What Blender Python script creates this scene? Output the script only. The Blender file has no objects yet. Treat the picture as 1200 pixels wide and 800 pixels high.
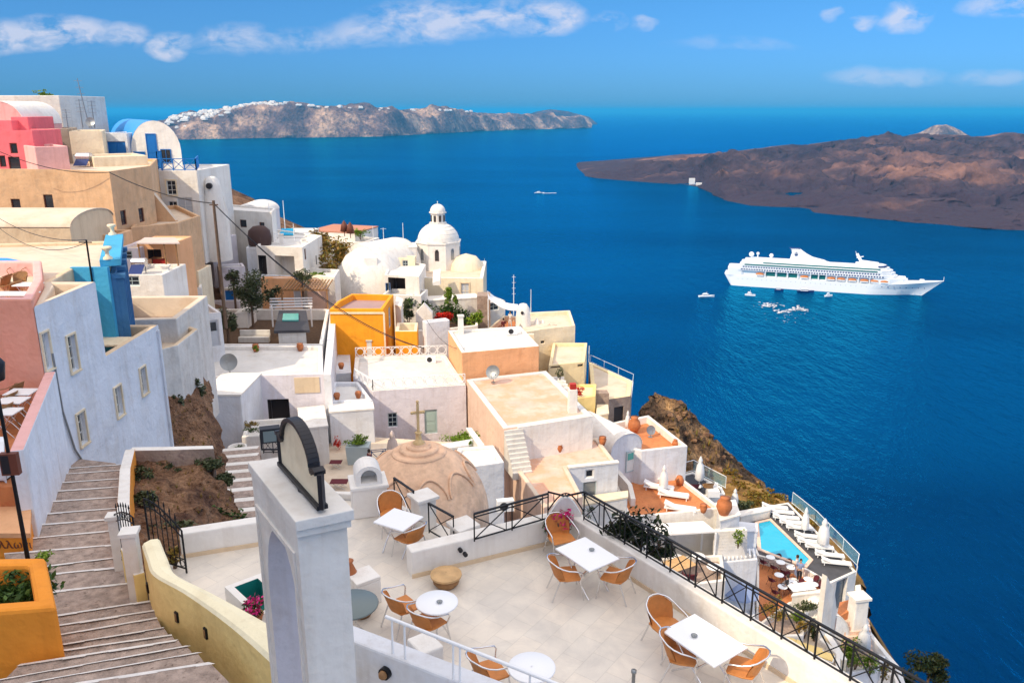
import bpy, math, random
from mathutils import Vector, Matrix, noise
random.seed(11)
R = math.radians
F = 950.0
PITCH = math.atan(271 / 950)
cp, sp = math.cos(PITCH), math.sin(PITCH)
SEA = -215.0; HAZE = 4.6e-5
scene = bpy.context.scene
COL = scene.collection

# ---------- geometry of the viewpoint (used to work out real positions from measured bearings)
def ray(u, v):
    a = (u - 600) / F; b = (400 - v) / F
    return Vector((a, cp + b * sp, -sp + b * cp))
def P(u, v, z):
    d = ray(u, v); return d * (z / d.z)
def PY(u, v, Y):
    d = ray(u, v); return d * (Y / d.y)
def zat(v, Y): return PY(600, v, Y).z
def W(u, Y, z):
    return Vector(((u - 600) / F * (Y * cp - z * sp), Y, z))
def UV(z, l): return [P(u, v, z) for u, v in l]
def UYs(z, l): return [W(u, Y, z) for u, Y in l]
def fb(z, a, b, depth, skew=0.0):
    A, B = P(a[0], a[1], z), P(b[0], b[1], z)
    d = (B - A).normalized(); n = Vector((-d.y, d.x, 0))
    return [A, B, B + n * depth + d * skew, A + n * depth + d * skew]
def fbY(z, a, b, depth, skew=0.0):
    A, B = W(a[0], a[1], z), W(b[0], b[1], z)
    d = (B - A).normalized(); n = Vector((-d.y, d.x, 0))
    return [A, B, B + n * depth + d * skew, A + n * depth + d * skew]

# ---------- materials
MATS = {}
def mat(name, col, rough=.8, metal=0, var=.12, scale=.6, bump=.25, bscale=12, stain=None, spec=.35, streak=0, trans=0, alpha=1, emit=None):
    m = bpy.data.materials.new(name); m.use_nodes = True
    nt = m.node_tree; N = nt.nodes; L = nt.links
    b = N['Principled BSDF']
    b.inputs['Roughness'].default_value = rough; b.inputs['Metallic'].default_value = metal
    b.inputs['Specular IOR Level'].default_value = spec
    if trans: b.inputs['Transmission Weight'].default_value = trans
    if alpha < 1: b.inputs['Alpha'].default_value = alpha
    geo = N.new('ShaderNodeNewGeometry')
    n1 = N.new('ShaderNodeTexNoise'); n1.inputs['Scale'].default_value = scale; n1.inputs['Detail'].default_value = 8; n1.inputs['Roughness'].default_value = .62
    L.new(geo.outputs['Position'], n1.inputs['Vector'])
    ramp = N.new('ShaderNodeValToRGB'); L.new(n1.outputs['Fac'], ramp.inputs['Fac'])
    c = Vector(col)
    ramp.color_ramp.elements[0].position = .3; ramp.color_ramp.elements[1].position = .68
    lo = c * (1 - var); hi = c * (1 + var * .4)
    ramp.color_ramp.elements[0].color = (*lo, 1); ramp.color_ramp.elements[1].color = (*[min(x, .95) for x in hi], 1)
    out = ramp.outputs['Color']
    if stain:
        n2 = N.new('ShaderNodeTexNoise'); n2.inputs['Scale'].default_value = stain[1]; n2.inputs['Detail'].default_value = 10; n2.inputs['Roughness'].default_value = .7
        L.new(geo.outputs['Position'], n2.inputs['Vector'])
        r2 = N.new('ShaderNodeValToRGB'); L.new(n2.outputs['Fac'], r2.inputs['Fac'])
        r2.color_ramp.elements[0].position = stain[2]; r2.color_ramp.elements[1].position = stain[2] + stain[3]
        r2.color_ramp.elements[0].color = (0, 0, 0, 1); r2.color_ramp.elements[1].color = (1, 1, 1, 1)
        mx = N.new('ShaderNodeMix'); mx.data_type = 'RGBA'
        L.new(r2.outputs['Color'], mx.inputs['Factor']); L.new(out, mx.inputs['A']); mx.inputs['B'].default_value = (*stain[0], 1)
        out = mx.outputs['Result']
    if streak:
        mp = N.new('ShaderNodeMapping'); mp.inputs['Scale'].default_value = (2.6, 2.6, .28); L.new(geo.outputs['Position'], mp.inputs['Vector'])
        for sc_, a_, b_, k_ in ((1.0, .5, .74, (.74, .68, .62)), (.45, .56, .6, (.93, .9, .86))):
            ns = N.new('ShaderNodeTexNoise'); ns.inputs['Scale'].default_value = sc_ * (1 if sc_ == 1 else 1.6); ns.inputs['Detail'].default_value = 7; ns.inputs['Roughness'].default_value = .6; L.new(mp.outputs[0] if sc_ == 1 else geo.outputs['Position'], ns.inputs['Vector'])
            rs_ = N.new('ShaderNodeValToRGB'); L.new(ns.outputs['Fac'], rs_.inputs['Fac']); rs_.color_ramp.elements[0].position = a_; rs_.color_ramp.elements[1].position = b_; rs_.color_ramp.elements[0].color = (1, 1, 1, 1); rs_.color_ramp.elements[1].color = (*k_, 1)
            mm = N.new('ShaderNodeMix'); mm.data_type = 'RGBA'; mm.blend_type = 'MULTIPLY'; mm.inputs['Factor'].default_value = streak; L.new(out, mm.inputs['A']); L.new(rs_.outputs['Color'], mm.inputs['B']); out = mm.outputs['Result']
    L.new(out, b.inputs['Base Color'])
    if bump:
        n3 = N.new('ShaderNodeTexNoise'); n3.inputs['Scale'].default_value = bscale; n3.inputs['Detail'].default_value = 6
        L.new(geo.outputs['Position'], n3.inputs['Vector'])
        n4 = N.new('ShaderNodeTexNoise'); n4.inputs['Scale'].default_value = 1.3; n4.inputs['Detail'].default_value = 3
        L.new(geo.outputs['Position'], n4.inputs['Vector'])
        ad = N.new('ShaderNodeMath'); ad.operation = 'MULTIPLY_ADD'; ad.inputs[1].default_value = 4
        L.new(n4.outputs['Fac'], ad.inputs[0]); L.new(n3.outputs['Fac'], ad.inputs[2])
        bp = N.new('ShaderNodeBump'); bp.inputs['Strength'].default_value = bump; bp.inputs['Distance'].default_value = .03
        L.new(ad.outputs[0], bp.inputs['Height']); L.new(bp.outputs[0], b.inputs['Normal'])
    MATS[name] = m
    return m
def stucco(name, col, var=.1, dirt=(.42, .38, .33), amount=.62, width=.16):
    return mat(name, col, .85, var=var, scale=.5, bump=.6, bscale=7, streak=.5, stain=(tuple(Vector(col) * .72 + Vector(dirt) * .12), 1.7, amount, width))
stucco('white', (.82, .785, .73), amount=.63)
stucco('whiteb', (.71, .725, .76), amount=.57)
stucco('white_old', (.72, .69, .64), .16, amount=.52)
stucco('lavender', (.74, .7, .75), amount=.6)
stucco('arch_inner_shade', (.58, .57, .62)); stucco('cream', (.84, .72, .52)); stucco('sand', (.72, .56, .38)); stucco('tan', (.7, .45, .26), .2, amount=.5)
stucco('stonewall', (.42, .34, .26), .3, amount=.45)
stucco('peach', (.8, .43, .22)); stucco('peachpale', (.78, .56, .44), .12); stucco('salmon', (.95, .43, .31)); stucco('pink', (.8, .17, .2))
stucco('pinkpale', (.8, .45, .42))
stucco('orange', (.92, .36, .018), .1, amount=.66); stucco('yellow', (.95, .7, .28), .08, amount=.64); stucco('paleyellow', (.86, .7, .42))
stucco('yellowcap', (.93, .84, .58), .06); stucco('ochre', (.93, .33, .035))
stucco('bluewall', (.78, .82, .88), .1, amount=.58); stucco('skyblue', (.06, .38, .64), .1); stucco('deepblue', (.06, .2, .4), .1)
mat('bluepaint', (.01, .16, .5), .45, bump=.1); mat('blueroof', (.04, .3, .72), .55, bump=.3)
mat('roofwhite', (.7, .68, .65), .85, var=.12, scale=.8, bump=.4, stain=((.6, .54, .46), 1.1, .55, .2))
mat('roofcream', (.68, .57, .45), .85, var=.15, scale=.6, bump=.4, stain=((.6, .45, .32), .9, .5, .2))
mat('roofpeach', (.72, .52, .42), .85, var=.16, scale=.7, bump=.4, stain=((.72, .4, .26), .55, .44, .14))
mat('roofdark', (.05, .05, .06), .7, bump=.3); mat('roofred', (.5, .22, .14), .8)
mat('roofpurple', (.38, .26, .26), .8, bump=.4)
mat('dark', (.02, .02, .025), .5, bump=0); mat('iron', (.012, .013, .016), .45, metal=.3, bump=0, var=.3)
mat('blueiron', (.02, .07, .2), .5, bump=0)
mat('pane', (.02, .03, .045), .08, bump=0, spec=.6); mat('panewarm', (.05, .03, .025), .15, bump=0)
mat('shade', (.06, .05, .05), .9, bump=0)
mat('framewhite', (.75, .75, .72), .5, bump=.05); mat('framebrown', (.16, .05, .03), .6, bump=.1); mat('framegrey', (.42, .5, .52), .6, bump=.1)
mat('doorgrey', (.5, .52, .56), .6, bump=.1); mat('doorgreen', (.4, .52, .48), .6, bump=.1); mat('tealglass', (.1, .4, .36), .2, bump=0)
mat('wood', (.32, .17, .07), .6, var=.3, scale=5); mat('woodpale', (.6, .38, .18), .6, var=.25, scale=4)
mat('metal', (.75, .75, .76), .25, metal=1, bump=0, var=.05); mat('greymetal', (.3, .32, .33), .4, metal=.6, bump=0)
mat('plastic', (.86, .87, .88), .35, bump=.02, var=.03); mat('fabric', (.84, .83, .82), .9, var=.06, bump=.3, bscale=20)
mat('fabricbeige', (.6, .5, .46), .9, var=.1, bump=.3); mat('terracotta', (.5, .17, .06), .7, var=.25, scale=3)
mat('tableg', (.16, .2, .2), .35, var=.1, bump=.05); mat('redpaint', (.45, .03, .02), .6)
mat('teal', (.01, .22, .2), .5, bump=.1, var=.3); mat('soil', (.12, .07, .04), .95, var=.4, scale=4)
mat('skin', (.5, .3, .22), .6, bump=0); mat('hair', (.03, .02, .015), .8, bump=0); mat('denim', (.04, .07, .16), .9, bump=0)
mat('maroon', (.12, .02, .03), .9, bump=0); mat('clothwhite', (.7, .68, .66), .9, bump=0); mat('clothblue', (.25, .32, .5), .9, bump=0)
mat('tiles_orange', (.6, .22, .08), .75, var=.22, scale=1.2, bump=.3, stain=((.5, .16, .06), 4, .52, .1))
mat('deck', (.075, .075, .085), .75, var=.2, scale=1.5, bump=.3)
mat('stone', (.4, .3, .24), .9, var=.35, scale=1.5, bump=.8, stain=((.28, .2, .17), 5, .5, .1))
mat('domestone', (.84, .55, .36), .9, var=.28, scale=1.4, bump=1.0, bscale=5, stain=((.52, .34, .24), 2.2, .5, .22))
mat('crossstone', (.78, .55, .27), .85, var=.2, scale=4, bump=.6)
mat('riser', (.78, .74, .7), .85, var=.15, scale=6, bump=.3)
mat('glass', (.25, .5, .55), .05, bump=0, alpha=.4, spec=.6)
mat('hull', (.85, .86, .87), .4, bump=0, var=.03, scale=.02); mat('shipglass', (.02, .16, .15), .15, bump=0); mat('boatorange', (.65, .22, .05), .5, bump=0)
mat('cupola', (.07, .035, .03), .7, bump=.3)
mat('navy', (.01, .03, .15), .5, bump=0); mat('foam', (.85, .88, .9), .7, bump=0)
mat('bark', (.14, .09, .06), .9, var=.3, scale=4)
def rattan():
    m = mat('rattan', (.62, .235, .06), .5, bump=0, var=.15, scale=9)
    nt = m.node_tree; N = nt.nodes; L = nt.links; b = N['Principled BSDF']
    tc = N.new('ShaderNodeTexCoord')
    hs = []
    for d in ('X', 'Z'):
        w = N.new('ShaderNodeTexWave'); w.bands_direction = d; w.inputs['Scale'].default_value = 16; w.inputs['Distortion'].default_value = .6
        L.new(tc.outputs['Object'], w.inputs['Vector']); hs.append(w)
    a = N.new('ShaderNodeMath'); a.operation = 'MULTIPLY'; L.new(hs[0].outputs['Fac'], a.inputs[0]); L.new(hs[1].outputs['Fac'], a.inputs[1])
    bp = N.new('ShaderNodeBump'); bp.inputs['Strength'].default_value = .8; bp.inputs['Distance'].default_value = .01
    L.new(a.outputs[0], bp.inputs['Height']); L.new(bp.outputs[0], b.inputs['Normal'])
rattan()
def leafmat(name, cols, rough=.6):
    m = bpy.data.materials.new(name); m.use_nodes = True
    nt = m.node_tree; N = nt.nodes; L = nt.links; b = N['Principled BSDF']; b.inputs['Roughness'].default_value = rough
    b.inputs['Specular IOR Level'].default_value = .2
    g = N.new('ShaderNodeNewGeometry'); r = N.new('ShaderNodeValToRGB'); L.new(g.outputs['Random Per Island'], r.inputs['Fac'])
    e = r.color_ramp.elements
    e[0].color = (*cols[0], 1); e[1].color = (*cols[-1], 1)
    for i, c in enumerate(cols[1:-1]):
        k = e.new((i + 1) / (len(cols) - 1)); k.color = (*c, 1)
    L.new(r.outputs['Color'], b.inputs['Base Color'])
    MATS[name] = m
leafmat('leaf', [(.02, .05, .015), (.05, .1, .02), (.09, .16, .03)])
leafmat('leafbright', [(.08, .16, .01), (.16, .26, .02), (.26, .34, .04)])
leafmat('leafolive', [(.05, .07, .03), (.09, .11, .05), (.14, .16, .08)])
leafmat('leafdry', [(.16, .09, .02), (.3, .18, .03), (.14, .16, .03), (.38, .2, .05)])
leafmat('leafdark', [(.008, .018, .008), (.02, .035, .012), (.05, .05, .02)])
leafmat('flowers', [(.5, .01, .12), (.75, .04, .25), (.4, .0, .08)])
leafmat('redflowers', [(.5, .01, .01), (.7, .05, .02), (.4, .01, .02)])

def M(n): return MATS[n]

# ---------- mesh building
class MB:
    def __init__(s): s.v = []; s.f = []; s.m = []; s.sm = []
    def face(s, pts, mi=0, smooth=False):
        b = len(s.v); s.v += [Vector(p) for p in pts]; s.f.append(list(range(b, b + len(pts)))); s.m.append(mi); s.sm.append(smooth)
    def grid(s, rows, mi=0, smooth=True, closed=False):
        b = len(s.v); n = len(rows[0])
        for r in rows: s.v += [Vector(p) for p in r]
        for i in range(len(rows) - 1):
            for j in range(n if closed else n - 1):
                k = (j + 1) % n
                s.f.append([b + i * n + j, b + i * n + k, b + (i + 1) * n + k, b + (i + 1) * n + j]); s.m.append(mi); s.sm.append(smooth)
    def box(s, c, size, rz=0, mi=0, tx=1, ty=1):
        c = Vector(c); h = Vector(size) / 2; q = Matrix.Rotation(rz, 3, 'Z'); b = len(s.v)
        for z in (-1, 1):
            for x, y in ((-1, -1), (1, -1), (1, 1), (-1, 1)):
                kx, ky = (tx, ty) if z > 0 else (1, 1)
                s.v.append(c + q @ Vector((x * h.x * kx, y * h.y * ky, z * h.z)))
        for f in ((3, 2, 1, 0), (4, 5, 6, 7), (0, 1, 5, 4), (1, 2, 6, 5), (2, 3, 7, 6), (3, 0, 4, 7)):
            s.f.append([b + i for i in f]); s.m.append(mi); s.sm.append(False)
    def prism(s, poly, z0, z1, mi=0, mtop=None):
        poly = ccw(poly); n = len(poly); b = len(s.v)
        zz = z1 if isinstance(z1, (list, tuple)) else [z1] * n
        s.v += [Vector((p[0], p[1], z0)) for p in poly] + [Vector((p[0], p[1], zz[i])) for i, p in enumerate(poly)]
        for i in range(n):
            j = (i + 1) % n; s.f.append([b + i, b + j, b + n + j, b + n + i]); s.m.append(mi); s.sm.append(False)
        s.f.append([b + n + i for i in range(n)]); s.m.append(mi if mtop is None else mtop); s.sm.append(False)
        s.f.append([b + n - 1 - i for i in range(n)]); s.m.append(mi); s.sm.append(False)
    def beam(s, a, b, w, h, mi=0):
        a, b = Vector(a), Vector(b); d = (b - a).normalized()
        up = Vector((0, 0, 1)) if abs(d.z) < .95 else Vector((0, 1, 0))
        x = d.cross(up).normalized(); y = x.cross(d).normalized()
        k = len(s.v)
        for p in (a, b):
            for i, j in ((-1, -1), (1, -1), (1, 1), (-1, 1)): s.v.append(p + x * i * w / 2 + y * j * h / 2)
        for f in ((0, 1, 2, 3), (7, 6, 5, 4), (0, 4, 5, 1), (1, 5, 6, 2), (2, 6, 7, 3), (3, 7, 4, 0)):
            s.f.append([k + i for i in f]); s.m.append(mi); s.sm.append(False)
    def tube(s, path, r, n=8, mi=0, closed=False):
        path = [Vector(p) for p in path]; m = len(path); rows = []
        prev = None
        for i, p in enumerate(path):
            a = path[i - 1] if (i or closed) else path[0]; c = path[(i + 1) % m] if (i < m - 1 or closed) else path[-1]
            d = (c - a).normalized()
            if prev is None:
                up = Vector((0, 0, 1)) if abs(d.z) < .9 else Vector((1, 0, 0)); x = d.cross(up).normalized()
            else:
                x = (prev - d * prev.dot(d)).normalized()
            prev = x; y = d.cross(x)
            rr = r[i] if isinstance(r, (list, tuple)) else r
            rows.append([p + (x * math.cos(t) + y * math.sin(t)) * rr for t in [2 * math.pi * k / n for k in range(n)]])
        if closed: rows.append(rows[0])
        s.grid(rows, mi, True, True)
        if not closed:
            b = len(s.v); s.face(rows[0], mi); s.face(rows[-1][::-1], mi)
    def lathe(s, c, prof, n=24, mi=0, smooth=True, a0=0, a1=2 * math.pi):
        c = Vector(c); full = abs(a1 - a0 - 2 * math.pi) < 1e-6
        k = n if full else n + 1
        rows = [[c + Vector((r * math.cos(a0 + (a1 - a0) * j / n), r * math.sin(a0 + (a1 - a0) * j / n), z)) for j in range(k)] for r, z in prof]
        s.grid(rows, mi, smooth, full)
    def ball(s, c, r, n=12, mi=0, zs=1):
        s.lathe(c, [(max(r * math.cos(t), 1e-4), r * zs * math.sin(t)) for t in [-math.pi / 2 + math.pi * i / (n // 2) for i in range(n // 2 + 1)]], n, mi)
    def build(s, name, mats, parent=None, origin=None, weld=False, bevel=0, **tags):
        if isinstance(mats, str): mats = [mats]
        if parent is not None: o0 = Vector(parent.get('_o', (0, 0, 0)))
        elif origin is not None: o0 = Vector(origin)
        else:
            n = max(len(s.v), 1); o0 = Vector((sum(p.x for p in s.v) / n, sum(p.y for p in s.v) / n, min(p.z for p in s.v)))
        me = bpy.data.meshes.new(name)
        me.from_pydata([tuple(p - o0) for p in s.v], [], s.f)
        for m in mats: me.materials.append(M(m))
        me.polygons.foreach_set('material_index', s.m); me.polygons.foreach_set('use_smooth', s.sm)
        if weld or bevel:
            import bmesh
            bm = bmesh.new(); bm.from_mesh(me); bmesh.ops.remove_doubles(bm, verts=bm.verts, dist=1e-4)
            bmesh.ops.recalc_face_normals(bm, faces=bm.faces); bm.to_mesh(me); bm.free()
        me.update()
        o = bpy.data.objects.new(name, me); COL.objects.link(o)
        if bevel:
            bv = o.modifiers.new('b', 'BEVEL'); bv.width = bevel; bv.segments = 2; bv.limit_method = 'ANGLE'; bv.angle_limit = R(40)
        if parent is not None: o.parent = parent
        else: o.location = o0
        o['_o'] = tuple(o0)
        settag(o, **tags)
        return o
def settag(o, label=None, cat=None, group=None, kind=None):
    if label: o['label'] = label
    if cat: o['category'] = cat
    if group: o['group'] = group
    if kind: o['kind'] = kind
def ccw(poly):
    poly = list(poly)
    a = sum(poly[i][0] * poly[(i + 1) % len(poly)][1] - poly[(i + 1) % len(poly)][0] * poly[i][1] for i in range(len(poly)))
    return poly if a > 0 else poly[::-1]
def inset(poly, t):
    poly = ccw(poly); n = len(poly); out = []
    for i in range(n):
        a, b, c = [Vector((q[0], q[1])) for q in (poly[i - 1], poly[i], poly[(i + 1) % n])]
        d1 = (b - a).normalized(); d2 = (c - b).normalized()
        n1 = Vector((-d1.y, d1.x)); n2 = Vector((-d2.y, d2.x)); bis = (n1 + n2).normalized()
        out.append(b + bis * (t / max(bis.dot(n1), .3)))
    return out
def thing(name, label, cat, loc=(0, 0, 0), group=None):
    o = bpy.data.objects.new(name, None); COL.objects.link(o); o.location = loc; o['_o'] = tuple(loc); o.empty_display_size = .3
    settag(o, label, cat, group); return o
def dup(root, loc, rz=0, label=None, group=None, scale=None):
    r = root.copy(); COL.objects.link(r); r.location = loc; r.rotation_euler = (0, 0, rz)
    if scale: r.scale = scale
    if label: r['label'] = label
    if group: r['group'] = group
    for ch in list(root.children):
        c = ch.copy(); COL.objects.link(c); c.parent = r
        for g in list(ch.children):
            d = g.copy(); COL.objects.link(d); d.parent = c
    return r


# ---------- windows, doors, houses
def opening(root, A, d, n, s0, s1, za, zb, kind, o):
    """frame and pane set back in a real hole; d = along wall, n = outward"""
    def pt(s, z, k): return Vector((A.x + d.x * s + n.x * k, A.y + d.y * s + n.y * k, z))
    fr = o.get('frame', 'framewhite'); pn = o.get('pane', 'pane'); nx, nz = o.get('bars', (2, 2)); dp = -o.get('deep', .12); t = o.get('t', .06)
    def slab(mb, a, b, c, e, k0, k1, mi=0):
        v = [pt(a, c, k0), pt(b, c, k0), pt(b, e, k0), pt(a, e, k0), pt(a, c, k1), pt(b, c, k1), pt(b, e, k1), pt(a, e, k1)]
        k = len(mb.v); mb.v += v
        for f in ((3, 2, 1, 0), (4, 5, 6, 7), (0, 1, 5, 4), (1, 2, 6, 5), (2, 3, 7, 6), (3, 0, 4, 7)):
            mb.f.append([k + i for i in f]); mb.m.append(mi); mb.sm.append(False)
    if kind == 'gap':
        if o.get('dark', 1) and s1 - s0 > .05:
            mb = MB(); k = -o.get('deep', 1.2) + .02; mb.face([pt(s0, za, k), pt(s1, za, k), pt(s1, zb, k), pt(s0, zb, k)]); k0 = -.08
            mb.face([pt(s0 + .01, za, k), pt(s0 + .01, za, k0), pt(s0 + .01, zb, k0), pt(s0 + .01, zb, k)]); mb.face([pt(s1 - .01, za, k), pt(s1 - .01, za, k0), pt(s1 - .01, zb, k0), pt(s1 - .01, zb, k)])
            mb.build('opening_shade', 'shade', root)  # dark sheets paint in the shade inside the opening
        return
    mb = MB()
    slab(mb, s0, s1, za, za + t, dp - .03, dp + .05); slab(mb, s0, s1, zb - t, zb, dp - .03, dp + .05)
    slab(mb, s0, s0 + t, za + t, zb - t, dp - .03, dp + .05); slab(mb, s1 - t, s1, za + t, zb - t, dp - .03, dp + .05)
    if kind == 'win':
        for i in range(1, nx):
            x = s0 + (s1 - s0) * i / nx; slab(mb, x - t / 3, x + t / 3, za + t, zb - t, dp - .02, dp + .04)
        for i in range(1, nz):
            z = za + (zb - za) * i / nz; slab(mb, s0 + t, s1 - t, z - t / 3, z + t / 3, dp - .02, dp + .035)
        if o.get('trim'):
            w = o.get('tw', .12)
            slab(mb, s0 - w, s1 + w, zb, zb + w, .003, .06, 1); slab(mb, s0 - w, s1 + w, za - w, za, .003, .09, 1)
            slab(mb, s0 - w, s0, za, zb, .003, .06, 1); slab(mb, s1, s1 + w, za, zb, .003, .06, 1)
        w = mb.build('window', [fr, o.get('trim') or fr], root)
        q = MB(); slab(q, s0 + t * .5, s1 - t * .5, za + t * .5, zb - t * .5, dp - .025, dp); q.build('pane', pn, w)
        if o.get('shutter'):
            q = MB(); hw = (s1 - s0) / 2
            slab(q, s0 - hw, s0 - .02, za, zb, .01, .05); slab(q, s1 + .02, s1 + hw, za, zb, .01, .05); q.build('shutter', o['shutter'], w)
    else:
        w = mb.build('door', [fr], root, label=o.get('dlabel'))
        q = MB(); slab(q, s0 + t, s1 - t, za + t, zb - t, dp - .02, dp + .01)
        for k in range(2):
            z0 = za + .2 + k * (zb - za) * .42; slab(q, s0 + t + .1, s1 - t - .1, z0, z0 + (zb - za) * .3, dp + .01, dp + .03)
        q.build('door_panel', o.get('leaf', 'doorgrey'), w)
        if o.get('light'):
            q = MB(); slab(q, s0 + t + .08, s1 - t - .08, zb - t - (zb - za) * .38, zb - t - .1, dp + .032, dp + .045); q.build('pane', pn, w)

def wallpick(poly, z0, z1, u, v):
    dr = ray(u, v); best = None; n = len(poly)
    for i in range(n):
        A = Vector((poly[i][0], poly[i][1], 0)); B = Vector((poly[(i + 1) % n][0], poly[(i + 1) % n][1], 0)); L = (B - A).length
        if L < .2: continue
        d = (B - A) / L; nn = Vector((d.y, -d.x, 0)); den = nn.dot(dr)
        if den >= 0: continue
        t = nn.dot(A) / den; p = dr * t; s = (p - A).dot(d)
        off = 0 if -.2 <= s <= L + .2 else min(abs(s), abs(s - L)) + 5
        if best is None or (off, t) < best[0]: best = ((off, t), i, s, p.z)
    return best

def house(name, label, cat, pts, z, zb, wm='white', rm='roofwhite', par=.4, pt=.25, group=None, holes=(), bevel=.06, capm=None, lip=0, extra=None, battered=0):
    poly = [Vector((p[0], p[1])) for p in ccw(pts)]
    c = sum(poly, Vector((0, 0))) / len(poly)
    root = thing(name, label, cat, (c.x, c.y, zb), group)
    hs = {}
    for h in holes:
        kind, u, v, w, hh = h[:5]; o = h[5] if len(h) > 5 else {}
        k = wallpick(poly, zb, z, u, v)
        if k is None: continue
        _, i, s, zz = k; L = (poly[(i + 1) % len(poly)] - poly[i]).length
        s = min(max(s, w / 2 + .08), max(L - w / 2 - .08, w / 2 + .08))
        if w < .05: continue
        zt = min(zz + hh / 2, z - .12)
        if s + w / 2 > L - .03: continue
        hs.setdefault(i, []).append((s - w / 2, s + w / 2, zt - hh, zt, kind, o))
    mb = MB(); n = len(poly)
    for i in range(n):
        A = Vector((*poly[i], 0)); B = Vector((*poly[(i + 1) % n], 0)); L = (B - A).length; d = (B - A) / L; nn = Vector((d.y, -d.x, 0))
        H = hs.get(i, [])
        ss = sorted({0, L, *[h[0] for h in H], *[h[1] for h in H]}); zs = sorted({zb, z, *[h[2] for h in H], *[h[3] for h in H]})
        for a, b in zip(ss, ss[1:]):
            for e, f in zip(zs, zs[1:]):
                m1, m2 = (a + b) / 2, (e + f) / 2
                if any(h[0] < m1 < h[1] and h[2] < m2 < h[3] for h in H): continue
                q = [A + d * a, A + d * b, A + d * b, A + d * a]
                mb.face([(q[0].x, q[0].y, e), (q[1].x, q[1].y, e), (q[2].x, q[2].y, f), (q[3].x, q[3].y, f)])
        for s0, s1, za, zt, kind, o in H:
            dp = o.get('deep', .12) + (.03 if kind != 'gap' else 0)
            if kind == 'gap': dp = o.get('deep', 1.2)
            def g(s, zz, k): return (A.x + d.x * s - nn.x * k, A.y + d.y * s - nn.y * k, zz)
            for q in ([g(s0, za, 0), g(s1, za, 0), g(s1, za, dp), g(s0, za, dp)], [g(s0, zt, dp), g(s1, zt, dp), g(s1, zt, 0), g(s0, zt, 0)],
                      [g(s0, za, dp), g(s0, zt, dp), g(s0, zt, 0), g(s0, za, 0)], [g(s1, za, 0), g(s1, zt, 0), g(s1, zt, dp), g(s1, za, dp)],
                      [g(s0, za, dp), g(s1, za, dp), g(s1, zt, dp), g(s0, zt, dp)]):
                mb.face(q)
            opening(root, A, d, nn, s0, s1, za, zt, kind, o)
    inn = inset(poly, pt)
    if par > 0:
        for i in range(n):
            j = (i + 1) % n
            mb.face([(*poly[i], z), (*poly[j], z), (*inn[j], z), (*inn[i], z)], 1)
            mb.face([(*inn[i], z), (*inn[j], z), (*inn[j], z - par), (*inn[i], z - par)], 1)
        mb.build('wall', [wm, capm or wm], root, weld=bool(bevel), bevel=bevel)
        rf = MB(); rf.face([(*p, z - par) for p in inn]); rf.build('roof', rm, root)
    else:
        mb.build('wall', [wm], root, weld=bool(bevel), bevel=bevel)
        rf = MB(); o = inset(poly, -max(lip, .04)); rf.prism(o, z, z + .12); rf.build('roof', rm, root)
    return root

def vault(name, label, cat, A, B, depth, zs, rise, zb, wm='white', rm='white', group=None, dvec=None, n=14, lip=0):
    A, B = Vector(A), Vector(B); A.z = B.z = 0
    d = (B - A).normalized(); L = (B - A).length; nb = dvec.normalized() if dvec else Vector((-d.y, d.x, 0))
    c = (A + B) / 2 + nb * depth / 2
    root = thing(name, label, cat, (c.x, c.y, zb), group)
    prof = [(L / 2 - L / 2 * math.cos(math.pi * i / n), zs + rise * math.sin(math.pi * i / n)) for i in range(n + 1)]
    mb = MB()
    def pt(s, z, k): return A + d * s + nb * k + Vector((0, 0, z))
    for k, rev in ((0, 0), (depth, 1)):
        f = [pt(0, zb, k)] + [pt(L, zb, k)] + [pt(s, z, k) for s, z in prof[::-1]]
        mb.face(f[::-1] if rev else f)
    mb.face([pt(0, zb, depth), pt(0, zb, 0), pt(0, zs, 0), pt(0, zs, depth)]); mb.face([pt(L, zb, 0), pt(L, zb, depth), pt(L, zs, depth), pt(L, zs, 0)])
    mb.build('wall', wm, root)
    rf = MB(); e = .04 + lip
    pr = [(L / 2 - (L / 2 + e) * math.cos(math.pi * i / n), zs + (rise + e) * math.sin(math.pi * i / n)) for i in range(n + 1)]
    rf.grid([[pt(s, z, k) for s, z in pr] for k in (-e, depth * .25, depth * .5, depth * .75, depth + e)])
    for k in (-e, depth + e):
        for i in range(n):
            a, b2 = pr[i], pr[i + 1]; a2, b3 = prof[i], prof[i + 1]
            rf.face([pt(a[0], a[1], k), pt(b2[0], b2[1], k), pt(b3[0], b3[1], k), pt(a2[0], a2[1], k)])
    rf.build('roof', rm, root)
    root['_A'] = tuple(A); root['_d'] = tuple(d); return root
def vwin(root, u, v, w, h, kind='win', **o):
    """proud window or door on the front wall of a vault: frame, pane"""
    A = Vector(root['_A']); d = Vector(root['_d']); n = Vector((d.y, -d.x, 0)); dr = ray(u, v); p = dr * (n.dot(A) / n.dot(dr)); s = (p - A).dot(d)
    o.setdefault('deep', -.05)
    opening(root, A, d, n, s - w / 2, s + w / 2, p.z - h / 2, p.z + h / 2, kind, o)

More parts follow.
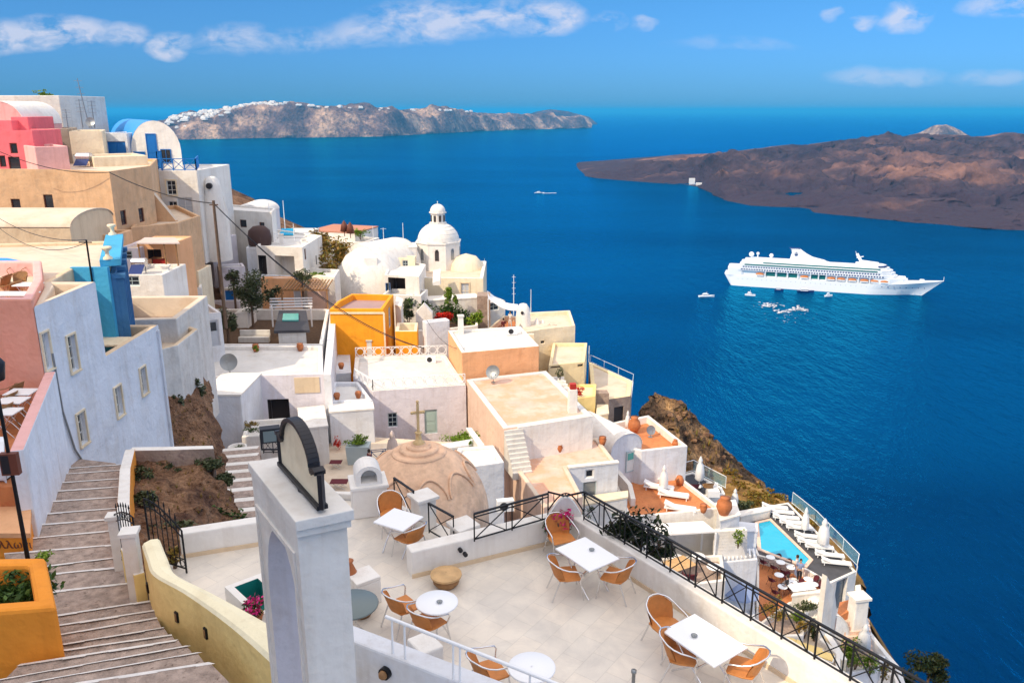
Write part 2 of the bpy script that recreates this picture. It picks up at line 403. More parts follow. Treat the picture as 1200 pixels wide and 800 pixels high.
def child_of(root, mb, name, mats, **k): return mb.build(name, mats, root, **k)
def sheet(name, pts, z, m, kind='structure', label=None, th=.3):
    mb = MB(); mb.prism(pts, z - th, z); return mb.build(name, m, kind=kind, label=label)
def lowwall(name, label, path, z0, z1, t=.3, m='white', cat='wall', group=None, bevel=.02, capm=None):
    """wall following a polyline of (x,y); z1 may be a list"""
    path = [Vector((p[0], p[1])) for p in path]; n = len(path); zz = z1 if isinstance(z1, (list, tuple)) else [z1] * n
    Lf, Rt = [], []
    for i, p in enumerate(path):
        a = path[max(i - 1, 0)]; b = path[min(i + 1, n - 1)]; d = (b - a).normalized(); q = Vector((-d.y, d.x)) * t / 2
        Lf.append(p + q); Rt.append(p - q)
    mb = MB()
    rows = [[(*Lf[i], z0), (*Lf[i], zz[i]), (*Rt[i], zz[i]), (*Rt[i], z0)] for i in range(n)]
    for i in range(n - 1):
        for j in range(3): mb.face([rows[i][j], rows[i][j + 1], rows[i + 1][j + 1], rows[i + 1][j]], 1 if j == 1 else 0)
    mb.face(rows[0][::-1]); mb.face(rows[-1])
    return mb.build(name, [m, capm or m], weld=True, bevel=bevel, label=label, cat=cat, group=group)

# ---------- foliage
def leaves(mb, c, rad, n, size=.12, clumps=9, mi=0, fill=.75):
    c = Vector(c); cl = []
    for _ in range(clumps):
        d = Vector((random.gauss(0, 1), random.gauss(0, 1), random.gauss(0, 1))).normalized() * (random.random() ** .4) * .72
        cl.append((Vector((d.x * rad[0], d.y * rad[1], d.z * rad[2])), random.uniform(.22, .5)))
    for _ in range(n):
        o, k = random.choice(cl)
        d = Vector((random.gauss(0, 1), random.gauss(0, 1), random.gauss(0, 1))).normalized() * random.random() ** .5
        p = c + o + Vector((d.x * rad[0], d.y * rad[1], d.z * rad[2])) * k
        a = Vector((random.gauss(0, 1), random.gauss(0, 1), random.gauss(0, .6))).normalized(); b = a.cross(Vector((random.random(), random.random(), random.random()))).normalized()
        s = size * random.uniform(.6, 1.3)
        mb.face([p - a * s, p - b * s * .45, p + a * s, p + b * s * .45], mi)
def bush(name, label, c, rad, n=500, size=.12, m='leaf', cat='shrub', group=None, stem=True, clumps=9):
    c = Vector(c); root = thing(name, label, cat, c - Vector((0, 0, rad[2])), group)
    mb = MB(); leaves(mb, c, rad, n, size, clumps); mb.build('foliage', m, root)
    if stem:
        mb = MB()
        for k in range(4):
            a = random.random() * 6.28; q = Vector((math.cos(a) * rad[0] * .4, math.sin(a) * rad[1] * .4, 0))
            mb.tube([c - Vector((0, 0, rad[2] * 1.15)), c - Vector((0, 0, rad[2] * .4)) + q * .5, c + q], [.04, .03, .012], 5)
        mb.build('stem', 'bark', root)
    return root
def tree(name, label, base, h, rad, n=900, size=.16, m='leafolive', cat='tree', lean=0, group=None):
    base = Vector(base); root = thing(name, label, cat, base, group); top = base + Vector((lean, 0, h - rad[2]))
    mb = MB(); mb.tube([base, base + Vector((lean * .3, .05, (h - rad[2]) * .5)), top], [.13, .1, .06], 7)
    for k in range(5):
        a = k * 1.3 + .4; q = Vector((math.cos(a) * rad[0] * .6, math.sin(a) * rad[1] * .6, rad[2] * random.uniform(0, .5)))
        mb.tube([top - Vector((0, 0, rad[2] * .5)), top + q * .5, top + q], [.05, .035, .012], 5)
    mb.build('trunk', 'bark', root)
    mb = MB(); leaves(mb, top, rad, n, size, 12); mb.build('crown', m, root)
    return root
# ---------- camera, sun, sky
cam = bpy.data.objects.new('camera', bpy.data.cameras.new('camera')); COL.objects.link(cam); scene.camera = cam
cam.data.sensor_width = 36; cam.data.lens = F / 1200 * 36; cam.rotation_euler = (math.pi / 2 - PITCH, 0, 0)
cam.data.clip_start = .1; cam.data.clip_end = 400000
SUN_EL = R(42); TRAVEL = Vector((.745, .667, 0)).normalized()
sun = bpy.data.objects.new('sun', bpy.data.lights.new('sun', 'SUN')); COL.objects.link(sun)
sun.data.energy = 2.45; sun.data.angle = R(.6); sun.data.color = (1, .83, .6)
dvec = Vector((TRAVEL.x * math.cos(SUN_EL), TRAVEL.y * math.cos(SUN_EL), -math.sin(SUN_EL)))
sun.rotation_euler = dvec.to_track_quat('-Z', 'Y').to_euler(); sun.location = (0, 0, 60)
w = bpy.data.worlds.new('World'); scene.world = w; w.use_nodes = True
nt = w.node_tree; N = nt.nodes; L = nt.links; bg = N['Background']; bg.inputs['Strength'].default_value = .15
sky = N.new('ShaderNodeTexSky'); sky.sky_type = 'NISHITA'; sky.sun_disc = False; sky.sun_elevation = SUN_EL
sky.sun_rotation = math.atan2(-TRAVEL.x, -TRAVEL.y); sky.altitude = 200; sky.air_density = 1.0; sky.dust_density = .2; sky.ozone_density = 3
geo = N.new('ShaderNodeTexCoord')
sep = N.new('ShaderNodeSeparateXYZ'); L.new(geo.outputs['Generated'], sep.inputs[0])
def mth(op, a, b=None, c=None, clamp=False):
    n = N.new('ShaderNodeMath'); n.operation = op; n.use_clamp = clamp
    for i, x in enumerate((a, b, c)):
        if x is None: continue
        if isinstance(x, (int, float)): n.inputs[i].default_value = x
        else: L.new(x, n.inputs[i])
    return n.outputs[0]
az = mth('DIVIDE', sep.outputs['X'], mth('MAXIMUM', sep.outputs['Y'], .05)); el = mth('DIVIDE', sep.outputs['Z'], mth('MAXIMUM', sep.outputs['Y'], .05))
wv = N.new('ShaderNodeCombineXYZ'); L.new(az, wv.inputs[0]); L.new(mth('MULTIPLY', el, 2.0), wv.inputs[1])
wn_ = N.new('ShaderNodeTexNoise'); wn_.inputs['Scale'].default_value = 13; wn_.inputs['Detail'].default_value = 6; L.new(wv.outputs[0], wn_.inputs['Vector'])
wsep = N.new('ShaderNodeSeparateXYZ'); L.new(wn_.outputs['Color'], wsep.inputs[0])
az = mth('ADD', az, mth('MULTIPLY_ADD', wsep.outputs['X'], .06, -.03)); el = mth('ADD', el, mth('MULTIPLY_ADD', wsep.outputs['Y'], .022, -.011))
cv = N.new('ShaderNodeCombineXYZ'); L.new(az, cv.inputs[0]); L.new(mth('MULTIPLY', el, 1.7), cv.inputs[1])
cn = N.new('ShaderNodeTexNoise'); cn.inputs['Scale'].default_value = 22; cn.inputs['Detail'].default_value = 9; cn.inputs['Roughness'].default_value = .58; L.new(cv.outputs[0], cn.inputs['Vector'])
cn2 = N.new('ShaderNodeTexNoise'); cn2.inputs['Scale'].default_value = 4; cn2.inputs['Detail'].default_value = 4; L.new(cv.outputs[0], cn2.inputs['Vector'])
def azel(u, v): d = ray(u, v); return d.x / d.y, d.z / d.y
acc = None
for u, v, ru, rv, k in ((0, 44, 70, 22, 1.05), (70, 40, 80, 22, 1.15), (145, 42, 38, 16, .8), (200, 52, 32, 18, 1.15), (275, 46, 60, 20, .75), (360, 46, 80, 16, .6), (440, 36, 70, 20, .72), (490, 24, 90, 28, .95), (560, 20, 110, 26, .9),
                        (640, 20, 60, 22, 1.1), (715, 23, 22, 13, .8), (752, 26, 16, 9, .7), (1062, 19, 38, 18, 1.05), (1016, 27, 16, 9, .8), (1180, 8, 60, 14, .8), (980, 19, 14, 8, .6), (1040, 90, 90, 12, .45), (1165, 90, 60, 11, .4), (860, 52, 90, 8, .25),
                        (1330, 40, 80, 25, 1), (1500, 30, 90, 25, 1), (-140, 40, 90, 25, 1), (-330, 30, 120, 30, 1)):
    a0, e0 = azel(u, v); a1, _ = azel(u + ru, v); _, e1 = azel(u, v - rv)
    dx = mth('DIVIDE', mth('SUBTRACT', az, a0), abs(a1 - a0)); dy = mth('DIVIDE', mth('SUBTRACT', el, e0), abs(e1 - e0) * 1.15)
    m_ = mth('MULTIPLY', mth('SUBTRACT', 1.0, mth('ADD', mth('MULTIPLY', dx, dx), mth('MULTIPLY', dy, dy))), k)
    m_ = mth('MAXIMUM', m_, 0.0)
    acc = m_ if acc is None else mth('MAXIMUM', acc, m_)
nz = mth('MULTIPLY_ADD', cn.outputs['Fac'], 4.4, -1.9)
cl = mth('MULTIPLY', acc, mth('ADD', nz, .25, clamp=True))
cl = mth('MULTIPLY', mth('POWER', mth('MINIMUM', mth('MULTIPLY', cl, 1.3), 1.0), 1.1), .68)
cl = mth('MULTIPLY', cl, mth('GREATER_THAN', sep.outputs['Y'], .05))
hs = N.new('ShaderNodeHueSaturation'); hs.inputs['Saturation'].default_value = 1.25; L.new(sky.outputs[0], hs.inputs['Color'])
tint = N.new('ShaderNodeMix'); tint.data_type = 'RGBA'; tint.blend_type = 'MULTIPLY'; tint.inputs['Factor'].default_value = 1; L.new(hs.outputs[0], tint.inputs['A'])
# the low band of the sky over the sea is a deeper blue than the clear-air model gives
lowc = N.new('ShaderNodeValToRGB'); L.new(mth('ABSOLUTE', sep.outputs['Z']), lowc.inputs['Fac'])
e = lowc.color_ramp.elements; e[0].position = 0; e[0].color = (.065, .2, .53, 1); e[1].position = .6; e[1].color = (.95, .97, 1, 1)
k = e.new(.14); k.color = (.185, .36, .52, 1); k = e.new(.3); k.color = (.5, .62, .78, 1)
L.new(lowc.outputs['Color'], tint.inputs['B'])
cm = N.new('ShaderNodeMix'); cm.data_type = 'RGBA'; L.new(cl, cm.inputs['Factor']); L.new(tint.outputs['Result'], cm.inputs['A'])
CLOUDC = (3.4, 3.4, 3.9)
cm.inputs['B'].default_value = (*CLOUDC, 1)
# overhead the sky is pale and bright with thin veil cloud
veil = N.new('ShaderNodeMix'); veil.data_type = 'RGBA'; L.new(mth('MULTIPLY', mth('SMOOTH_MIN', mth('MAXIMUM', mth('MULTIPLY_ADD', sep.outputs['Z'], 3.2, -.75), 0.0), 1.0, .1), .86), veil.inputs['Factor'])
L.new(cm.outputs['Result'], veil.inputs['A']); veil.inputs['B'].default_value = (7.0, 6.55, 6.35, 1)
L.new(veil.outputs['Result'], bg.inputs['Color'])
vs = scene.view_settings; vs.view_transform = 'Standard'; vs.look = 'None'; vs.gamma = 1; vs.exposure = .62; vs.use_curve_mapping = False
scene.cycles.use_denoising = True
scene.cycles.max_bounces = 6; scene.cycles.diffuse_bounces = 3; scene.cycles.glossy_bounces = 3; scene.cycles.transparent_max_bounces = 6; scene.cycles.volume_bounces = 0
scene.cycles.sample_clamp_indirect = 4

# ---------- sea
def seamat():
    m = bpy.data.materials.new('sea'); m.use_nodes = True; nt = m.node_tree; N = nt.nodes; L = nt.links; b = N['Principled BSDF']
    b.inputs['Roughness'].default_value = .22; b.inputs['IOR'].default_value = 1.33; b.inputs['Specular IOR Level'].default_value = .3; b.inputs['Specular Tint'].default_value = (.12, .55, 1, 1)
    g = N.new('ShaderNodeNewGeometry')
    n1 = N.new('ShaderNodeTexNoise'); n1.inputs['Scale'].default_value = .0028; n1.inputs['Detail'].default_value = 5
    mp = N.new('ShaderNodeMapping'); mp.inputs['Scale'].default_value = (.45, 1.2, 1); mp.inputs['Rotation'].default_value = (0, 0, .25); L.new(g.outputs['Position'], mp.inputs['Vector']); L.new(mp.outputs[0], n1.inputs['Vector'])
    r = N.new('ShaderNodeValToRGB'); L.new(n1.outputs['Fac'], r.inputs['Fac'])
    r.color_ramp.elements[0].position = .35; r.color_ramp.elements[1].position = .65
    r.color_ramp.elements[0].color = (0, .012, .068, 1); r.color_ramp.elements[1].color = (0, .04, .145, 1)
    L.new(r.outputs['Color'], b.inputs['Base Color'])
    hsum = None
    for sc, wt, st in ((.35, 1.0, (1, .45, 1)), (.09, 3.0, (1, .4, 1)), (1.3, .3, (1, .6, 1))):
        mp = N.new('ShaderNodeMapping'); mp.inputs['Scale'].default_value = st; mp.inputs['Rotation'].default_value = (0, 0, -.5); L.new(g.outputs['Position'], mp.inputs['Vector'])
        n = N.new('ShaderNodeTexNoise'); n.inputs['Scale'].default_value = sc; n.inputs['Detail'].default_value = 3; L.new(mp.outputs[0], n.inputs['Vector'])
        q = N.new('ShaderNodeMath'); q.operation = 'MULTIPLY_ADD'; L.new(n.outputs['Fac'], q.inputs[0]); q.inputs[1].default_value = wt
        if hsum: L.new(hsum, q.inputs[2])
        else: q.inputs[2].default_value = 0
        hsum = q.outputs[0]
    bp = N.new('ShaderNodeBump'); bp.inputs['Strength'].default_value = 1; bp.inputs['Distance'].default_value = 1.7; L.new(hsum, bp.inputs['Height'])
    N.remove(b); df = N.new('ShaderNodeBsdfDiffuse'); L.new(r.outputs['Color'], df.inputs['Color']); L.new(bp.outputs[0], df.inputs['Normal'])
    gl = N.new('ShaderNodeBsdfGlossy'); gl.inputs['Color'].default_value = (.02, .56, .92, 1); gl.inputs['Roughness'].default_value = .13; L.new(bp.outputs[0], gl.inputs['Normal'])
    fr = N.new('ShaderNodeFresnel'); fr.inputs['IOR'].default_value = 1.33; L.new(bp.outputs[0], fr.inputs['Normal'])
    ms = N.new('ShaderNodeMixShader'); L.new(fr.outputs[0], ms.inputs[0]); L.new(df.outputs[0], ms.inputs[1]); L.new(gl.outputs[0], ms.inputs[2]); L.new(ms.outputs[0], N['Material Output'].inputs['Surface'])
    MATS['sea'] = m
seamat()
mb = MB()
xs = [-150000, -30000, -6000, -1500, 0, 1500, 6000, 30000, 150000]; ys = [-3000, 0, 1000, 3000, 8000, 20000, 60000, 200000, 330000]
mb.grid([[(x, y, SEA) for x in xs] for y in ys], smooth=False)
mb.build('sea', 'sea', origin=(0, 0, SEA), kind='structure')

# ---------- town hillside
def lerp_tab(tab, x):
    if x <= tab[0][0]: return tab[0][1]
    for (a, b), (c, d) in zip(tab, tab[1:]):
        if x <= c: return b + (d - b) * (x - a) / (c - a)
    return tab[-1][1]
EDGE = [(-50, 30), (30, 33), (50, 31.5), (60, 29), (70, 26), (80, 13), (90, 4), (100, -2), (108, -14), (116, -40), (130, -90)]
AY = [(-50, -9), (0, -13), (20, -15.5), (40, -19), (50, -22), (60, -23.5), (75, -22.5), (90, -20), (100, -19), (130, -19)]
def hill(x, y):
    z = lerp_tab(AY, y) - .45 * (x + 20)
    z = min(z, -6 if y > -20 else 20)
    xe = lerp_tab(EDGE, y)
    if x > xe: z -= 1.5 * (x - xe)
    return z
def rockmat(name, c0, c1, c2, scale=.12, strata=.0, bump=1, dist=.6):
    m = bpy.data.materials.new(name); m.use_nodes = True; nt = m.node_tree; N = nt.nodes; L = nt.links; b = N['Principled BSDF']; b.inputs['Roughness'].default_value = .95; b.inputs['Specular IOR Level'].default_value = .1
    g = N.new('ShaderNodeNewGeometry'); n = N.new('ShaderNodeTexNoise'); n.inputs['Scale'].default_value = scale; n.inputs['Detail'].default_value = 12; n.inputs['Roughness'].default_value = .65
    vec = g.outputs['Position']
    if strata:
        mp = N.new('ShaderNodeMapping'); mp.inputs['Scale'].default_value = (1, 1, strata); L.new(vec, mp.inputs['Vector']); vec = mp.outputs[0]
    L.new(vec, n.inputs['Vector'])
    r = N.new('ShaderNodeValToRGB'); L.new(n.outputs['Fac'], r.inputs['Fac']); e = r.color_ramp.elements
    e[0].position = .32; e[1].position = .68; e[0].color = (*c0, 1); e[1].color = (*c2, 1); k = e.new(.5); k.color = (*c1, 1)
    n2 = N.new('ShaderNodeTexNoise'); n2.inputs['Scale'].default_value = scale * 9; n2.inputs['Detail'].default_value = 8; L.new(g.outputs['Position'], n2.inputs['Vector'])
    mx = N.new('ShaderNodeMix'); mx.data_type = 'RGBA'; mx.blend_type = 'MULTIPLY'; mx.inputs['Factor'].default_value = .55
    r2 = N.new('ShaderNodeValToRGB'); L.new(n2.outputs['Fac'], r2.inputs['Fac']); r2.color_ramp.elements[0].position = .35; r2.color_ramp.elements[0].color = (.35, .33, .32, 1); r2.color_ramp.elements[1].position = .62
    L.new(r.outputs['Color'], mx.inputs['A']); L.new(r2.outputs['Color'], mx.inputs['B']); L.new(mx.outputs['Result'], b.inputs['Base Color'])
    bp = N.new('ShaderNodeBump'); bp.inputs['Strength'].default_value = bump; bp.inputs['Distance'].default_value = dist; L.new(n2.outputs['Fac'], bp.inputs['Height']); L.new(bp.outputs[0], b.inputs['Normal'])
    MATS[name] = m
rockmat('earth', (.11, .06, .045), (.29, .165, .1), (.5, .3, .18), .8, bump=1, dist=.35)
rockmat('rock', (.09, .06, .045), (.36, .22, .12), (.85, .52, .24), .3, bump=1, dist=1.1)
rockmat('slopegrass', (.12, .08, .04), (.36, .2, .06), (.5, .3, .1), .35, bump=.8, dist=.2)
rockmat('lava', (.03, .022, .04), (.08, .05, .058), (.33, .17, .12), .0034, bump=1, dist=16)
def darkshore(name):
    # fresh flows along the water are darker than the older ground higher up
    nt = MATS[name].node_tree; N = nt.nodes; L = nt.links; b = N['Principled BSDF']; src = b.inputs['Base Color'].links[0].from_socket
    g = N.new('ShaderNodeNewGeometry'); sp_ = N.new('ShaderNodeSeparateXYZ'); L.new(g.outputs['Position'], sp_.inputs[0])
    n = N.new('ShaderNodeTexNoise'); n.inputs['Scale'].default_value = .006; n.inputs['Detail'].default_value = 8; L.new(g.outputs['Position'], n.inputs['Vector'])
    a = N.new('ShaderNodeMath'); a.operation = 'MULTIPLY_ADD'; L.new(n.outputs['Fac'], a.inputs[0]); a.inputs[1].default_value = 150; L.new(sp_.outputs['Z'], a.inputs[2])
    r = N.new('ShaderNodeMapRange'); L.new(a.outputs[0], r.inputs['Value']); r.inputs['From Min'].default_value = -125; r.inputs['From Max'].default_value = -100
    mx = N.new('ShaderNodeMix'); mx.data_type = 'RGBA'; L.new(r.outputs[0], mx.inputs['Factor']); mx.inputs['A'].default_value = (.05, .032, .045, 1); L.new(src, mx.inputs['B']); L.new(mx.outputs['Result'], b.inputs['Base Color'])
darkshore('lava')
rockmat('islandrock', (.06, .045, .05), (.22, .14, .12), (.85, .56, .36), .0042, strata=.55, bump=1, dist=30)
def fbm(p, o=5, k=.5):
    s, a = 0, 1
    for _ in range(o): s += a * noise.noise(p); p = p * 2.03; a *= k
    return s
rows = []
y = -50
while y <= 130:
    rows.append([(x, y, max(hill(x, y) + fbm(Vector((x * .15, y * .15, 0)), 3) * .8, SEA - 3)) for x in list(range(-120, 60, 4)) + list(range(60, 230, 10))]); y += 4
mb = MB(); mb.grid(rows); mb.build('hillside_ground', 'earth', origin=(0, 0, -30), kind='structure')

def patch(name, rows, m, nu=60, nv=10, amp=.6, sc=.3, kind='structure', label=None, cat=None, ridged=False):
    """surface lofted through rows of 3D points, roughened with noise"""
    def samp(row, t):
        t = t * (len(row) - 1); i = min(int(t), len(row) - 2); f = t - i; f = f * f * (3 - 2 * f); return row[i].lerp(row[i + 1], f)
    out = []
    for a in range(len(rows) - 1):
        for k in range(nv + (1 if a == len(rows) - 2 else 0)):
            g = k / nv; r = []
            for j in range(nu + 1):
                p = samp(rows[a], j / nu).lerp(samp(rows[a + 1], j / nu), g)
                q = Vector((fbm(p * sc, 6, .55), fbm(p * sc + Vector((31, 7, 3)), 6, .55), fbm(p * sc + Vector((5, 77, 9)), 6, .55)))
                if ridged: q = Vector((abs(q.x) * 1.6 - .5, abs(q.y) * 1.6 - .5, q.z))
                r.append(p + q * amp)
            out.append(r)
    mb = MB(); mb.grid(out); return mb.build(name, m, kind=kind, label=label, cat=cat)
# rocky headland beyond the town
crest = [(730, 492, 84), (748, 484, 85), (762, 466, 87), (774, 461, 88), (792, 467, 88), (806, 480, 87.5), (822, 500, 87), (838, 522, 86), (848, 548, 84)]
low = [(728, 505, 80), (745, 500, 81), (758, 498, 82), (768, 500, 83), (782, 508, 82), (794, 522, 81), (806, 542, 80), (818, 560, 78), (832, 572, 77)]
r0 = [PY(*q) for q in low]; r1 = [PY(*q) for q in crest]
patch('rocky_cliff', [[p + Vector((-3, -6, -9)) for p in r0], r0, [a.lerp(b, .6) + Vector((0, .5, -.4)) for a, b in zip(r0, r1)], r1, [p + Vector((8, 6, -9)) for p in r1], [p + Vector((60, 40, -90)) for p in r1]], 'rock', 110, 14, .9, .28, ridged=True)
crest = [(700, 500, 86), (742, 492, 86), (790, 530, 86), (845, 556, 83), (875, 563, 82), (900, 576, 80), (925, 586, 78), (948, 600, 75), (985, 640, 70), (1010, 680, 66)]
low = [(700, 520, 78), (750, 520, 77), (790, 560, 74), (840, 590, 71), (870, 598, 69), (895, 605, 67.5), (925, 615, 66), (950, 635, 64), (985, 670, 62), (1010, 720, 60)]
r0 = [PY(*q) for q in low]; r1 = [PY(*q) for q in crest]
patch('grassy_slope', [[p + Vector((-4, -5, -6)) for p in r0], r0, r1, [p + Vector((4, 4, -8)) for p in r1], [p + Vector((60, 40, -100)) for p in r1]], 'slopegrass', 90, 10, .5, .35)

# ---------- dark lava island to the right
def island(name, shore, crest, yadd, m, nu, nvv, amp, sc, prof, back=900, extra=None):
    us = [shore[0][0] + (shore[-1][0] - shore[0][0]) * i / nu for i in range(nu + 1)]
    rows = []
    for j in range(nvv + 1):
        t = j / nvv; row = []
        for u in us:
            vs_ = lerp_tab(shore, u); vc = lerp_tab(crest, u); A = P(u, vs_, SEA)
            C = PY(u, vc, A.y + lerp_tab(yadd, u))
            p = A.lerp(Vector((C.x, C.y, SEA)), t)
            q = Vector((p.x, p.y, 0)) * sc
            h = (C.z - SEA); n_ = fbm(q, 7, .55)
            e = min(1, t * 4) * min(1, (1 - t) * 3 + .25)
            p.z = SEA + h * prof(t) + n_ * amp * e * min(1, h / 60) - (2 if j == 0 else 0)
            if t > 0: kk = min(1, max(0, h) / 90) ** 1.5; p.x += fbm(q * 1.7 + Vector((9, 9, 9)), 4) * amp * .5 * kk; p.y += fbm(q * 1.7 + Vector((3, 1, 9)), 4) * amp * .8 * kk
            row.append(p)
        rows.append(row)
    for k, dz in ((.3, .75), (1, 0)):
        rows.append([Vector((p.x, p.y + back * k, SEA + (p.z - SEA) * dz - (3 if dz == 0 else 0))) for p in rows[nvv]])
    mb = MB(); mb.grid(rows); return mb.build(name, m, kind='structure')
island('lava_island', [(683, 206), (700, 209), (760, 214), (800, 216.5), (818, 219), (832, 226), (846, 234), (860, 238), (880, 241), (940, 245), (958, 250), (1020, 256), (1080, 262), (1130, 266), (1200, 271), (1330, 275), (1500, 280)],
       [(683, 205), (700, 202), (740, 194), (780, 186), (830, 180), (880, 178), (920, 171), (960, 168), (1010, 163.5), (1048, 158.5), (1090, 159), (1130, 161), (1200, 157.5), (1330, 160), (1500, 172)],
       [(683, 60), (740, 250), (830, 800), (900, 1500), (1100, 2000), (1500, 1900)], 'lava', 460, 190, 48, .0062,
       lambda t: .16 * min(1, t * 14) + .84 * (t * t * (3 - 2 * t)) ** 1.1)
island('distant_white_islet', [(1078, 160), (1100, 161), (1135, 160)], [(1078, 159), (1086, 154), (1095, 147), (1110, 146), (1124, 152), (1135, 159)], [(1078, 150), (1135, 150)], 'islandrock', 60, 16, 14, .01, lambda t: t ** .5, 300)
island('long_cliff_island', [(150, 166), (190, 164), (300, 162), (390, 161), (450, 160), (520, 156), (560, 154), (620, 152), (694, 150)],
       [(150, 152), (185, 143), (205, 136), (240, 129), (270, 125), (300, 120), (340, 121), (380, 125), (430, 126), (480, 128), (520, 128), (560, 131), (600, 134), (625, 135), (650, 136), (685, 137), (694, 146)],
       [(150, 500), (300, 800), (694, 500)], 'islandrock', 460, 70, 75, .0022, lambda t: .74 * min(1, t * 3.3) ** .8 + .26 * max(0, (t - .15) / .85) ** .9 if t > .15 else .74 * (t * 3.3) ** .8, 1500)
island('distant_dark_hill', [(600, 146), (700, 146)], [(600, 140), (628, 131), (645, 128), (665, 131), (690, 137), (700, 145)], [(600, 600), (700, 600)], 'lava', 60, 14, 30, .003, lambda t: t, 1500)
# pale village houses on the far ridge
vm = MB(); vm.box((0, 0, 5), (24, 18, 10)); vm.box((4, 2, 12), (12, 12, 4)); vm.lathe((-6, 0, 10), [(5, 0), (4, 3), (.1, 5)], 8)
first = vm.build('village_house', 'white', label='tiny pale village house strung along the crest of the far cliff island', cat='house', group='village houses on the far cliff island')
cr = [(150, 152), (185, 143), (205, 136), (240, 129), (270, 125), (300, 120), (340, 121), (380, 125), (430, 126), (480, 128), (520, 128), (560, 131)]
dg = bpy.context.evaluated_depsgraph_get(); dg.update()
isl = bpy.data.objects['long_cliff_island']; from mathutils.bvhtree import BVHTree
bv = BVHTree.FromPolygons([isl.matrix_world @ v.co if False else v.co + isl.location for v in isl.data.vertices], [p.vertices[:] for p in isl.data.polygons])
cnt = 0
for i in range(900):
    if cnt >= 150: break
    u = random.choice([random.gauss(225, 24), random.gauss(290, 22), random.uniform(188, 560), random.gauss(245, 25)])
    if u < 188 or u > 600: continue
    v = lerp_tab(cr, u) + abs(random.gauss(0, 1)) * (4.0 if u < 270 else 1.2) + .3
    hit = bv.ray_cast(Vector((0, 0, 0)), ray(u, v).normalized())
    if hit[0] is None: continue
    loc = hit[0] - Vector((0, 0, 4)); s = random.uniform(.7, 1.7)
    o = first if cnt == 0 else first.copy()
    if cnt: COL.objects.link(o)
    o.location = loc; o.rotation_euler = (0, 0, random.uniform(-.5, .5)); o.scale = (s * random.uniform(.8, 1.8), s, s * random.uniform(.7, 1.1)); cnt += 1
# the small quay on the lava island
li = bpy.data.objects['lava_island']
q = P(804, 213.5, SEA + 2); mb = MB()
for k, (u, v, l) in enumerate(((803, 208.5, 12), (806, 211, 30), (815, 213, 40), (825, 214, 36), (832, 213, 20))):
    p = P(u, v, SEA + 6); mb.box((p.x, p.y - 60, SEA + 4 + 4 * (k % 2)), (l * .55, 10, 8 + 8 * (k % 2)))
mb.build('landing_quay', 'white', label='small white landing quay on the shore of the dark lava island', cat='quay')
B2 = {'frame': 'framebrown', 'bars': (1, 1), 'pane': 'pane'}
# ======== upper left: houses near the skyline
r = house('block_house', 'plain pale grey block house at the top left against the sky', 'house', fbY(zat(112, 80), (-60, 80), (69, 80), 9), zat(112, 80), -12, 'white_old', 'roofcream', holes=[])
b = bush('roof_plant', 'green plant on the roof of the pale grey block house', W(49, 82, zat(111, 80) + .1), (1.6, .7, .5), 200, .14, 'leafbright', cat='plant', stem=False)
vault('vaulted_house', 'white rounded roof peeping above the pink houses at the left edge', 'house', W(-30, 72, 0), W(26, 72, 0), 6, zat(146, 72), 1.9, -12, 'pinkpale', 'white')
house('pink_house', 'pink house with sloping shoulder above the other pink houses', 'house', fbY(zat(141, 70), (-70, 70), (13, 70), 5), zat(141, 70), -12, 'pink', 'pinkpale', holes=[])
house('pink_house', 'pink house at the left edge with two small dark windows', 'house', fbY(zat(153, 66), (-70, 66), (37, 66.5), 5), zat(153, 66), -12, 'pink', 'pinkpale',
      holes=[('win', 16, 174, .55, .8, B2), ('win', 3, 189, .5, .9, B2), ('win', 17, 192, .9, 1.1, B2)])
house('pink_house', 'lighter pink house between the pink house and the stone wall', 'house', fbY(zat(172, 63.5), (40, 63.5), (79, 65), 5), zat(172, 63.5), -12, 'pinkpale', 'pinkpale', par=.2)
house('pink_annex', 'small deep pink annex with a peaked side beside the pink house', 'annex', fbY(zat(137, 71), (12, 71), (32, 71), 4), zat(137, 71), -12, 'pink', 'pink', par=.2)
house('stone_house', 'bare brown stone house between the pink houses and cream wall', 'house', fbY(zat(151, 72), (37, 72), (80, 73), 6), zat(151, 72), -12, 'stonewall', 'roofpurple', par=.2)
house('cream_house', 'cream house right of the bare stone house near the antennas', 'house', fbY(zat(154, 73), (80.5, 73), (119, 74), 6), zat(154, 73), -12, 'cream', 'roofcream', par=.25, holes=[('door', 88, 191, .8, 1.4, {'frame': 'framewhite', 'leaf': 'framewhite'})])
house('cream_house', 'low sunlit cream house with a stepped end left of the blue roofed house', 'house', fbY(zat(180, 68.5), (108, 68.5), (172, 71), 5), zat(184, 68.5), -12, 'cream', 'roofcream', par=.15)
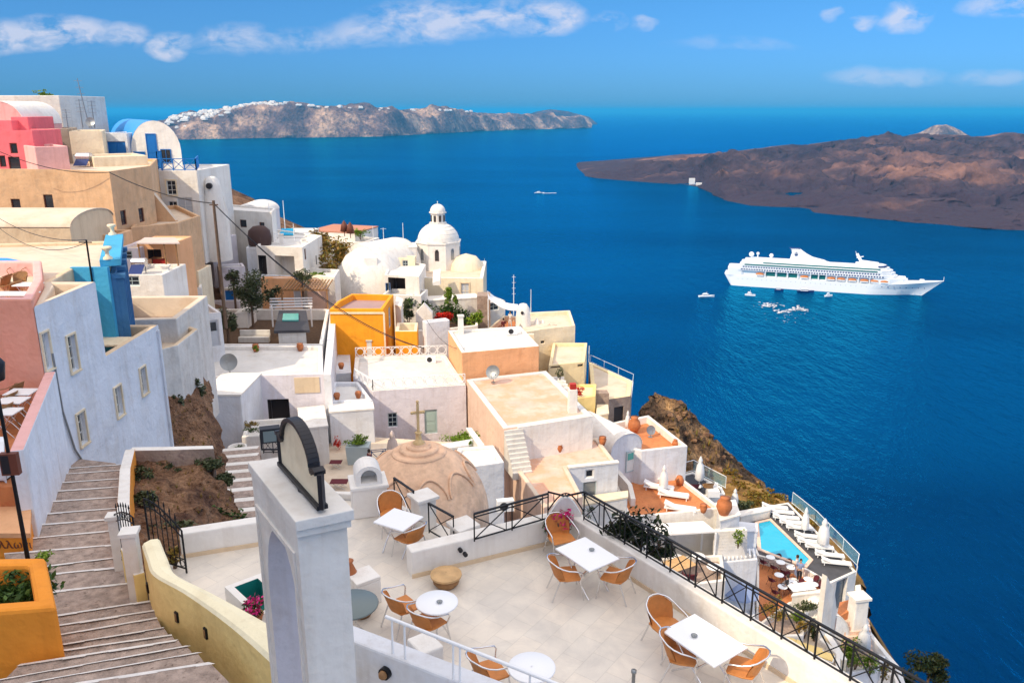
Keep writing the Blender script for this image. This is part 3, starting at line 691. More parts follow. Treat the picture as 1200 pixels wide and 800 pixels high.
# long tan house
zt = zat(201, 60)
r = house('tan_house', 'long tan house with small brown framed windows and a lit corner', 'house', [W(-90, 63, zt), W(70, 62, zt), W(128, 60, zt), W(176, 66, zt), W(184, 76, zt), W(-90, 78, zt)], zt, -16, 'tan', 'roofcream', par=.25,
      holes=[('win', 19, 242, .75, 1.15, B2), ('win', 57, 237, .75, 1.15, B2), ('win', 145, 255, .8, 1.1, B2), ('win', 166, 252, .8, 1.1, B2), ('win', 110, 258, .85, 1.1, B2),
             ('win', 47, 254, .6, .5, B2), ('win', 60, 253, .8, .5, B2), ('win', 71, 252, .6, .5, B2), ('door', 86, 261, 1.1, 1.6, {'frame': 'framebrown', 'leaf': 'navy'})])
mb = MB(); a = PY(94, 208, 61.4); mb.tube([a, a + Vector((0, 0, -3.4))], .05, 6); mb.build('drainpipe', 'tan', r)
house('terrace_wall_house', 'low tan terrace wall in front of the long tan house', 'terrace', fbY(zat(277, 56), (86, 56), (136, 56), 2.5), zat(275, 56), -16, 'tan', 'roofcream', par=.5)
house('tan_block', 'tan block with its shaded face right of the long tan house', 'house', [W(150, 61, -7), W(206, 63.5, -7), W(232, 68, -7), W(205, 76, -7), W(172, 74, -7)], zat(262, 63), -20, 'tan', 'roofcream', par=.35)
lowwall('stair_parapet', 'tan stair parapet sloping down beside the long tan house', [W(180, 67, -6), W(206, 67, -8)], -14, [zat(226, 67), zat(258, 67)], .5, 'tan', capm='roofcream')
house('lit_block', 'small sunlit peach block behind the pergola', 'house', fbY(zat(283, 57), (160, 57), (206, 57), 3), zat(284, 57), -20, 'peach', 'roofcream', par=.1, holes=[('gap', 181, 298, 1.0, .7, {'deep': 1}), ('door', 188, 318, 1.1, 1.9, {'frame': 'framebrown', 'leaf': 'redpaint'})])
# pergola
r = thing('pergola', 'light flat pergola roof on thin posts by the sunlit peach block', 'pergola', W(185, 55, -15))
mb = MB(); q = [W(158, 55, -8), W(209, 55, -8), W(204, 57.5, -8), W(168, 57.5, -8)]; z = zat(286, 55)
mb.prism(q, z, z + .08); mb.build('canopy', 'fabricbeige', r)
for u in (162, 192, 206):
    mb = MB(); p = W(u, 55.2, z); mb.tube([p, (p.x, p.y, -16)], .05, 6); mb.build('post', 'wood', r)
# blue vaulted house
z0 = zat(203, 80)
r = vault('blue_roofed_house', 'white house with a rounded gable and bright blue barrel roof', 'house', W(148, 80, 0), W(207, 80, 0), 17, zat(176, 80), 2.75, z0 - .1, 'white', 'blueroof', dvec=Vector((-.62, 1, 0)), lip=-.03)
vwin(r, 179, 178, 1.0, 3.4, 'door', frame='bluepaint', leaf='bluepaint'); vwin(r, 164, 184, 1.1, 1.0, 'win', frame='bluepaint', bars=(2, 1), pane='bluepaint'); vwin(r, 195, 183, 1.0, 1.3, 'win', frame='bluepaint', bars=(2, 1)); vwin(r, 187, 188, .6, 1.8, 'door', frame='bluepaint', leaf='bluepaint')
house('side_wing', 'white side wing with a blue shutter left of the rounded gable', 'house', fbY(zat(156, 79.5), (117, 79.5), (148, 79.5), 5), zat(156, 79.5), -12, 'whiteb', 'roofwhite', par=.2, holes=[('win', 137, 175, 1.7, 1.4, {'frame': 'bluepaint', 'pane': 'bluepaint', 'bars': (2, 1)})])
house('lower_storey', 'white lower storey with a balcony below the rounded gable', 'house', fbY(z0, (176, 76), (231, 76), 9), zat(200, 76), -14, 'white', 'roofwhite', par=.15,
      holes=[('win', 201, 220, .85, 1.3, {'trim': 'cream', 'bars': (2, 3)}), ('win', 203, 243, .8, 1.1, {}), ('win', 217, 241, 1.4, 1.5, {'pane': 'doorgrey'})])
def railing(name, label, path, h, m, seg=1.2, x=True, t=.03, group=None, circles=False, posts2=False, zoff=0, hand=.045):
    """metal railing along 3D path: handrail, lower rail, posts, braces"""
    path = [Vector(p) + Vector((0, 0, zoff)) for p in path]; root = thing(name, label, 'railing', path[0], group)
    up = Vector((0, 0, h)); mb = MB()
    for a, b in zip(path, path[1:]): mb.beam(a + up, b + up, hand, hand * .7)
    mb.build('handrail', m, root)
    mb = MB()
    for a, b in zip(path, path[1:]):
        mb.beam(a + up * .08, b + up * .08, t, t)
        if posts2: mb.beam(a + up * .88, b + up * .88, t * .8, t * .8)
    mb.build('lower_rail', m, root)
    for a, b in zip(path, path[1:]):
        L = (b - a).length; k = max(1, round(L / seg)); d = (b - a) / k
        for i in range(k + 1):
            p = a + d * i; mb = MB(); mb.beam(p, p + up, t * 1.1, t * 1.1)
            if posts2 and 0 < i: q = p - d.normalized() * .14; mb.beam(q + up * .08, q + up, t * .8, t * .8)
            mb.build('post', m, root)
        for i in range(k):
            p = a + d * i; q = p + d; lo = up * .08; hi = up * (.88 if posts2 else 1)
            if posts2: q = q - d.normalized() * .14
            mb = MB()
            if circles:
                c = (p + q) / 2 + up * .54; rr = min(L / k, h) * .42; dd = d.normalized()
                mb.tube([c + dd * rr * math.cos(s) + Vector((0, 0, rr * math.sin(s))) for s in [j * math.pi / 6 for j in range(12)]], t * .6, 4, closed=True)
                mb.build('ring', m, root)
            elif x:
                mb.beam(p + lo, q + hi, t * .7, t * .7); mb.beam(q + lo, p + hi, t * .7, t * .72); mb.build('cross_brace', m, root)
    return root
zz = zat(200, 76)
railing('blue_railing', 'bright blue balcony railing below the rounded gable', [W(177, 76.1, zz), W(230, 76.1, zz), W(233, 81, zz)], 1.05, 'bluepaint', 1.0, t=.07, hand=.1)
# chimney turret right of it
r = thing('chimney_turret', 'white tapered chimney turret right of the rounded gable house', 'chimney', W(240, 78, -14))
mb = MB(); c = W(240, 78, 0); c.z = 0; zt_ = zat(207, 78); mb.lathe((c.x, c.y, 0), [(1.25, -14), (1.2, zt_ - 3.4), (.75, zt_ - .9), (.6, zt_ - .3), (.3, zt_), (.01, zt_ + .05)], 14); mb.build('shaft', 'white', r)
mb = MB(); mb.tube([(c.x, c.y - 1, zt_ - .8), (c.x, c.y + .8, zt_ - .8)], .28, 10); mb.build('smoke_hole', 'dark', r)
# antennas
for i, (u, v0, v1, Y, l) in enumerate(((105, 92, 150, 75, 'tall lattice aerial mast with cross bars on the cream roof'), (97, 116, 150, 75, 'short aerial mast left of the tall lattice aerial'), (111, 118, 150, 75.5, 'short aerial mast right of the tall lattice aerial'),
        (80, 128, 151, 76, 'faint rusty aerial above the bare stone house'), (317, 236, 268, 86, 'white thin mast on the house behind the black cupola'), (334, 235, 268, 86, 'leaning white pole behind the black cupola'), (345, 262, 282, 84, 'short white flag pole beside the small turquoise pool'),
        (438, 265, 290, 96, 'white mast left of the small cross mast by the church'), (450, 267, 290, 96, 'mast with a cross bar behind the white barrel roof'), (473, 261, 292, 96, 'tall white mast beside the church drum'),
        (622, 339, 372, 84, 'tall thin mast beside the white rounded belfry'), (602, 322, 372, 86, 'spiky lattice mast above the white awning'), (690, 405, 424, 74, 'short mast above the yellow house'), (738, 452, 474, 72, 'thin pole at the corner of the stone terrace'), (568, 303, 330, 99, 'thin rod at the corner of the church roof'))):
    r = thing('antenna_mast', l, 'antenna', PY(u, v1, Y)); a = PY(u, v1, Y); b = Vector((a.x, a.y, PY(u, v0, Y).z)); H = b.z - a.z; mb = MB()
    if i == 0: b = b + Vector((-.5, 0, 0))
    mb.tube([a, b], [.06, .03], 5); mb.build('pole', 'greymetal' if i in (0, 1, 2, 3) else 'plastic', r)
    for k in range(4 if i in (0, 1, 2, 3, 11) else 1 if i in (8,) else 0):
        mb = MB(); q = a.lerp(b, .95 - .13 * k); l_ = .35 if i != 11 else .2; mb.beam(q - Vector((l_, 0, 0)), q + Vector((l_, 0, 0)), .03, .03)
        mb.build('cross_bar', 'greymetal' if i < 4 else 'plastic', r)
def dish(label, base, rad, m, az, tiltz=.5, h=.6):
    base = Vector(base); r = thing('satellite_dish', label, 'satellite dish', base)
    mb = MB(); top = base + Vector((0, 0, h)); mb.tube([base, top], .035, 6); mb.box(base + Vector((0, 0, .02)), (.3, .3, .05)); mb.build('post', 'greymetal', r)
    n = Vector((math.cos(az), math.sin(az), tiltz)).normalized(); x = n.cross(Vector((0, 0, 1))).normalized(); y = x.cross(n)
    c = top + Vector((0, 0, rad * .5)); mb = MB()
    for sgn in (0, .02): mb.grid([[c + (x * math.cos(t) + y * math.sin(t)) * rr * rad + n * (rr * rr * .22 * rad - sgn) for t in [i * math.pi / 12 for i in range(24)]] for rr in (.01, .4, .7, 1)], closed=True)
    mb.build('reflector', m, r)
    mb = MB(); f = c + n * rad * 1.0; mb.tube([c - y * rad * .95 + n * .2 * rad, f], .015, 5); mb.box(f, (.09, .09, .09)); mb.build('feed_arm', 'greymetal', r)
dish('round grey dish on the aerial mast near the blue barrel roof', W(107, 74.6, zat(150, 74.6)), .4, 'greymetal', -1.4, .3, .3)

# ======== buildings below: cream vault roof and the bright blue building
z = -6.0
vault('vaulted_roof', 'long grey white rounded roof below the long tan house', 'house', P(82, 268, -7.3) + Vector((0, 0, 0)), P(82, 268, -7.3) + Vector((-.1, 6.0, 0)), 34, -7.2, .75, -12, 'sand', 'roofcream', dvec=Vector((-1, .02, 0)), lip=.02)
za = -6.0
r = house('cream_roofed_house', 'broad house with a flat cream roof behind the bright blue facade', 'house', [P(-120, 332, za), P(58, 331, za), P(86, 314, za), P(127, 313, za), P(133, 282, za), P(-120, 288, za)], za, -14, 'sand', 'roofcream', par=.15)
mb = MB(); A = P(85.5, 313, za); B = P(127.5, 313, za); y = -.06
dd = (B - A).normalized(); nn = Vector((dd.y, -dd.x, 0))
mb.prism([A + nn * .05, B + nn * .05 + dd * .05, B + nn * .25 + dd * .05, A + nn * .25], -13, za + .03); mb.build('facade_wall', 'skyblue', r)
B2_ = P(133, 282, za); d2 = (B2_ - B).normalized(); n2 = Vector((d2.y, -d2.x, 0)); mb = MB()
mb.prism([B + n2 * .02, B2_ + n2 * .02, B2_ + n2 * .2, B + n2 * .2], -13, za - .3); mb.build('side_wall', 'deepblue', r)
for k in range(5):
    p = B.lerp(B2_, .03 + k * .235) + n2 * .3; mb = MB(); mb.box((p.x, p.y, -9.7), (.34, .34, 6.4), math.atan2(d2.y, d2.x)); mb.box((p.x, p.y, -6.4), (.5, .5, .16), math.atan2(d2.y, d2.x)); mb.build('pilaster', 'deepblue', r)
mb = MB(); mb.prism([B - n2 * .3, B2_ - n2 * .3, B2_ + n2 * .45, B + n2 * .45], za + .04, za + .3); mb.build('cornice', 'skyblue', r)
for k in (0.02, .98):
    p = B.lerp(B2_, k); mb = MB(); mb.lathe((p.x, p.y, za + .3), [(.18, 0), (.17, .08), (.08, .14), (.07, .3), (.2, .42), (.18, .5), (.01, .5)], 12); mb.build('urn', 'cream', r)
r = house('blue_roof_box', 'low roof slab painted bright blue at the left edge', 'roof box', [P(-20, 302.5, -5.85), P(8, 303, -5.85), P(36, 309, -5.85), P(-20, 312, -5.85)], -5.95, -6.3, 'blueroof', 'blueroof', par=0)

# ======== pale blue corner house and pink restaurant terraces
X0 = -14.8
def onX(X, u, v):
    d = ray(u, v); return d * (X / d.x)
FW = dict(frame='framewhite', bars=(2, 3), trim='cream', tw=.06, deep=.16)
zt1 = -5.85
r = house('pale_blue_house', 'tall pale blue house with three white framed windows above the steps', 'house', [(X0 + .005, 24.41), (X0 + .005, 28.25), (-16.75, 28.25), (-16.14, 27.4)], zt1, -15, 'bluewall', 'roofcream', par=.5, pt=.3, capm='roofcream',
          holes=[('win', 85, 414, .5, 1.25, FW), ('win', 96, 502, .5, 1.15, FW), ('win', 53, 412, .4, 1.2, FW)])
r2 = house('pale_blue_wing', 'lower pale blue wing with a sunken terrace at its top', 'house', [(X0, 28.255), (X0, 32.8), (X0 - 5, 32.8), (X0 - 5, 28.255)], -8.62, -15.5, 'bluewall', 'roofcream', par=.95, pt=.28, capm='sand',
          holes=[('win', 139, 470, .5, 1.15, FW), ('win', 168, 446, .5, 1.1, FW)])
mb = MB(); p = onX(X0 + .08, 187, 400); mb.tube([(X0 + .08, 32.6, -8.8), (X0 + .08, 32.6, -15)], .05, 6); mb.build('drainpipe', 'bluewall', r2)
mb = MB(); mb.tube([(X0 + .06, 24.9, -7.5), (X0 + .06, 24.95, -9.5), (X0 + .06, 25.3, -11), (X0 + .06, 26.0, -12.2)], .035, 6); mb.build('cable', 'greymetal', r)
# table and stools on the sunken terrace
r = thing('terrace_table', 'long white topped table in the sunken terrace of the blue wing', 'table', (X0 - 1.5, 31, -9.57))
mb = MB(); mb.box((X0 - 1.5, 31, -8.85), (2.4, 1.2, .07)); mb.build('table_top', 'cream', r)
for dx in (-1, 1):
    for dy in (-.45, .45): mb = MB(); mb.tube([(X0 - 1.5 + dx, 31 + dy, -8.88), (X0 - 1.5 + dx, 31 + dy, -9.57)], .04, 6); mb.build('leg', 'plastic', r)
# pink restaurant
zp = -5.25
r = house('salmon_house', 'salmon pink house with a dining terrace on its roof', 'house', [(X0, 24.39), (X0 - 14, 24.39), (X0 - 14, 31), (-18.2, 31), (-16.2, 27.5)], zat(350, 24.4), -12.5, 'salmon', 'tiles_orange', par=.9, pt=.3, capm='pinkpale')
ZT2 = zat(350, 24.4) - .9
# ======== furniture prototypes
def chair(name, label, seatm='rattan', framem='metal', group=None, cat='chair'):
    r = thing(name, label, cat, (0, 0, 0), group)
    mb = MB(); n = 8
    def arc(z, rad, k=0): return [(rad * math.sin(t), -rad * 1.0 * math.cos(t) + k, z) for t in [R(-68) + R(136) * i / n for i in range(n + 1)]]
    pts = [(.25, .22), (.26, -.05), (.22, -.2), (0, -.25), (-.22, -.2), (-.26, -.05), (-.25, .22)]
    mb.prism(pts, .425, .455); mb.build('seat', seatm, r, weld=True, bevel=.008)
    mb = MB(); rows = []
    for z, rad, k in ((.44, .255, .0), (.56, .275, -.02), (.7, .29, -.05), (.8, .295, -.085), (.815, .29, -.09)):
        row = arc(z, rad, k)
        row = [(x, y, z - .10 * max(0, abs(i - n / 2) / (n / 2) - .45) * (z - .44) / .36 * 1.8) for i, (x, y, _) in enumerate(row)]
        rows.append(row)
    back = [[(x * .92, y * .92 if y < 0 else y, z) for x, y, z in row] for row in rows]
    mb.grid(rows); mb.grid([q[::-1] for q in back]); mb.grid([rows[-1], back[-1]]); mb.grid([rows[0], back[0]])
    mb.build('backrest', seatm, r)
    for sx in (-1, 1):
        mb = MB(); mb.tube([(sx * .25, .2, .43), (sx * .28, .27, 0)], .014, 7); mb.build('leg', framem, r)
        mb = MB(); mb.tube([(sx * .22, -.18, .43), (sx * .25, -.34, 0)], .014, 7); mb.build('leg', framem, r)
        mb = MB(); mb.tube([(sx * .26, .2, .43), (sx * .3, .24, .58), (sx * .302, .2, .64), (sx * .302, .1, .665), (sx * .3, -.03, .685), (sx * .285, -.15, .725), (sx * .25, -.25, .775), (sx * .2, -.3, .8)], .014, 7); mb.build('armrest', framem, r)
    mb = MB(); mb.tube([(.2, -.3, .8), (.1, -.375, .83), (0, -.39, .835), (-.1, -.375, .83), (-.2, -.3, .8)], .014, 7)
    mb.build('top_rail', framem, r)
    for y_, x_ in ((.2, .25), (-.18, .22)): mb = MB(); mb.tube([(x_, y_, .42), (-x_, y_, .42)], .012, 6); mb.build('seat_rail', framem, r)
    return r
def rect_table(name, label, loc, rz, lx, ly, group=None, top='plastic', h=.74):
    r = thing(name, label, 'table', (0, 0, 0), group)
    mb = MB(); mb.box((0, 0, h - .015), (lx, ly, .035)); mb.build('table_top', top, r, weld=True, bevel=.01)
    mb = MB(); mb.box((0, 0, h - .06), (lx * .7, ly * .7, .04)); mb.build('apron', 'metal', r)
    for sy in (-1, 1):
        for sx in (-1, 1):
            mb = MB(); y = sy * ly * .33
            mb.tube([(sx * lx * .36, y, h - .05), (sx * lx * .1, y, h * .5), (-sx * lx * .02, y, h * .42), (-sx * lx * .12, y * 1.02, h * .3), (-sx * lx * .36, y, .0)], .016, 7); mb.build('leg', 'metal', r)
    r.location = loc; r.rotation_euler = (0, 0, rz); return r
def round_table(name, label, loc, rad, group=None, top='plastic', h=.74, base='metal'):
    r = thing(name, label, 'table', (0, 0, 0), group)
    mb = MB(); mb.lathe((0, 0, 0), [(.01, h - .03), (rad - .01, h - .03), (rad, h - .02), (rad, h), (rad - .012, h + .008), (.01, h + .008)], 36); mb.build('table_top', top, r)
    for k in range(3):
        a = k * 2.094 + .5; mb = MB(); mb.tube([(rad * .3 * math.cos(a), rad * .3 * math.sin(a), h - .03), (.05 * math.cos(a), .05 * math.sin(a), h * .45), (rad * .6 * math.cos(a), rad * .6 * math.sin(a), 0)], .015, 6); mb.build('leg', base, r)
    r.location = loc; return r
ZT = -9.0
G = 'orange wicker armchairs on the marble terrace'
ch0 = chair('wicker_armchair', 'orange wicker armchair with shiny metal frame, seen from behind at the far side of the first rectangular table', group=G)
def facing(p, q): d = Vector(q) - Vector(p); return math.atan2(d.y, d.x) - math.pi / 2
def put(proto, first, p, rz, label, group=None, scale=None):
    if first: proto.location = p; proto.rotation_euler = (0, 0, rz); proto['label'] = label; return proto
    return dup(proto, p, rz, label, group, scale)
t1 = P(688, 648, ZT + .74); t1.z = ZT
t2 = P(825, 748, ZT + .74); t2.z = ZT
t3 = P(467, 608, ZT + .74); t3.z = ZT
t4 = P(512, 705, ZT + .74); t4.z = ZT
t5 = P(623, 781, ZT + .74); t5.z = ZT
WD = Vector((2.67, -3.7, 0)).normalized()
rzt = math.atan2(WD.y, WD.x)
rect_table('cafe_table', 'white rectangular cafe table beside the pink flowers in the terrace corner', t1, rzt, 1.02, .77, 'rectangular white cafe tables')
rect_table('cafe_table', 'white rectangular cafe table along the parapet at the bottom right', t2, rzt, 1.12, .8, 'rectangular white cafe tables')
rect_table('cafe_table', 'white square cafe table beside the small white shrine', t3, 1.05, .72, .78, 'rectangular white cafe tables')
round_table('round_cafe_table', 'white round cafe table in the middle of the terrace', t4, .37, 'round white cafe tables')
round_table('round_cafe_table', 'white round cafe table at the bottom edge behind the pipe handrail', t5, .37, 'round white cafe tables')
def fl(u, v): return P(u, v, ZT)
CH = [(fl(657, 652), t1, None, 'orange wicker armchair in front of the pink flowers at the corner table'),
      (fl(664, 695), t1, -.35, 'orange wicker armchair on the left side of the corner table'),
      (fl(720, 697), t1, None, 'orange wicker armchair on the near side of the corner table, back turned to the viewer'),
      (fl(779, 757), t2, None, 'orange wicker armchair at the far left end of the bottom right table'),
      (fl(798, 793), t2, -.2, 'orange wicker armchair at the near left side of the bottom right table'),
      (fl(868, 808), t2, None, 'orange wicker armchair nearest the bottom right corner of the terrace'),
      (fl(460, 622), t3, None, 'orange wicker armchair behind the square table by the white shrine'),
      (fl(481, 650), t3, None, 'orange wicker armchair in front of the square table by the white shrine'),
      (fl(474, 733), t4 + Vector((0, .1, 0)), 1.1, 'orange wicker armchair turned sideways left of the middle round table'),
      (fl(503, 752), t4, .15, 'orange wicker armchair between the pipe handrail and the middle round table'),
      (fl(575, 812), t5, .9, 'orange wicker armchair cut by the bottom edge beside the last round table')]
for i, (p, t, off, lab) in enumerate(CH): put(ch0, i == 0, p, facing(p, t) + (off or 0), lab, G, (1.0, 1.0, .97))

# ======== terrace floor
def marble():
    m = bpy.data.materials.new('marble'); m.use_nodes = True; nt = m.node_tree; N = nt.nodes; L = nt.links; b = N['Principled BSDF']
    g = N.new('ShaderNodeNewGeometry'); mp = N.new('ShaderNodeMapping'); mp.inputs['Rotation'].default_value = (0, 0, rzt); L.new(g.outputs['Position'], mp.inputs['Vector'])
    br = N.new('ShaderNodeTexBrick'); br.inputs['Scale'].default_value = 1; br.inputs['Brick Width'].default_value = .62; br.inputs['Row Height'].default_value = .42; br.inputs['Mortar Size'].default_value = .006; br.inputs['Mortar Smooth'].default_value = .4
    br.inputs['Color1'].default_value = (.80, .72, .61, 1); br.inputs['Color2'].default_value = (.75, .69, .6, 1); br.inputs['Mortar'].default_value = (.66, .6, .52, 1); L.new(mp.outputs[0], br.inputs['Vector'])
    n = N.new('ShaderNodeTexNoise'); n.inputs['Scale'].default_value = 1.1; n.inputs['Detail'].default_value = 9; n.inputs['Roughness'].default_value = .65; n.inputs['Distortion'].default_value = .6; L.new(g.outputs['Position'], n.inputs['Vector'])
    r = N.new('ShaderNodeValToRGB'); L.new(n.outputs['Fac'], r.inputs['Fac']); r.color_ramp.elements[0].position = .34; r.color_ramp.elements[0].color = (.74, .75, .78, 1); r.color_ramp.elements[1].position = .6; r.color_ramp.elements[1].color = (1, 1, 1, 1)
    mx = N.new('ShaderNodeMix'); mx.data_type = 'RGBA'; mx.blend_type = 'MULTIPLY'; mx.inputs['Factor'].default_value = .8; L.new(br.outputs['Color'], mx.inputs['A']); L.new(r.outputs['Color'], mx.inputs['B']); L.new(mx.outputs['Result'], b.inputs['Base Color'])
    r3 = N.new('ShaderNodeValToRGB'); L.new(n.outputs['Fac'], r3.inputs['Fac']); r3.color_ramp.elements[0].color = (.3, .3, .3, 1); r3.color_ramp.elements[1].color = (.65, .65, .65, 1); L.new(r3.outputs['Color'], b.inputs['Roughness'])
    bp = N.new('ShaderNodeBump'); bp.inputs['Strength'].default_value = .4; bp.inputs['Distance'].default_value = .01; L.new(br.outputs['Fac'], bp.inputs['Height']); bp.invert = True; L.new(bp.outputs[0], b.inputs['Normal'])
    MATS['marble'] = m
marble()
sheet('marble_terrace', [(-7.3, 14.3), (-6.9, 15.3), (-4.5, 16.1), (-4.4, 17.7), (-2.7, 17.5), (-1.2, 16.1), (-.9, 15), (1.3, 16.0), (3.2, 13.3), (8.2, 6.3), (-3.7, 6.3), (-3.9, 10.6)], ZT, 'marble', th=.4)
r = thing('terrace_foundation', 'white retaining wall carrying the marble terrace', 'wall', (0, 12, -18)); mb = MB()
mb.prism([(-7.2, 14.35), (-6.8, 15.25), (-4.45, 16.05), (-4.35, 17.65), (-2.75, 17.4), (-1.2, 16.0), (-.9, 14.95), (1.3, 15.95), (3.1, 13.3), (8.1, 6.4), (-3.6, 6.4), (-3.8, 10.6)], -20, ZT - .41); mb.build('wall', 'whiteb', r)
# parapets
cn = Vector((1.24, 15.81)); n1 = Vector((-1.3, 2.79)).normalized(); n2 = Vector((3.7, 2.67)).normalized()
a1 = Vector((-2.0, 14.3)) + n1 * .17; c1 = cn + n1 * .17 + Vector((.1, .05)); e1 = cn + n2 * .13 ; e2 = e1 + Vector((WD.x, WD.y)) * 12
lowwall('terrace_parapet', 'thick low white parapet between the stone dome and the marble terrace', [a1, c1], ZT, -8.42, .34, 'white', bevel=.03)
lowwall('terrace_parapet', 'long white parapet running to the bottom right under the black railing', [e1 + Vector((-WD.x, -WD.y)) * .25, e2], ZT - 1, -8.42, .27, 'white', bevel=.03)
lowwall('skirting', 'tan skirting strip at the foot of the long white parapet', [e1 - n2 * .145, e2 - n2 * .145], ZT, ZT + .09, .02, 'sand', cat='skirting', bevel=0)
lowwall('skirting', 'tan skirting strip at the foot of the thick low parapet', [a1 - n1 * .185, c1 - n1 * .185], ZT, ZT + .09, .02, 'sand', cat='skirting', bevel=0)
lowwall('terrace_parapet', 'low white parapet at the far left of the terrace beyond the gate', [(-6.95, 15.2), (-4.5, 16.05)], ZT - 1.5, -8.45, .3, 'white', bevel=.03)
lowwall('terrace_parapet', 'short white kerb behind the small white shrine', [(-4.4, 16.1), (-4.3, 17.8), (-3.2, 17.7)], ZT - 1.5, -8.85, .25, 'white', bevel=.03)
lowwall('skirting', 'tan skirting strip at the foot of the far left parapet', [(-6.9, 15.04), (-4.45, 15.89)], ZT, ZT + .09, .02, 'sand', cat='skirting', bevel=0)
# black railings
zr = -8.42
A_ = P(556, 634, zr); Bc = P(642, 609, zr); C_ = P(684, 609, zr); D_ = C_ + WD * 12.5
railing('black_railing', 'black cross braced railing between the stone dome and the peach house', [A_, Bc], .62, 'iron', 1.0, posts2=True, t=.026)
railing('black_railing', 'long black cross braced railing running down to the bottom right corner', [C_, D_], .66, 'iron', .62, posts2=True, t=.024)
railing('black_railing', 'black cross braced railing from the shrine to the square white pillar', [P(463, 594, ZT + .1), P(486, 611, ZT + .1)], .75, 'iron', 1.2, t=.024)
railing('black_railing', 'short black cross braced railing right of the square white pillar', [P(503, 624, ZT + .1), P(532, 641, ZT + .1)], .72, 'iron', 1.1, t=.024)
# arched corner piece
r = thing('corner_arch', 'black arched railing over a white half round panel in the terrace corner', 'railing', (Bc + C_) / 2)
top = Vector((0, 0, .66)); mb = MB(); apex = PY(662, 581, (Bc.y + C_.y) / 2 + .25)
k = PY(664, 605, Bc.y + .35)
mb.tube([Bc + top, apex, C_ + top], .022, 6); mb.build('handrail', 'iron', r)
mb = MB()
arcp = [Bc.lerp(C_, i / 12) + Vector((0, .1, .16 + .42 * math.sin(math.pi * i / 12))) for i in range(13)]
mb.tube(arcp, .016, 5)
for i in range(0, 12, 2): mb.beam(arcp[i], (Bc + top).lerp(apex, min(1, i / 6)) if i <= 6 else apex.lerp(C_ + top, (i - 6) / 6), .016, .016)
mb.build('brace', 'iron', r)
mb = MB(); pr = [Bc.lerp(C_, .06 + .88 * i / 14) + Vector((0, .14, .05 + .4 * math.sin(math.pi * i / 14))) for i in range(15)]; bt = Vector((0, .12, 0))
lo0 = Vector((pr[0].x, pr[0].y, zr - .5)); lo1 = Vector((pr[-1].x, pr[-1].y, zr - .5))
mb.face([lo0, lo1] + pr[::-1]); mb.face([p + bt for p in ([lo0, lo1] + pr[::-1])][::-1]); mb.grid([pr, [p + bt for p in pr]], smooth=False); mb.build('arched_panel', 'white', r)
# pillars
def pillar(label, c, w, z0, z1, m='white', cap=.06):
    r = thing('white_pillar', label, 'pillar', (c[0], c[1], z0)); mb = MB(); mb.box((c[0], c[1], (z0 + z1) / 2), (w, w, z1 - z0), rzt); mb.build('shaft', m, r, weld=True, bevel=.02)
    mb = MB(); mb.box((c[0], c[1], z1 + .04), (w + cap * 2, w + cap * 2, .08), rzt); mb.build('cap', m, r, weld=True, bevel=.015)
p = P(497, 617, ZT); pillar('square white pillar between the two short black railings', p, .42, ZT - 1, ZT + .72)
p = P(543, 641, ZT); pillar('low white pillar at the end of the short black railing', p, .42, ZT - 1, ZT + .5)
p = P(427, 703, ZT); pillar('low white block beside the belfry on the terrace', p, .5, ZT, ZT + .48, cap=0)
# shrine
p = P(433, 598, ZT); r = thing('white_shrine', 'small white shrine block with a rounded niche on the terrace', 'shrine', p); rz = .28
q = Matrix.Rotation(rz, 3, 'Z')
mb = MB(); mb.box(p + Vector((0, 0, .36)), (.78, .7, .72), rz); mb.build('base', 'white', r, weld=True, bevel=.02)
mb = MB(); mb.box(p + Vector((0, 0, .75)), (.86, .78, .08), rz); mb.build('slab', 'white', r, weld=True, bevel=.015)
mb = MB(); n = 12; pf = [(-.3 * math.cos(math.pi * i / n), .98 + .27 * math.sin(math.pi * i / n)) for i in range(n + 1)]; pi_ = [(x * .62, .93 + (z - .93) * .72) for x, z in pf]
pf = [(-.3, .79)] + pf + [(.3, .79)]; pi_ = [(-.186, .84)] + pi_ + [(.186, .84)]
def sh(x, y, z): return p + q @ Vector((x, y, z))
mb.grid([[sh(x, -.3, z) for x, z in pf], [sh(x, .3, z) for x, z in pf]], smooth=False); mb.grid([[sh(x, -.3, z) for x, z in pi_], [sh(x, -.3, z) for x, z in pf]], smooth=False)
mb.grid([[sh(x, .1, z) for x, z in pi_], [sh(x, -.3, z) for x, z in pi_]], smooth=False); mb.face([sh(x, .1, z) for x, z in pi_]); mb.face([sh(x, .3, z) for x, z in pf]); mb.face([sh(-.186, -.3, .84), sh(.186, -.3, .84), sh(.3, -.3, .79), sh(-.3, -.3, .79)]); mb.face([sh(-.186, -.3, .84), sh(.186, -.3, .84), sh(.186, .1, .84), sh(-.186, .1, .84)])
mb.build('niche_hood', 'white', r)
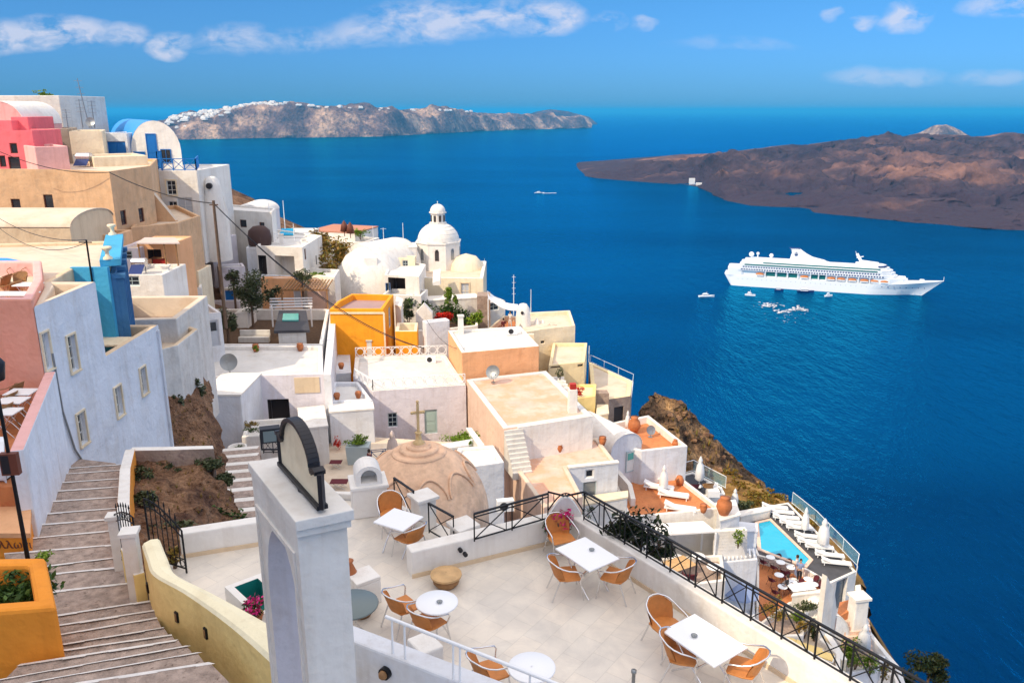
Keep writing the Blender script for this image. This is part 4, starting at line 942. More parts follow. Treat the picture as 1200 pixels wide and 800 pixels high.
# pots
def pot(name, label, p, prof, m='terracotta', cat='pot', n=20): 
    mb = MB(); mb.lathe(p, prof, n); return mb.build(name, m, label=label, cat=cat, origin=p)
p = P(523, 685, ZT); r = thing('lidded_barrel', 'dark tub with an overhanging round wooden lid by the thick parapet', 'tub', p)
mb = MB(); mb.lathe(p, [(.01, 0), (.2, 0), (.26, .08), (.25, .2), (.01, .2)], 18); mb.build('tub', 'wood', r)
mb = MB(); mb.lathe(p, [(.2, .2), (.31, .21), (.31, .25), (.2, .28), (.01, .29)], 18, smooth=False); mb.build('lid', 'woodpale', r)
p = P(429, 703, ZT) + Vector((0, -.45, 0)); r = thing('dark_planter', 'round dark brown planter in front of the low white block', 'planter', p)
mb = MB(); mb.lathe(p, [(.01, 0), (.17, 0), (.24, .2), (.24, .26), (.2, .26), (.19, .2)], 18); mb.build('bowl', 'wood', r); mb = MB(); mb.lathe(p, [(.19, .2), (.1, .24), (.01, .25)], 14); mb.build('soil', 'maroon', r)
p = P(411, 700, ZT); pot('tall_terracotta_jar', 'tall narrow terracotta jar half hidden behind the belfry', p, [(.01, 0), (.12, 0), (.2, .2), (.17, .5), (.07, .75), (.1, .8), (.01, .8)])
p = P(415, 750, ZT); round_table('grey_round_table', 'grey round table half hidden behind the belfry pillar', p, .46, top='tableg', h=.74)
p = P(541, 652, ZT) ; r = thing('wall_lamp', 'small dark twin wall lamp on the thick low parapet', 'lamp', (0, 0, 0))
A3 = Vector((a1.x, a1.y, 0)) - Vector((n1.x, n1.y, 0)) * .17; nn = Vector((-n1.x, -n1.y, 0)); dr = ray(541, 645); pl = dr * (nn.dot(A3) / nn.dot(dr)); r.location = pl; r['_o'] = tuple(pl)
for k in (-1, 1):
    mb = MB(); mb.tube([pl + nn * .02 + WD.cross(Vector((0, 0, 1))) * 0 + Vector((k * .05, 0, -.05 * k)), pl + nn * .1 + Vector((k * .05, 0, -.05 * k))], .045, 10); mb.build('lamp_head', 'dark', r)
p = P(742, 797, ZT - .0); mb = MB(); mb.lathe(P(742, 803, ZT), [(.03, 0), (.03, .25), (.045, .25), (.045, .3), (.01, .31)], 10); mb.build('floor_lamp_post', 'greymetal', label='small grey bollard at the bottom edge between the tables', cat='bollard')
# bougainvillea
b = bush('bougainvillea', 'pink flowering bougainvillea in the terrace corner behind the chair', (1.0, 15.45, -8.35), (.42, .22, .35), 260, .05, 'flowers', cat='plant'); mb = MB(); leaves(mb, (1.0, 15.5, -8.5), (.36, .16, .4), 240, .05); mb.build('leaves', 'leaf', b)
b = bush('climbing_plant', 'dark green climber spilling over the black railing near the corner', P(728, 625, -8.3) + Vector((.35, .3, -.1)), (.75, .5, .55), 1000, .075, 'leafdark', cat='plant', clumps=16)
b = bush('climbing_plant', 'dark green climber on the black railing farther right', P(757, 640, -8.5) + Vector((.35, .3, -.1)), (.35, .35, .5), 450, .07, 'leafdark', cat='plant', clumps=8)
bush('flower_bed_plant', 'low yellow green plants at the foot of the square white pillar', P(505, 650, ZT + .1), (.4, .25, .14), 350, .05, 'leafdry', cat='plant', stem=False)

# ======== gateway belfry with sign
zb_ = -4.4; A = P(290, 541, zb_); B = P(346, 611, zb_); C = P(415, 597, zb_); D = A + (C - B)
r = thing('arched_gateway', 'tall white gateway pillar with an arched opening and moulded top', 'gateway', ((A.x + C.x) / 2, (A.y + C.y) / 2, -12))
cc = (A + B + C + D) / 4
def shr(p, k): k = k * .88; d = Vector((p.x - cc.x, p.y - cc.y, 0)); return Vector((p.x, p.y, 0)) - d.normalized() * k
for nm, k, z1, z2 in (('top_slab', 0, zb_ - .13, zb_), ('moulding', .05, zb_ - .24, zb_ - .131)):
    mb = MB(); mb.prism([shr(p, k * 1.3) for p in (A, B, C, D)], z1, z2); mb.build(nm, 'white', r, weld=True, bevel=.012)
a, b_, c_, d_ = [shr(p, kk) for p, kk in ((A, .08), (B, .17), (C, .17), (D, .08))]; a.z = b_.z = c_.z = d_.z = 0
s = (b_ - a).normalized(); Lw = (b_ - a).length; th = c_ - b_; n = 18
s0, s1 = .34, Lw - .14; zs_, ztop, z0, z1 = -6.1, -4.95, -13.0, zb_ - .241
arch = [(s0 + (s1 - s0) * (.5 - .5 * math.cos(math.pi * i / n)), zs_ + (ztop - zs_) * math.sin(math.pi * i / n)) for i in range(n + 1)]
mb = MB()
def q3(x, z, k): return a + s * x + th * k + Vector((0, 0, z))
for k in (0, 1):
    mb.face([q3(0, z0, k), q3(s0, z0, k), q3(s0, zs_, k), q3(s0, z1, k), q3(0, z1, k)]); mb.face([q3(s1, z0, k), q3(Lw, z0, k), q3(Lw, z1, k), q3(s1, z1, k), q3(s1, zs_, k)])
    for (x, z), (x2, z2) in zip(arch, arch[1:]): mb.face([q3(x, z, k), q3(x2, z2, k), q3(x2, z1, k), q3(x, z1, k)])
for x in (0, Lw): mb.face([q3(x, z0, 0), q3(x, z1, 0), q3(x, z1, 1), q3(x, z0, 1)])
full = [(s0, z0)] + arch + [(s1, z0)]
mb.build('pier', 'white', r, weld=True, bevel=.0)
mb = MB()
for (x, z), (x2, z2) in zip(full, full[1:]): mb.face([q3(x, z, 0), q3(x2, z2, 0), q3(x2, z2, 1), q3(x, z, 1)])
mb.build('arch_soffit', 'arch_inner_shade', r)  # greyer than the pier: shade under the arch put into the colour
# raised border strip on the long face
mb = MB(); nf = Vector((s.y, -s.x, 0)) * (-1 if Vector((s.y, -s.x, 0)).dot(th) > 0 else 1)
for x0, x1, za_, zb2 in ((.1, .16, -12, z1 - .35), (.1, Lw - .12, z1 - .35, z1 - .29), (Lw - .18, Lw - .12, -12, z1 - .35)):
    q = [q3(x0, 0, 0), q3(x1, 0, 0), q3(x1, 0, 0) + nf * .025, q3(x0, 0, 0) + nf * .025]; mb.prism(q, za_, zb2)
mb.build('border_moulding', 'white', r)
# sign
s_ = (B - A).normalized(); o_ = A.lerp(D, .5) + s_ * .37; out = []; o_.z = 0; zb2 = zb_ + .01
out = [(0, 0), (0, .5), (.1, .52), (.2, .44)] + [(.25 + .6 * (1 - math.cos(t)), .44 + .5 * math.sin(t)) for t in [math.pi * i / 26 for i in range(1, 26)]] + [(1.48, .44), (1.56, .52), (1.66, .5), (1.66, 0)]
out = [(x * .88, z * .88) for x, z in out]; tn = Vector((-s_.y, s_.x, 0)).normalized()
r = thing('arched_sign_board', 'blank cream sign board with a dark arched frame on top of the gateway', 'sign', o_ + Vector((0, 0, zb2)))
mb = MB(); f = [o_ + s_ * x - tn * .02 + Vector((0, 0, zb2 + .06 + z * .97)) for x, z in out]; g = [p + tn * .04 for p in f]
mb.face(f); mb.face(g[::-1]); mb.build('panel', 'cream', r)
mb = MB()
for i in range(len(f)):
    j = (i + 1) % len(f); p0, p1 = f[i] + tn * .02, f[j] + tn * .02; w_ = Vector((0, 0, 0))
    mb.beam(p0, p1, .05, .13) if abs((p1 - p0).z) > abs((p1 - p0).length) * .99 else mb.beam(p0, p1, .13, .05)
mb.build('frame', 'dark', r)
p = P(320, 528, zb_); r = thing('floodlight', 'black floodlight on a bracket at the back end of the gateway top', 'lamp', p)
mb = MB(); mb.box(p + Vector((-.02, 0, .24)), (.26, .14, .2), .3); mb.build('housing', 'dark', r); mb = MB(); mb.box(p + Vector((.02, -.075, .24)), (.21, .01, .15), .3); mb.build('lens', 'tableg', r)
mb = MB(); mb.tube([p + Vector((-.15, 0, .24)), p + Vector((-.15, 0, .02)), p + Vector((.14, 0, .02)), p + Vector((.14, 0, .24))], .014, 6); mb.build('bracket', 'iron', r)
mb = MB(); q = P(378, 594, zb_) + Vector((0, 0, .012)); mb.tube([p + Vector((.1, -.1, .012)), P(345, 556, zb_ + .012), P(350, 575, zb_ + .012), q], .01, 5); mb.build('lamp_cable', 'dark', label='thin black cable lying across the gateway top', cat='cable')

# ======== stair wall at the bottom centre with pipe handrail
Aw = P(395, 734, -7.95); Bw = P(640, 828, -7.95)
lowwall('stair_wall', 'white stair wall in shade at the bottom centre', [Aw, Bw], -12, [-7.95, -7.95], .34, 'whiteb', bevel=.04)
mb = MB(); q = P(497, 762, -8.2); mb.box(q + Vector((0, .15, -.3)), (.5, .4, .7), rzt); mb.build('wall_stub', 'white', label='small white wall stub behind the bottom centre stair wall', cat='wall', weld=True, bevel=.03)
r = thing('pipe_handrail', 'light grey pipe handrail above the bottom centre stair wall', 'handrail', P(470, 760, -8))
h0, h1 = P(452, 722, -7.35), P(655, 802, -7.35); h2 = P(760, 845, -7.35); mb = MB(); mb.tube([h0, h1, h2], .028, 8); mb.build('rail', 'plastic', r)
for t in (.04, .12, .42, .46, .85):
    q = h0.lerp(h1, t); mb = MB(); mb.tube([q, (q.x - .03, q.y - .02, ZT + (.0 if t < .2 else .3))], .018, 6); mb.build('post', 'plastic', r)
wn = Vector((Bw - Aw)).normalized(); wn = Vector((wn.y, -wn.x, 0)); dr = ray(461, 779); pl = dr * (wn.dot(Aw) / wn.dot(dr)) + wn * .17
r = thing('bulkhead_lamp', 'dark oval bulkhead lamp on the bottom centre stair wall', 'lamp', pl)
mb = MB(); mb.tube([pl, pl + wn * .08], .1, 12); mb.build('base', 'iron', r); mb = MB(); mb.ball(pl + wn * .09, .075, 10); mb.build('glass', 'wood', r)
for u, v, w_, h_ in ((426, 790, .16, .16), (448, 800, .26, .1)):
    pass

# ======== steps and yellow wall
SL = [((170, 812), (262, 802)), ((127, 800), (236, 775.5)), ((67, 800), (222, 764)), ((30, 797), (210, 756)), ((60, 778), (200, 749)), ((60, 768), (193, 743)), ((60, 762), (184, 734.5)), ((56, 751), (176, 723)), ((55, 739), (175, 714)), ((53, 727), (170, 703)),
      ((46, 697), (148, 682)), ((42, 676.5), (140, 663)), ((36, 668), (134, 652)), ((30, 648), (135, 637)), ((27, 633), (136, 620)), ((30, 617), (138, 606.5)), ((42, 604), (140, 594)), ((48, 589), (142, 581)), ((54, 577), (144, 569)), ((62, 567), (145, 559.5)), ((66, 557), (147, 549.5)), ((70, 550), (150, 543))]
stm = mat('steps', (.44, .34, .285), .9, var=.45, scale=5, bump=1, bscale=28, stain=((.12, .08, .06), 9, .58, .1))
zs = -8.0; dz = .157
st = thing('stairway', 'long stone stairway with white painted step edges going down between the walls', 'stairs', (-8, 14, -12)); st['kind'] = 'structure'; del st['category']
tm = MB(); em = MB()
for i in range(len(SL) - 1):
    z = zs - dz * i; zp_ = z + dz
    def far(k, zz): a, b = SL[k]; return P(a[0], a[1], zz), P(b[0], b[1], zz)
    n0, n1_ = far(i, zp_ if i else z); f0, f1 = far(i + 1, z)
    jit = lambda p: p + Vector((0, random.uniform(-.02, .02), 0))
    for p in (n0, f0): p.x -= .5
    for p in (n1_, f1): p.x += .12
    m0 = n0.lerp(n1_, .5); 
    tm.prism([Vector((n0.x, n0.y + .0, 0)), Vector((n1_.x, n1_.y, 0)), f1, f0], z - .6, z)
    g = (f0 - n0).normalized() * .085
    K = 7
    for k in range(K):
        e0, e1_ = f0.lerp(f1, k / K), f0.lerp(f1, (k + 1) / K); w0 = random.uniform(.8, 1.35)
        em.face([e0 - g * w0 + Vector((0, 0, .004)), e1_ - g * w0 + Vector((0, 0, .004)), e1_ + g * .15 + Vector((0, 0, .004)), e0 + g * .15 + Vector((0, 0, .004))])
        em.face([e0 + g * .15 + Vector((0, 0, .004)), e1_ + g * .15 + Vector((0, 0, .004)), e1_ + g * .15 + Vector((0, 0, -.05)), e0 + g * .15 + Vector((0, 0, -.05))])
tm.build('treads', 'steps', st); em.build('painted_edge', 'riser', st)
# landing beyond the last step
za_ = zs - dz * (len(SL) - 1)
sheet('lower_lane', [P(60, 560, za_), P(152, 553, za_), (-13.4, 25.2), (-15, 25.6)], za_ - .16, 'steps', th=1.5)
# yellow wall : outer top line / inner top line
OT = [(166, 637, -8.05), (172, 655, -8.05), (180, 672, -8.05), (215, 692, -7.95), (258, 722, -7.8), (292, 750, -7.6), (318, 774, -7.5)]
IT = [(187, 630, -8.05), (196, 652, -8.05), (207, 672, -8.05), (250, 694, -7.95), (285, 712, -7.8), (318, 730, -7.6), (338, 744, -7.5)]
mb = MB(); o_ = [P(*q) for q in OT]; i_ = [P(*q) for q in IT]
def flat(v, z): return Vector((v.x, v.y, z))
rows = [[flat(a, -12), a - Vector((0, 0, .05)), a.lerp(b, .12) + Vector((0, 0, .0)), a.lerp(b, .5) + Vector((0, 0, .03)), a.lerp(b, .88), b - Vector((0, 0, .05)), flat(b, -12)] for a, b in zip(o_, i_)]
mi = [0, 1, 1, 1, 1, 2]
def finer(rows, k):
    out = []
    for i in range(len(rows) - 1):
        for j in range(k):
            t = j / k; out.append([])
            for c in range(len(rows[0])):
                p0 = rows[max(i - 1, 0)][c]; p1 = rows[i][c]; p2 = rows[i + 1][c]; p3 = rows[min(i + 2, len(rows) - 1)][c]
                out[-1].append(.5 * ((2 * p1) + (p2 - p0) * t + (2 * p0 - 5 * p1 + 4 * p2 - p3) * t * t + (3 * p1 - p0 - 3 * p2 + p3) * t ** 3))
    out.append(rows[-1]); return out
rows = finer(rows, 5); cols = list(zip(*rows))
for c in range(6): mb.grid([list(cols[c]), list(cols[c + 1])], mi[c])
mb.face(rows[0]); mb.face(rows[-1][::-1])
yw = mb.build('curving_yellow_wall', ['yellow', 'yellowcap', 'white'], label='thick yellow wall curving down along the steps with a pale rounded top', cat='wall')
for u, v in ((172, 690), (208, 722), (242, 740)):
    p = P(u, v, -8.7); # recessed step lamps
for k, (u, v) in enumerate(((174, 688), (208, 722), (242, 741))):
    # locate on the outer face
    best = None
    for a, b in zip(rows, rows[1:]):
        A0, B0 = a[0], b[0]; d = Vector((B0.x - A0.x, B0.y - A0.y, 0)).normalized(); n_ = Vector((-d.y, d.x, 0)); dr = ray(u, v); den = n_.dot(dr)
        t = n_.dot(A0) / den; p = dr * t; s__ = (p - A0).dot(d); L_ = Vector((B0.x - A0.x, B0.y - A0.y, 0)).length
        if -.05 <= s__ <= L_ + .05 and p.z < -7.5: best = (p, n_, d)
    if best:
        p, n_, d = best; sg = -1 if n_.dot(p) > 0 else 1; nn = n_ * sg
        r = thing('step_lamp', ['small dark step lamp in the yellow wall beside the gate post', 'small dark step lamp in the middle of the yellow wall', 'small dark step lamp in the yellow wall nearest the gateway'][k], 'lamp', p)
        mb = MB(); mb.box(p + nn * .01, (.09, .05, .2), math.atan2(d.y, d.x)); mb.build('bezel', 'iron', r); mb = MB(); mb.box(p + nn * .03, (.05, .03, .14), math.atan2(d.y, d.x)); mb.build('lens', 'wood', r)
# lower yellow wall and its posts beyond the gate
def seg(u, v, z): p = P(u, v, z); return (p.x, p.y)
lowwall('low_yellow_wall', 'short yellow wall with peeling white top between the two gate posts', [seg(147, 640, -8.75), seg(163, 672, -8.75)], -11, -8.75, .2, 'yellow', capm='white')
lowwall('bank_wall', 'orange and white edged wall between the steps and the earth bank', [seg(146, 646, -9.3), seg(146, 603, -10.0), seg(148, 560, -10.6), seg(153, 531, -10.75)], -13.5, [-9.3, -9.75, -10.3, -10.6], .3, 'ochre', capm='white')
lowwall('bank_wall', 'thin white topped wall along the far edge of the earth bank', [seg(154, 530, -10.75), seg(200, 526.5, -10.75), seg(250, 523.5, -10.9)], -13.5, [-10.62, -10.7, -10.9], .3, 'stone', capm='white')
for u, v, z0_, z1_, w_, l in ((141, 660, -10.3, -8.35, .2, 'slim white gate post at the far side of the iron gate'), (163, 704, -10.2, -7.95, .26, 'white gate post with a square cap beside the yellow wall')):
    p = P(u, v, -9.45); r = thing('gate_post', l, 'post', (p.x, p.y, z0_)); mb = MB(); mb.box((p.x, p.y, (z0_ + z1_) / 2), (w_, w_, z1_ - z0_), .2); mb.build('shaft', 'white', r); mb = MB(); mb.box((p.x, p.y, z1_ + .04), (w_ + .08, w_ + .08, .08), .2); mb.build('cap', 'white', r)
def gate(label, a, b, z0, h, rise):
    a = Vector(a); b = Vector(b); r = thing('iron_gate_leaf', label, 'gate', (a.x, a.y, z0)); n = 7
    mb = MB(); prof = [a.lerp(b, i / 12) + Vector((0, 0, h + rise * math.sin(math.pi / 2 * i / 12))) for i in range(13)]
    prof2 = [p - Vector((0, 0, .16)) for p in prof]; mb.tube(prof, .017, 6); mb.tube(prof2, .014, 6)
    mb.tube([a + Vector((0, 0, h)), a], .02, 6); mb.tube([b + Vector((0, 0, h + rise)), b], .02, 6); mb.tube([a + Vector((0, 0, .1)), b + Vector((0, 0, .1))], .017, 6); mb.tube([a + Vector((0, 0, .3)), b + Vector((0, 0, .3))], .014, 6); mb.build('frame', 'iron', r)
    mb = MB()
    for i in range(1, n): p = a.lerp(b, i / n); t = h + rise * math.sin(math.pi / 2 * i / n); mb.tube([p + Vector((0, 0, .1)), p + Vector((0, 0, t + .14))], .011, 5); mb.lathe(p + Vector((0, 0, t + .14)), [(.022, 0), (.016, .04), (.002, .1)], 6)
    mb.build('bars', 'iron', r)
    d = (b - a).normalized()
    for i in range(5):
        for c, k_ in ((prof[2 + i * 2].lerp(prof2[2 + i * 2], .5), .05), (a.lerp(b, (i + .5) / 5) + Vector((0, 0, .2)), .07)):
            mb = MB(); mb.tube([c + d * k_ * math.cos(k * .785) + Vector((0, 0, k_ * math.sin(k * .785))) for k in range(8)], .008, 4, closed=True); mb.build('scroll', 'iron', r)
    return r
pa = P(143, 661, -9.45); pb = P(170, 690, -9.45); pm = P(219, 672, ZT)
gate('black iron gate leaf with arched top beside the slim post', (pa.x, pa.y, -9.4), (pb.x - .1, pb.y + .1, -9.4), -9.4, 1.15, .38)
gate('black iron gate leaf opened inward over the terrace behind the yellow wall', (pm.x, pm.y, ZT + .02), (pb.x + .1, pb.y + .25, ZT + .02), ZT, .95, .5)
b = bush('potted_plant', 'small green and red plant behind the open gate leaf', P(203, 650, ZT + .3), (.16, .16, .35), 200, .05, 'leafdry', cat='plant')
# teal fountain basin
r = thing('teal_basin', 'square white basin with a teal lining at the foot of the gateway', 'basin', P(300, 715, ZT)); zb3 = ZT + .5
pl = [P(263, 687, zb3), P(300, 722, zb3), P(345, 706, zb3), P(306, 671, zb3)]; inn = inset(pl, .13); pl2 = ccw(pl); mb = MB()
for i in range(4):
    j = (i + 1) % 4; a, b_ = pl2[i], pl2[j]; mb.face([(a.x, a.y, ZT), (b_.x, b_.y, ZT), (b_.x, b_.y, zb3), (a.x, a.y, zb3)]); mb.face([(a.x, a.y, zb3), (b_.x, b_.y, zb3), (*inn[j], zb3), (*inn[i], zb3)]); 
mb.build('rim', 'white', r); mb = MB()
for i in range(4): j = (i + 1) % 4; mb.face([(*inn[i], zb3 - .001), (*inn[j], zb3 - .001), (*inn[j], zb3 - .4), (*inn[i], zb3 - .4)])
mb.face([(*q, zb3 - .4) for q in inn]); mb.build('lining', 'teal', r)
p = P(297, 722, ZT + .55); r = thing('geranium_pot', 'terracotta pot of pink and red geraniums beside the teal basin', 'potted plant', p); mb = MB(); mb.lathe(p - Vector((0, 0, .3)), [(.1, 0), (.16, .3), (.18, .34), (.01, .3)], 14); mb.build('pot', 'terracotta', r)
mb = MB(); leaves(mb, p + Vector((0, 0, .15)), (.28, .28, .2), 260, .05); mb.build('leaves', 'leaf', r); mb = MB(); leaves(mb, p + Vector((0, 0, .24)), (.28, .28, .18), 200, .035); mb.build('blossoms', 'flowers', r)

# ======== left foreground: orange planter, lamp post, inscription wall
zp2 = -7.62; pl = [P(-80, 722, zp2), P(66, 711, zp2), P(53, 652, zp2), P(-80, 654, zp2)]; pl = ccw(pl); inn = inset(pl, .28)
r = thing('orange_planter', 'big orange plastered planter wall with rounded rim at the left edge', 'planter', (-9, 12, -9.6)); mb = MB()
for i in range(4):
    j = (i + 1) % 4; a, b_ = pl[i], pl[j]; mb.face([(a.x, a.y, -10.6), (b_.x, b_.y, -10.6), (b_.x, b_.y, zp2), (a.x, a.y, zp2)]); mb.face([(a.x, a.y, zp2), (b_.x, b_.y, zp2), (*inn[j], zp2), (*inn[i], zp2)]); mb.face([(*inn[i], zp2), (*inn[j], zp2), (*inn[j], zp2 - .8), (*inn[i], zp2 - .8)])
mb.build('wall', 'ochre', r, weld=True, bevel=.07)
mb = MB(); mb.face([(*q, zp2 - .55) for q in inn]); mb.build('soil', 'soil', r)
c = P(22, 690, zp2 - .3)
bush('trailing_ivy', 'green ivy growing inside the orange planter', c, (.85, .6, .35), 1100, .07, 'leaf', cat='plant', clumps=16, stem=False)
bush('weed_tuft', 'small tuft of weeds beside the steps behind the planter', P(52, 652, -9.6), (.3, .25, .2), 200, .05, 'leafbright', cat='plant', stem=False)
# lamp post with sign
pb_ = P(34, 662, -8.3); r = thing('lamp_post', 'thin dark green lamp post rising from the orange planter', 'lamp post', (pb_.x, pb_.y, -8.8)); mb = MB()
mb.tube([(pb_.x, pb_.y, -8.8), (pb_.x, pb_.y, -6.8), (pb_.x, pb_.y, -4.6)], [.045, .035, .03], 8); mb.build('post', 'iron', r)
mb = MB(); top_ = Vector((pb_.x, pb_.y, -4.6)); mb.lathe(top_, [(.03, -.05), (.16, .0), (.2, .3), (.12, .42), (.01, .45)], 10); mb.build('lantern', 'dark', r)
c = PY(12, 543, pb_.y - .03); r = thing('hanging_sign_box', 'dark rectangular box fixed on the lamp post', 'box', c); mb = MB(); mb.box(c, (.3, .12, .42), .1); mb.build('case', 'framebrown', r); mb = MB(); mb.box(c + Vector((-.05, -.065, 0)), (.14, .01, .36), .1); mb.build('face', 'dark', r)
# white stair wall (left) and dining terrace behind it
wA, wB = Vector((-14.6, 24.38)), Vector((-11.9, 18.0))
lowwall('sloping_white_wall', 'tall pale white wall with a pink top on the left of the steps', [wA, wB], -12.5, [-7.95, -7.85], .3, 'bluewall', capm='pinkpale', bevel=.03)
r = house('inscribed_wall', 'peach wall with dark painted lettering beside the steps', 'wall', [W(-70, 16.9, -9.9), W(37, 16.9, -9.9), W(38, 18.3, -9.9), W(-70, 18.3, -9.9)], -9.55, -12, 'ochre', 'peach', par=0)
tc = bpy.data.curves.new('lettering', 'FONT'); tc.body = 'ιε\u03BBλωγι'; tc.size = .27; tc.extrude = .006; to = bpy.data.objects.new('painted_lettering', tc); COL.objects.link(to); tc.materials.append(M('framebrown'))
pt_ = PY(-12, 642, 16.88); to.parent = r; to.location = pt_ - Vector(r['_o']); to.rotation_euler = (math.pi / 2, 0, 0)
house('doorway_wall', 'white wall with a dark doorway at the left edge above the lettering', 'wall', [W(-80, 18.4, -9), W(9, 18.4, -9), W(9, 19.6, -9), W(-80, 19.6, -9)], -8.3, -12, 'bluewall', 'bluewall', par=0, holes=[('gap', -2, 592, .6, 1.3, {'deep': .5})])
zfl = -8.9
sheet('dining_terrace_floor', [(-12.2, 18.2), (-14.7, 24.3), (-26, 24.3), (-22, 17.5)], zfl, 'tiles_orange', th=.6)
lowwall('terrace_base_wall', 'salmon wall under the dining terrace at the left edge', [(-21.5, 19.7), (-13.1, 19.7)], -12, zfl - .01, .3, 'pinkpale')
G2 = 'dark wooden chairs on the two dining terraces'
wc = chair('dining_chair', 'dark wooden dining chair against the salmon wall', 'wood', 'wood', group=G2)
LC = [(P(19, 452, zfl + .3), 0.2, 'dark wooden dining chair standing against the salmon wall'), (P(16, 466, zfl + .3), 1.3, 'second dark dining chair from the salmon wall, next to a small white table'), (P(8, 478, zfl + .3), 1.4, 'third dark dining chair from the salmon wall on the lower dining terrace'), (P(2, 492, zfl + .3), 1.4, 'fourth dark dining chair at the left edge of the lower dining terrace'),
      (P(23, 325, ZT2 + .3), 3.0, 'dark dining chair at the back of the roof terrace'), (P(22, 337, ZT2 + .3), 3.1, 'dark dining chair in the middle of the roof terrace'), (P(14, 346, ZT2 + .3), 1.5, 'dark dining chair at the front of the roof terrace'), (P(3, 338, ZT2 + .3), 1.5, 'dark dining chair cut by the left edge on the roof terrace')]
for i, (p, rz, l) in enumerate(LC): p.z -= .3; put(wc, i == 0, p, rz, l, G2)
for p, l in ((P(25, 460, zfl + .7), 'small white table beside the second dining chair'), (P(14, 470, zfl + .7), 'small white table between the dining chairs on the lower terrace'), (P(5, 483, zfl + .7), 'small white table nearest the left edge of the lower dining terrace'),
             (P(33, 334, ZT2 + .7), 'small white table at the right side of the roof terrace'), (P(28, 345, ZT2 + .7), 'small white table beside the front chair on the roof terrace'), (P(15, 354, ZT2 + .7), 'white table at the front edge of the salmon roof terrace'), (P(0, 345, ZT2 + .7), 'white table cut by the left edge on the roof terrace')):
    p.z -= .7; rect_table('dining_table', l, p, .0, .8, .6, 'small white dining tables')

# ======== earth bank between the steps and the lower alley, shrubs on it
bk = [[P(150, 535, -10.95), P(198, 530, -10.95), P(248, 527, -11.1), P(266, 536, -12.2)],
      [P(150, 560, -11.3), P(190, 555, -11.35), P(235, 552, -11.55), P(268, 560, -12.3)],
      [P(150, 592, -11.0), P(188, 590, -11.3), P(240, 592, -11.75), P(277, 600, -12.6)],
      [P(152, 630, -10.6), P(195, 632, -11.0), P(250, 635, -11.3), P(290, 632, -12.2)],
      [P(160, 670, -10.9), P(200, 672, -11.4), P(250, 672, -12.2), P(292, 672, -13.6)]]
patch('earth_bank', bk, 'earth', 70, 16, .28, .8)
lab = ['dark shrub in the upper right corner of the earth bank', 'dark shrub by the steps on the left of the earth bank', 'small shrub under the first on the left of the earth bank', 'long dark shrub at the foot of the earth bank', 'low shrub in the middle top of the earth bank', 'small shrub at the right edge of the earth bank', 'dark shrub behind the iron gate']
for (u, v, z, rr), l in zip(((248, 543, -11.3, (.7, .5, .4)), (166, 560, -11.1, (.55, .4, .45)), (166, 585, -11.0, (.5, .4, .35)), (262, 606, -12.2, (1.1, .4, .5)), (197, 547, -11.3, (.6, .3, .25)), (262, 562, -12.1, (.4, .3, .25)), (200, 618, -11.0, (1.1, .5, .4))), lab):
    bush('bank_shrub', l, P(u, v, z), rr, 700, .08, 'leafolive' if 'long' not in l else 'leaf', group='shrubs on the earth bank')
# brown cliff below the courtyard walls
ck = [[PY(184, 404, 39), PY(200, 395, 41), PY(226, 400, 44), PY(240, 415, 47)], [PY(183, 430, 38), PY(205, 425, 39.5), PY(226, 430, 41), PY(245, 440, 44)], [PY(186, 480, 36), PY(205, 470, 37), PY(232, 475, 38), PY(250, 470, 41)], [PY(188, 530, 33), PY(210, 530, 34), PY(240, 525, 35), PY(262, 520, 38)], [PY(190, 570, 31), PY(210, 570, 32), PY(240, 565, 33), PY(270, 560, 35)]]
patch('brown_cliff', ck, 'earth', 40, 12, .35, .5)
for (u, v, Y, rr), l in zip(((224, 456, 40, (.85, .6, .8)), (207, 475, 37.5, (.45, .4, .9)), (208, 425, 40.5, (.4, .3, .3))), ('round dark shrub high on the brown cliff', 'tall dark shrub hanging on the brown cliff', 'small dry shrub under the courtyard wall on the cliff')):
    bush('cliff_shrub', l, PY(u, v, Y - .4), rr, 700, .1, 'leafolive', group='shrubs on the brown cliff')
# alley steps right of the bank
r = thing('alley_steps', 'narrow alley steps with white edges below the earth bank', 'stairs', P(283, 570, -16)); r['kind'] = 'structure'; del r['category']; mb = MB(); me_ = MB()
for i, v in enumerate((632, 618, 606, 594, 582, 571, 561, 552, 543, 535)):
    z = -14.6 - .17 * i; v2 = v - 10; q = [P(262, v + 2, z), P(306, v - 2, z), P(304, v2 - 3, z), P(262 if i < 5 else 258, v2 + 1, z)]
    mb.prism(q, z - .7, z); a, b_ = q[3], q[2]; me_.face([a + Vector((0, -.35, .004)), b_ + Vector((0, -.35, .004)), b_ + Vector((0, .0, .004)), a + Vector((0, 0, .004))])
mb.build('treads', 'steps', r); me_.build('painted_edge', 'white', r)
mb = MB(); mb.box(P(262, 632, -14.4) + Vector((-.3, 0, 0)), (.8, 1.2, 1.4), .6); mb.build('step_block', 'whiteb', label='white sloping block at the foot of the alley steps', cat='wall', weld=True, bevel=.05)

# unseen houses added on the left to cast shade on the terrace and steps
r = house('hill_shade_house', 'tall white house added out of view uphill to shade the terrace', 'house', [(-31, -21), (-23.5, -21), (-23.5, 5), (-31, 5)], 24, -14, 'white', 'roofwhite', par=.6)
house('hill_shade_house', 'lower white house added out of view beside the tall one to shade the steps', 'house', [(-34, 5.05), (-21, 5.05), (-21, 18), (-34, 18)], 4, -14, 'white', 'roofwhite', par=.6)
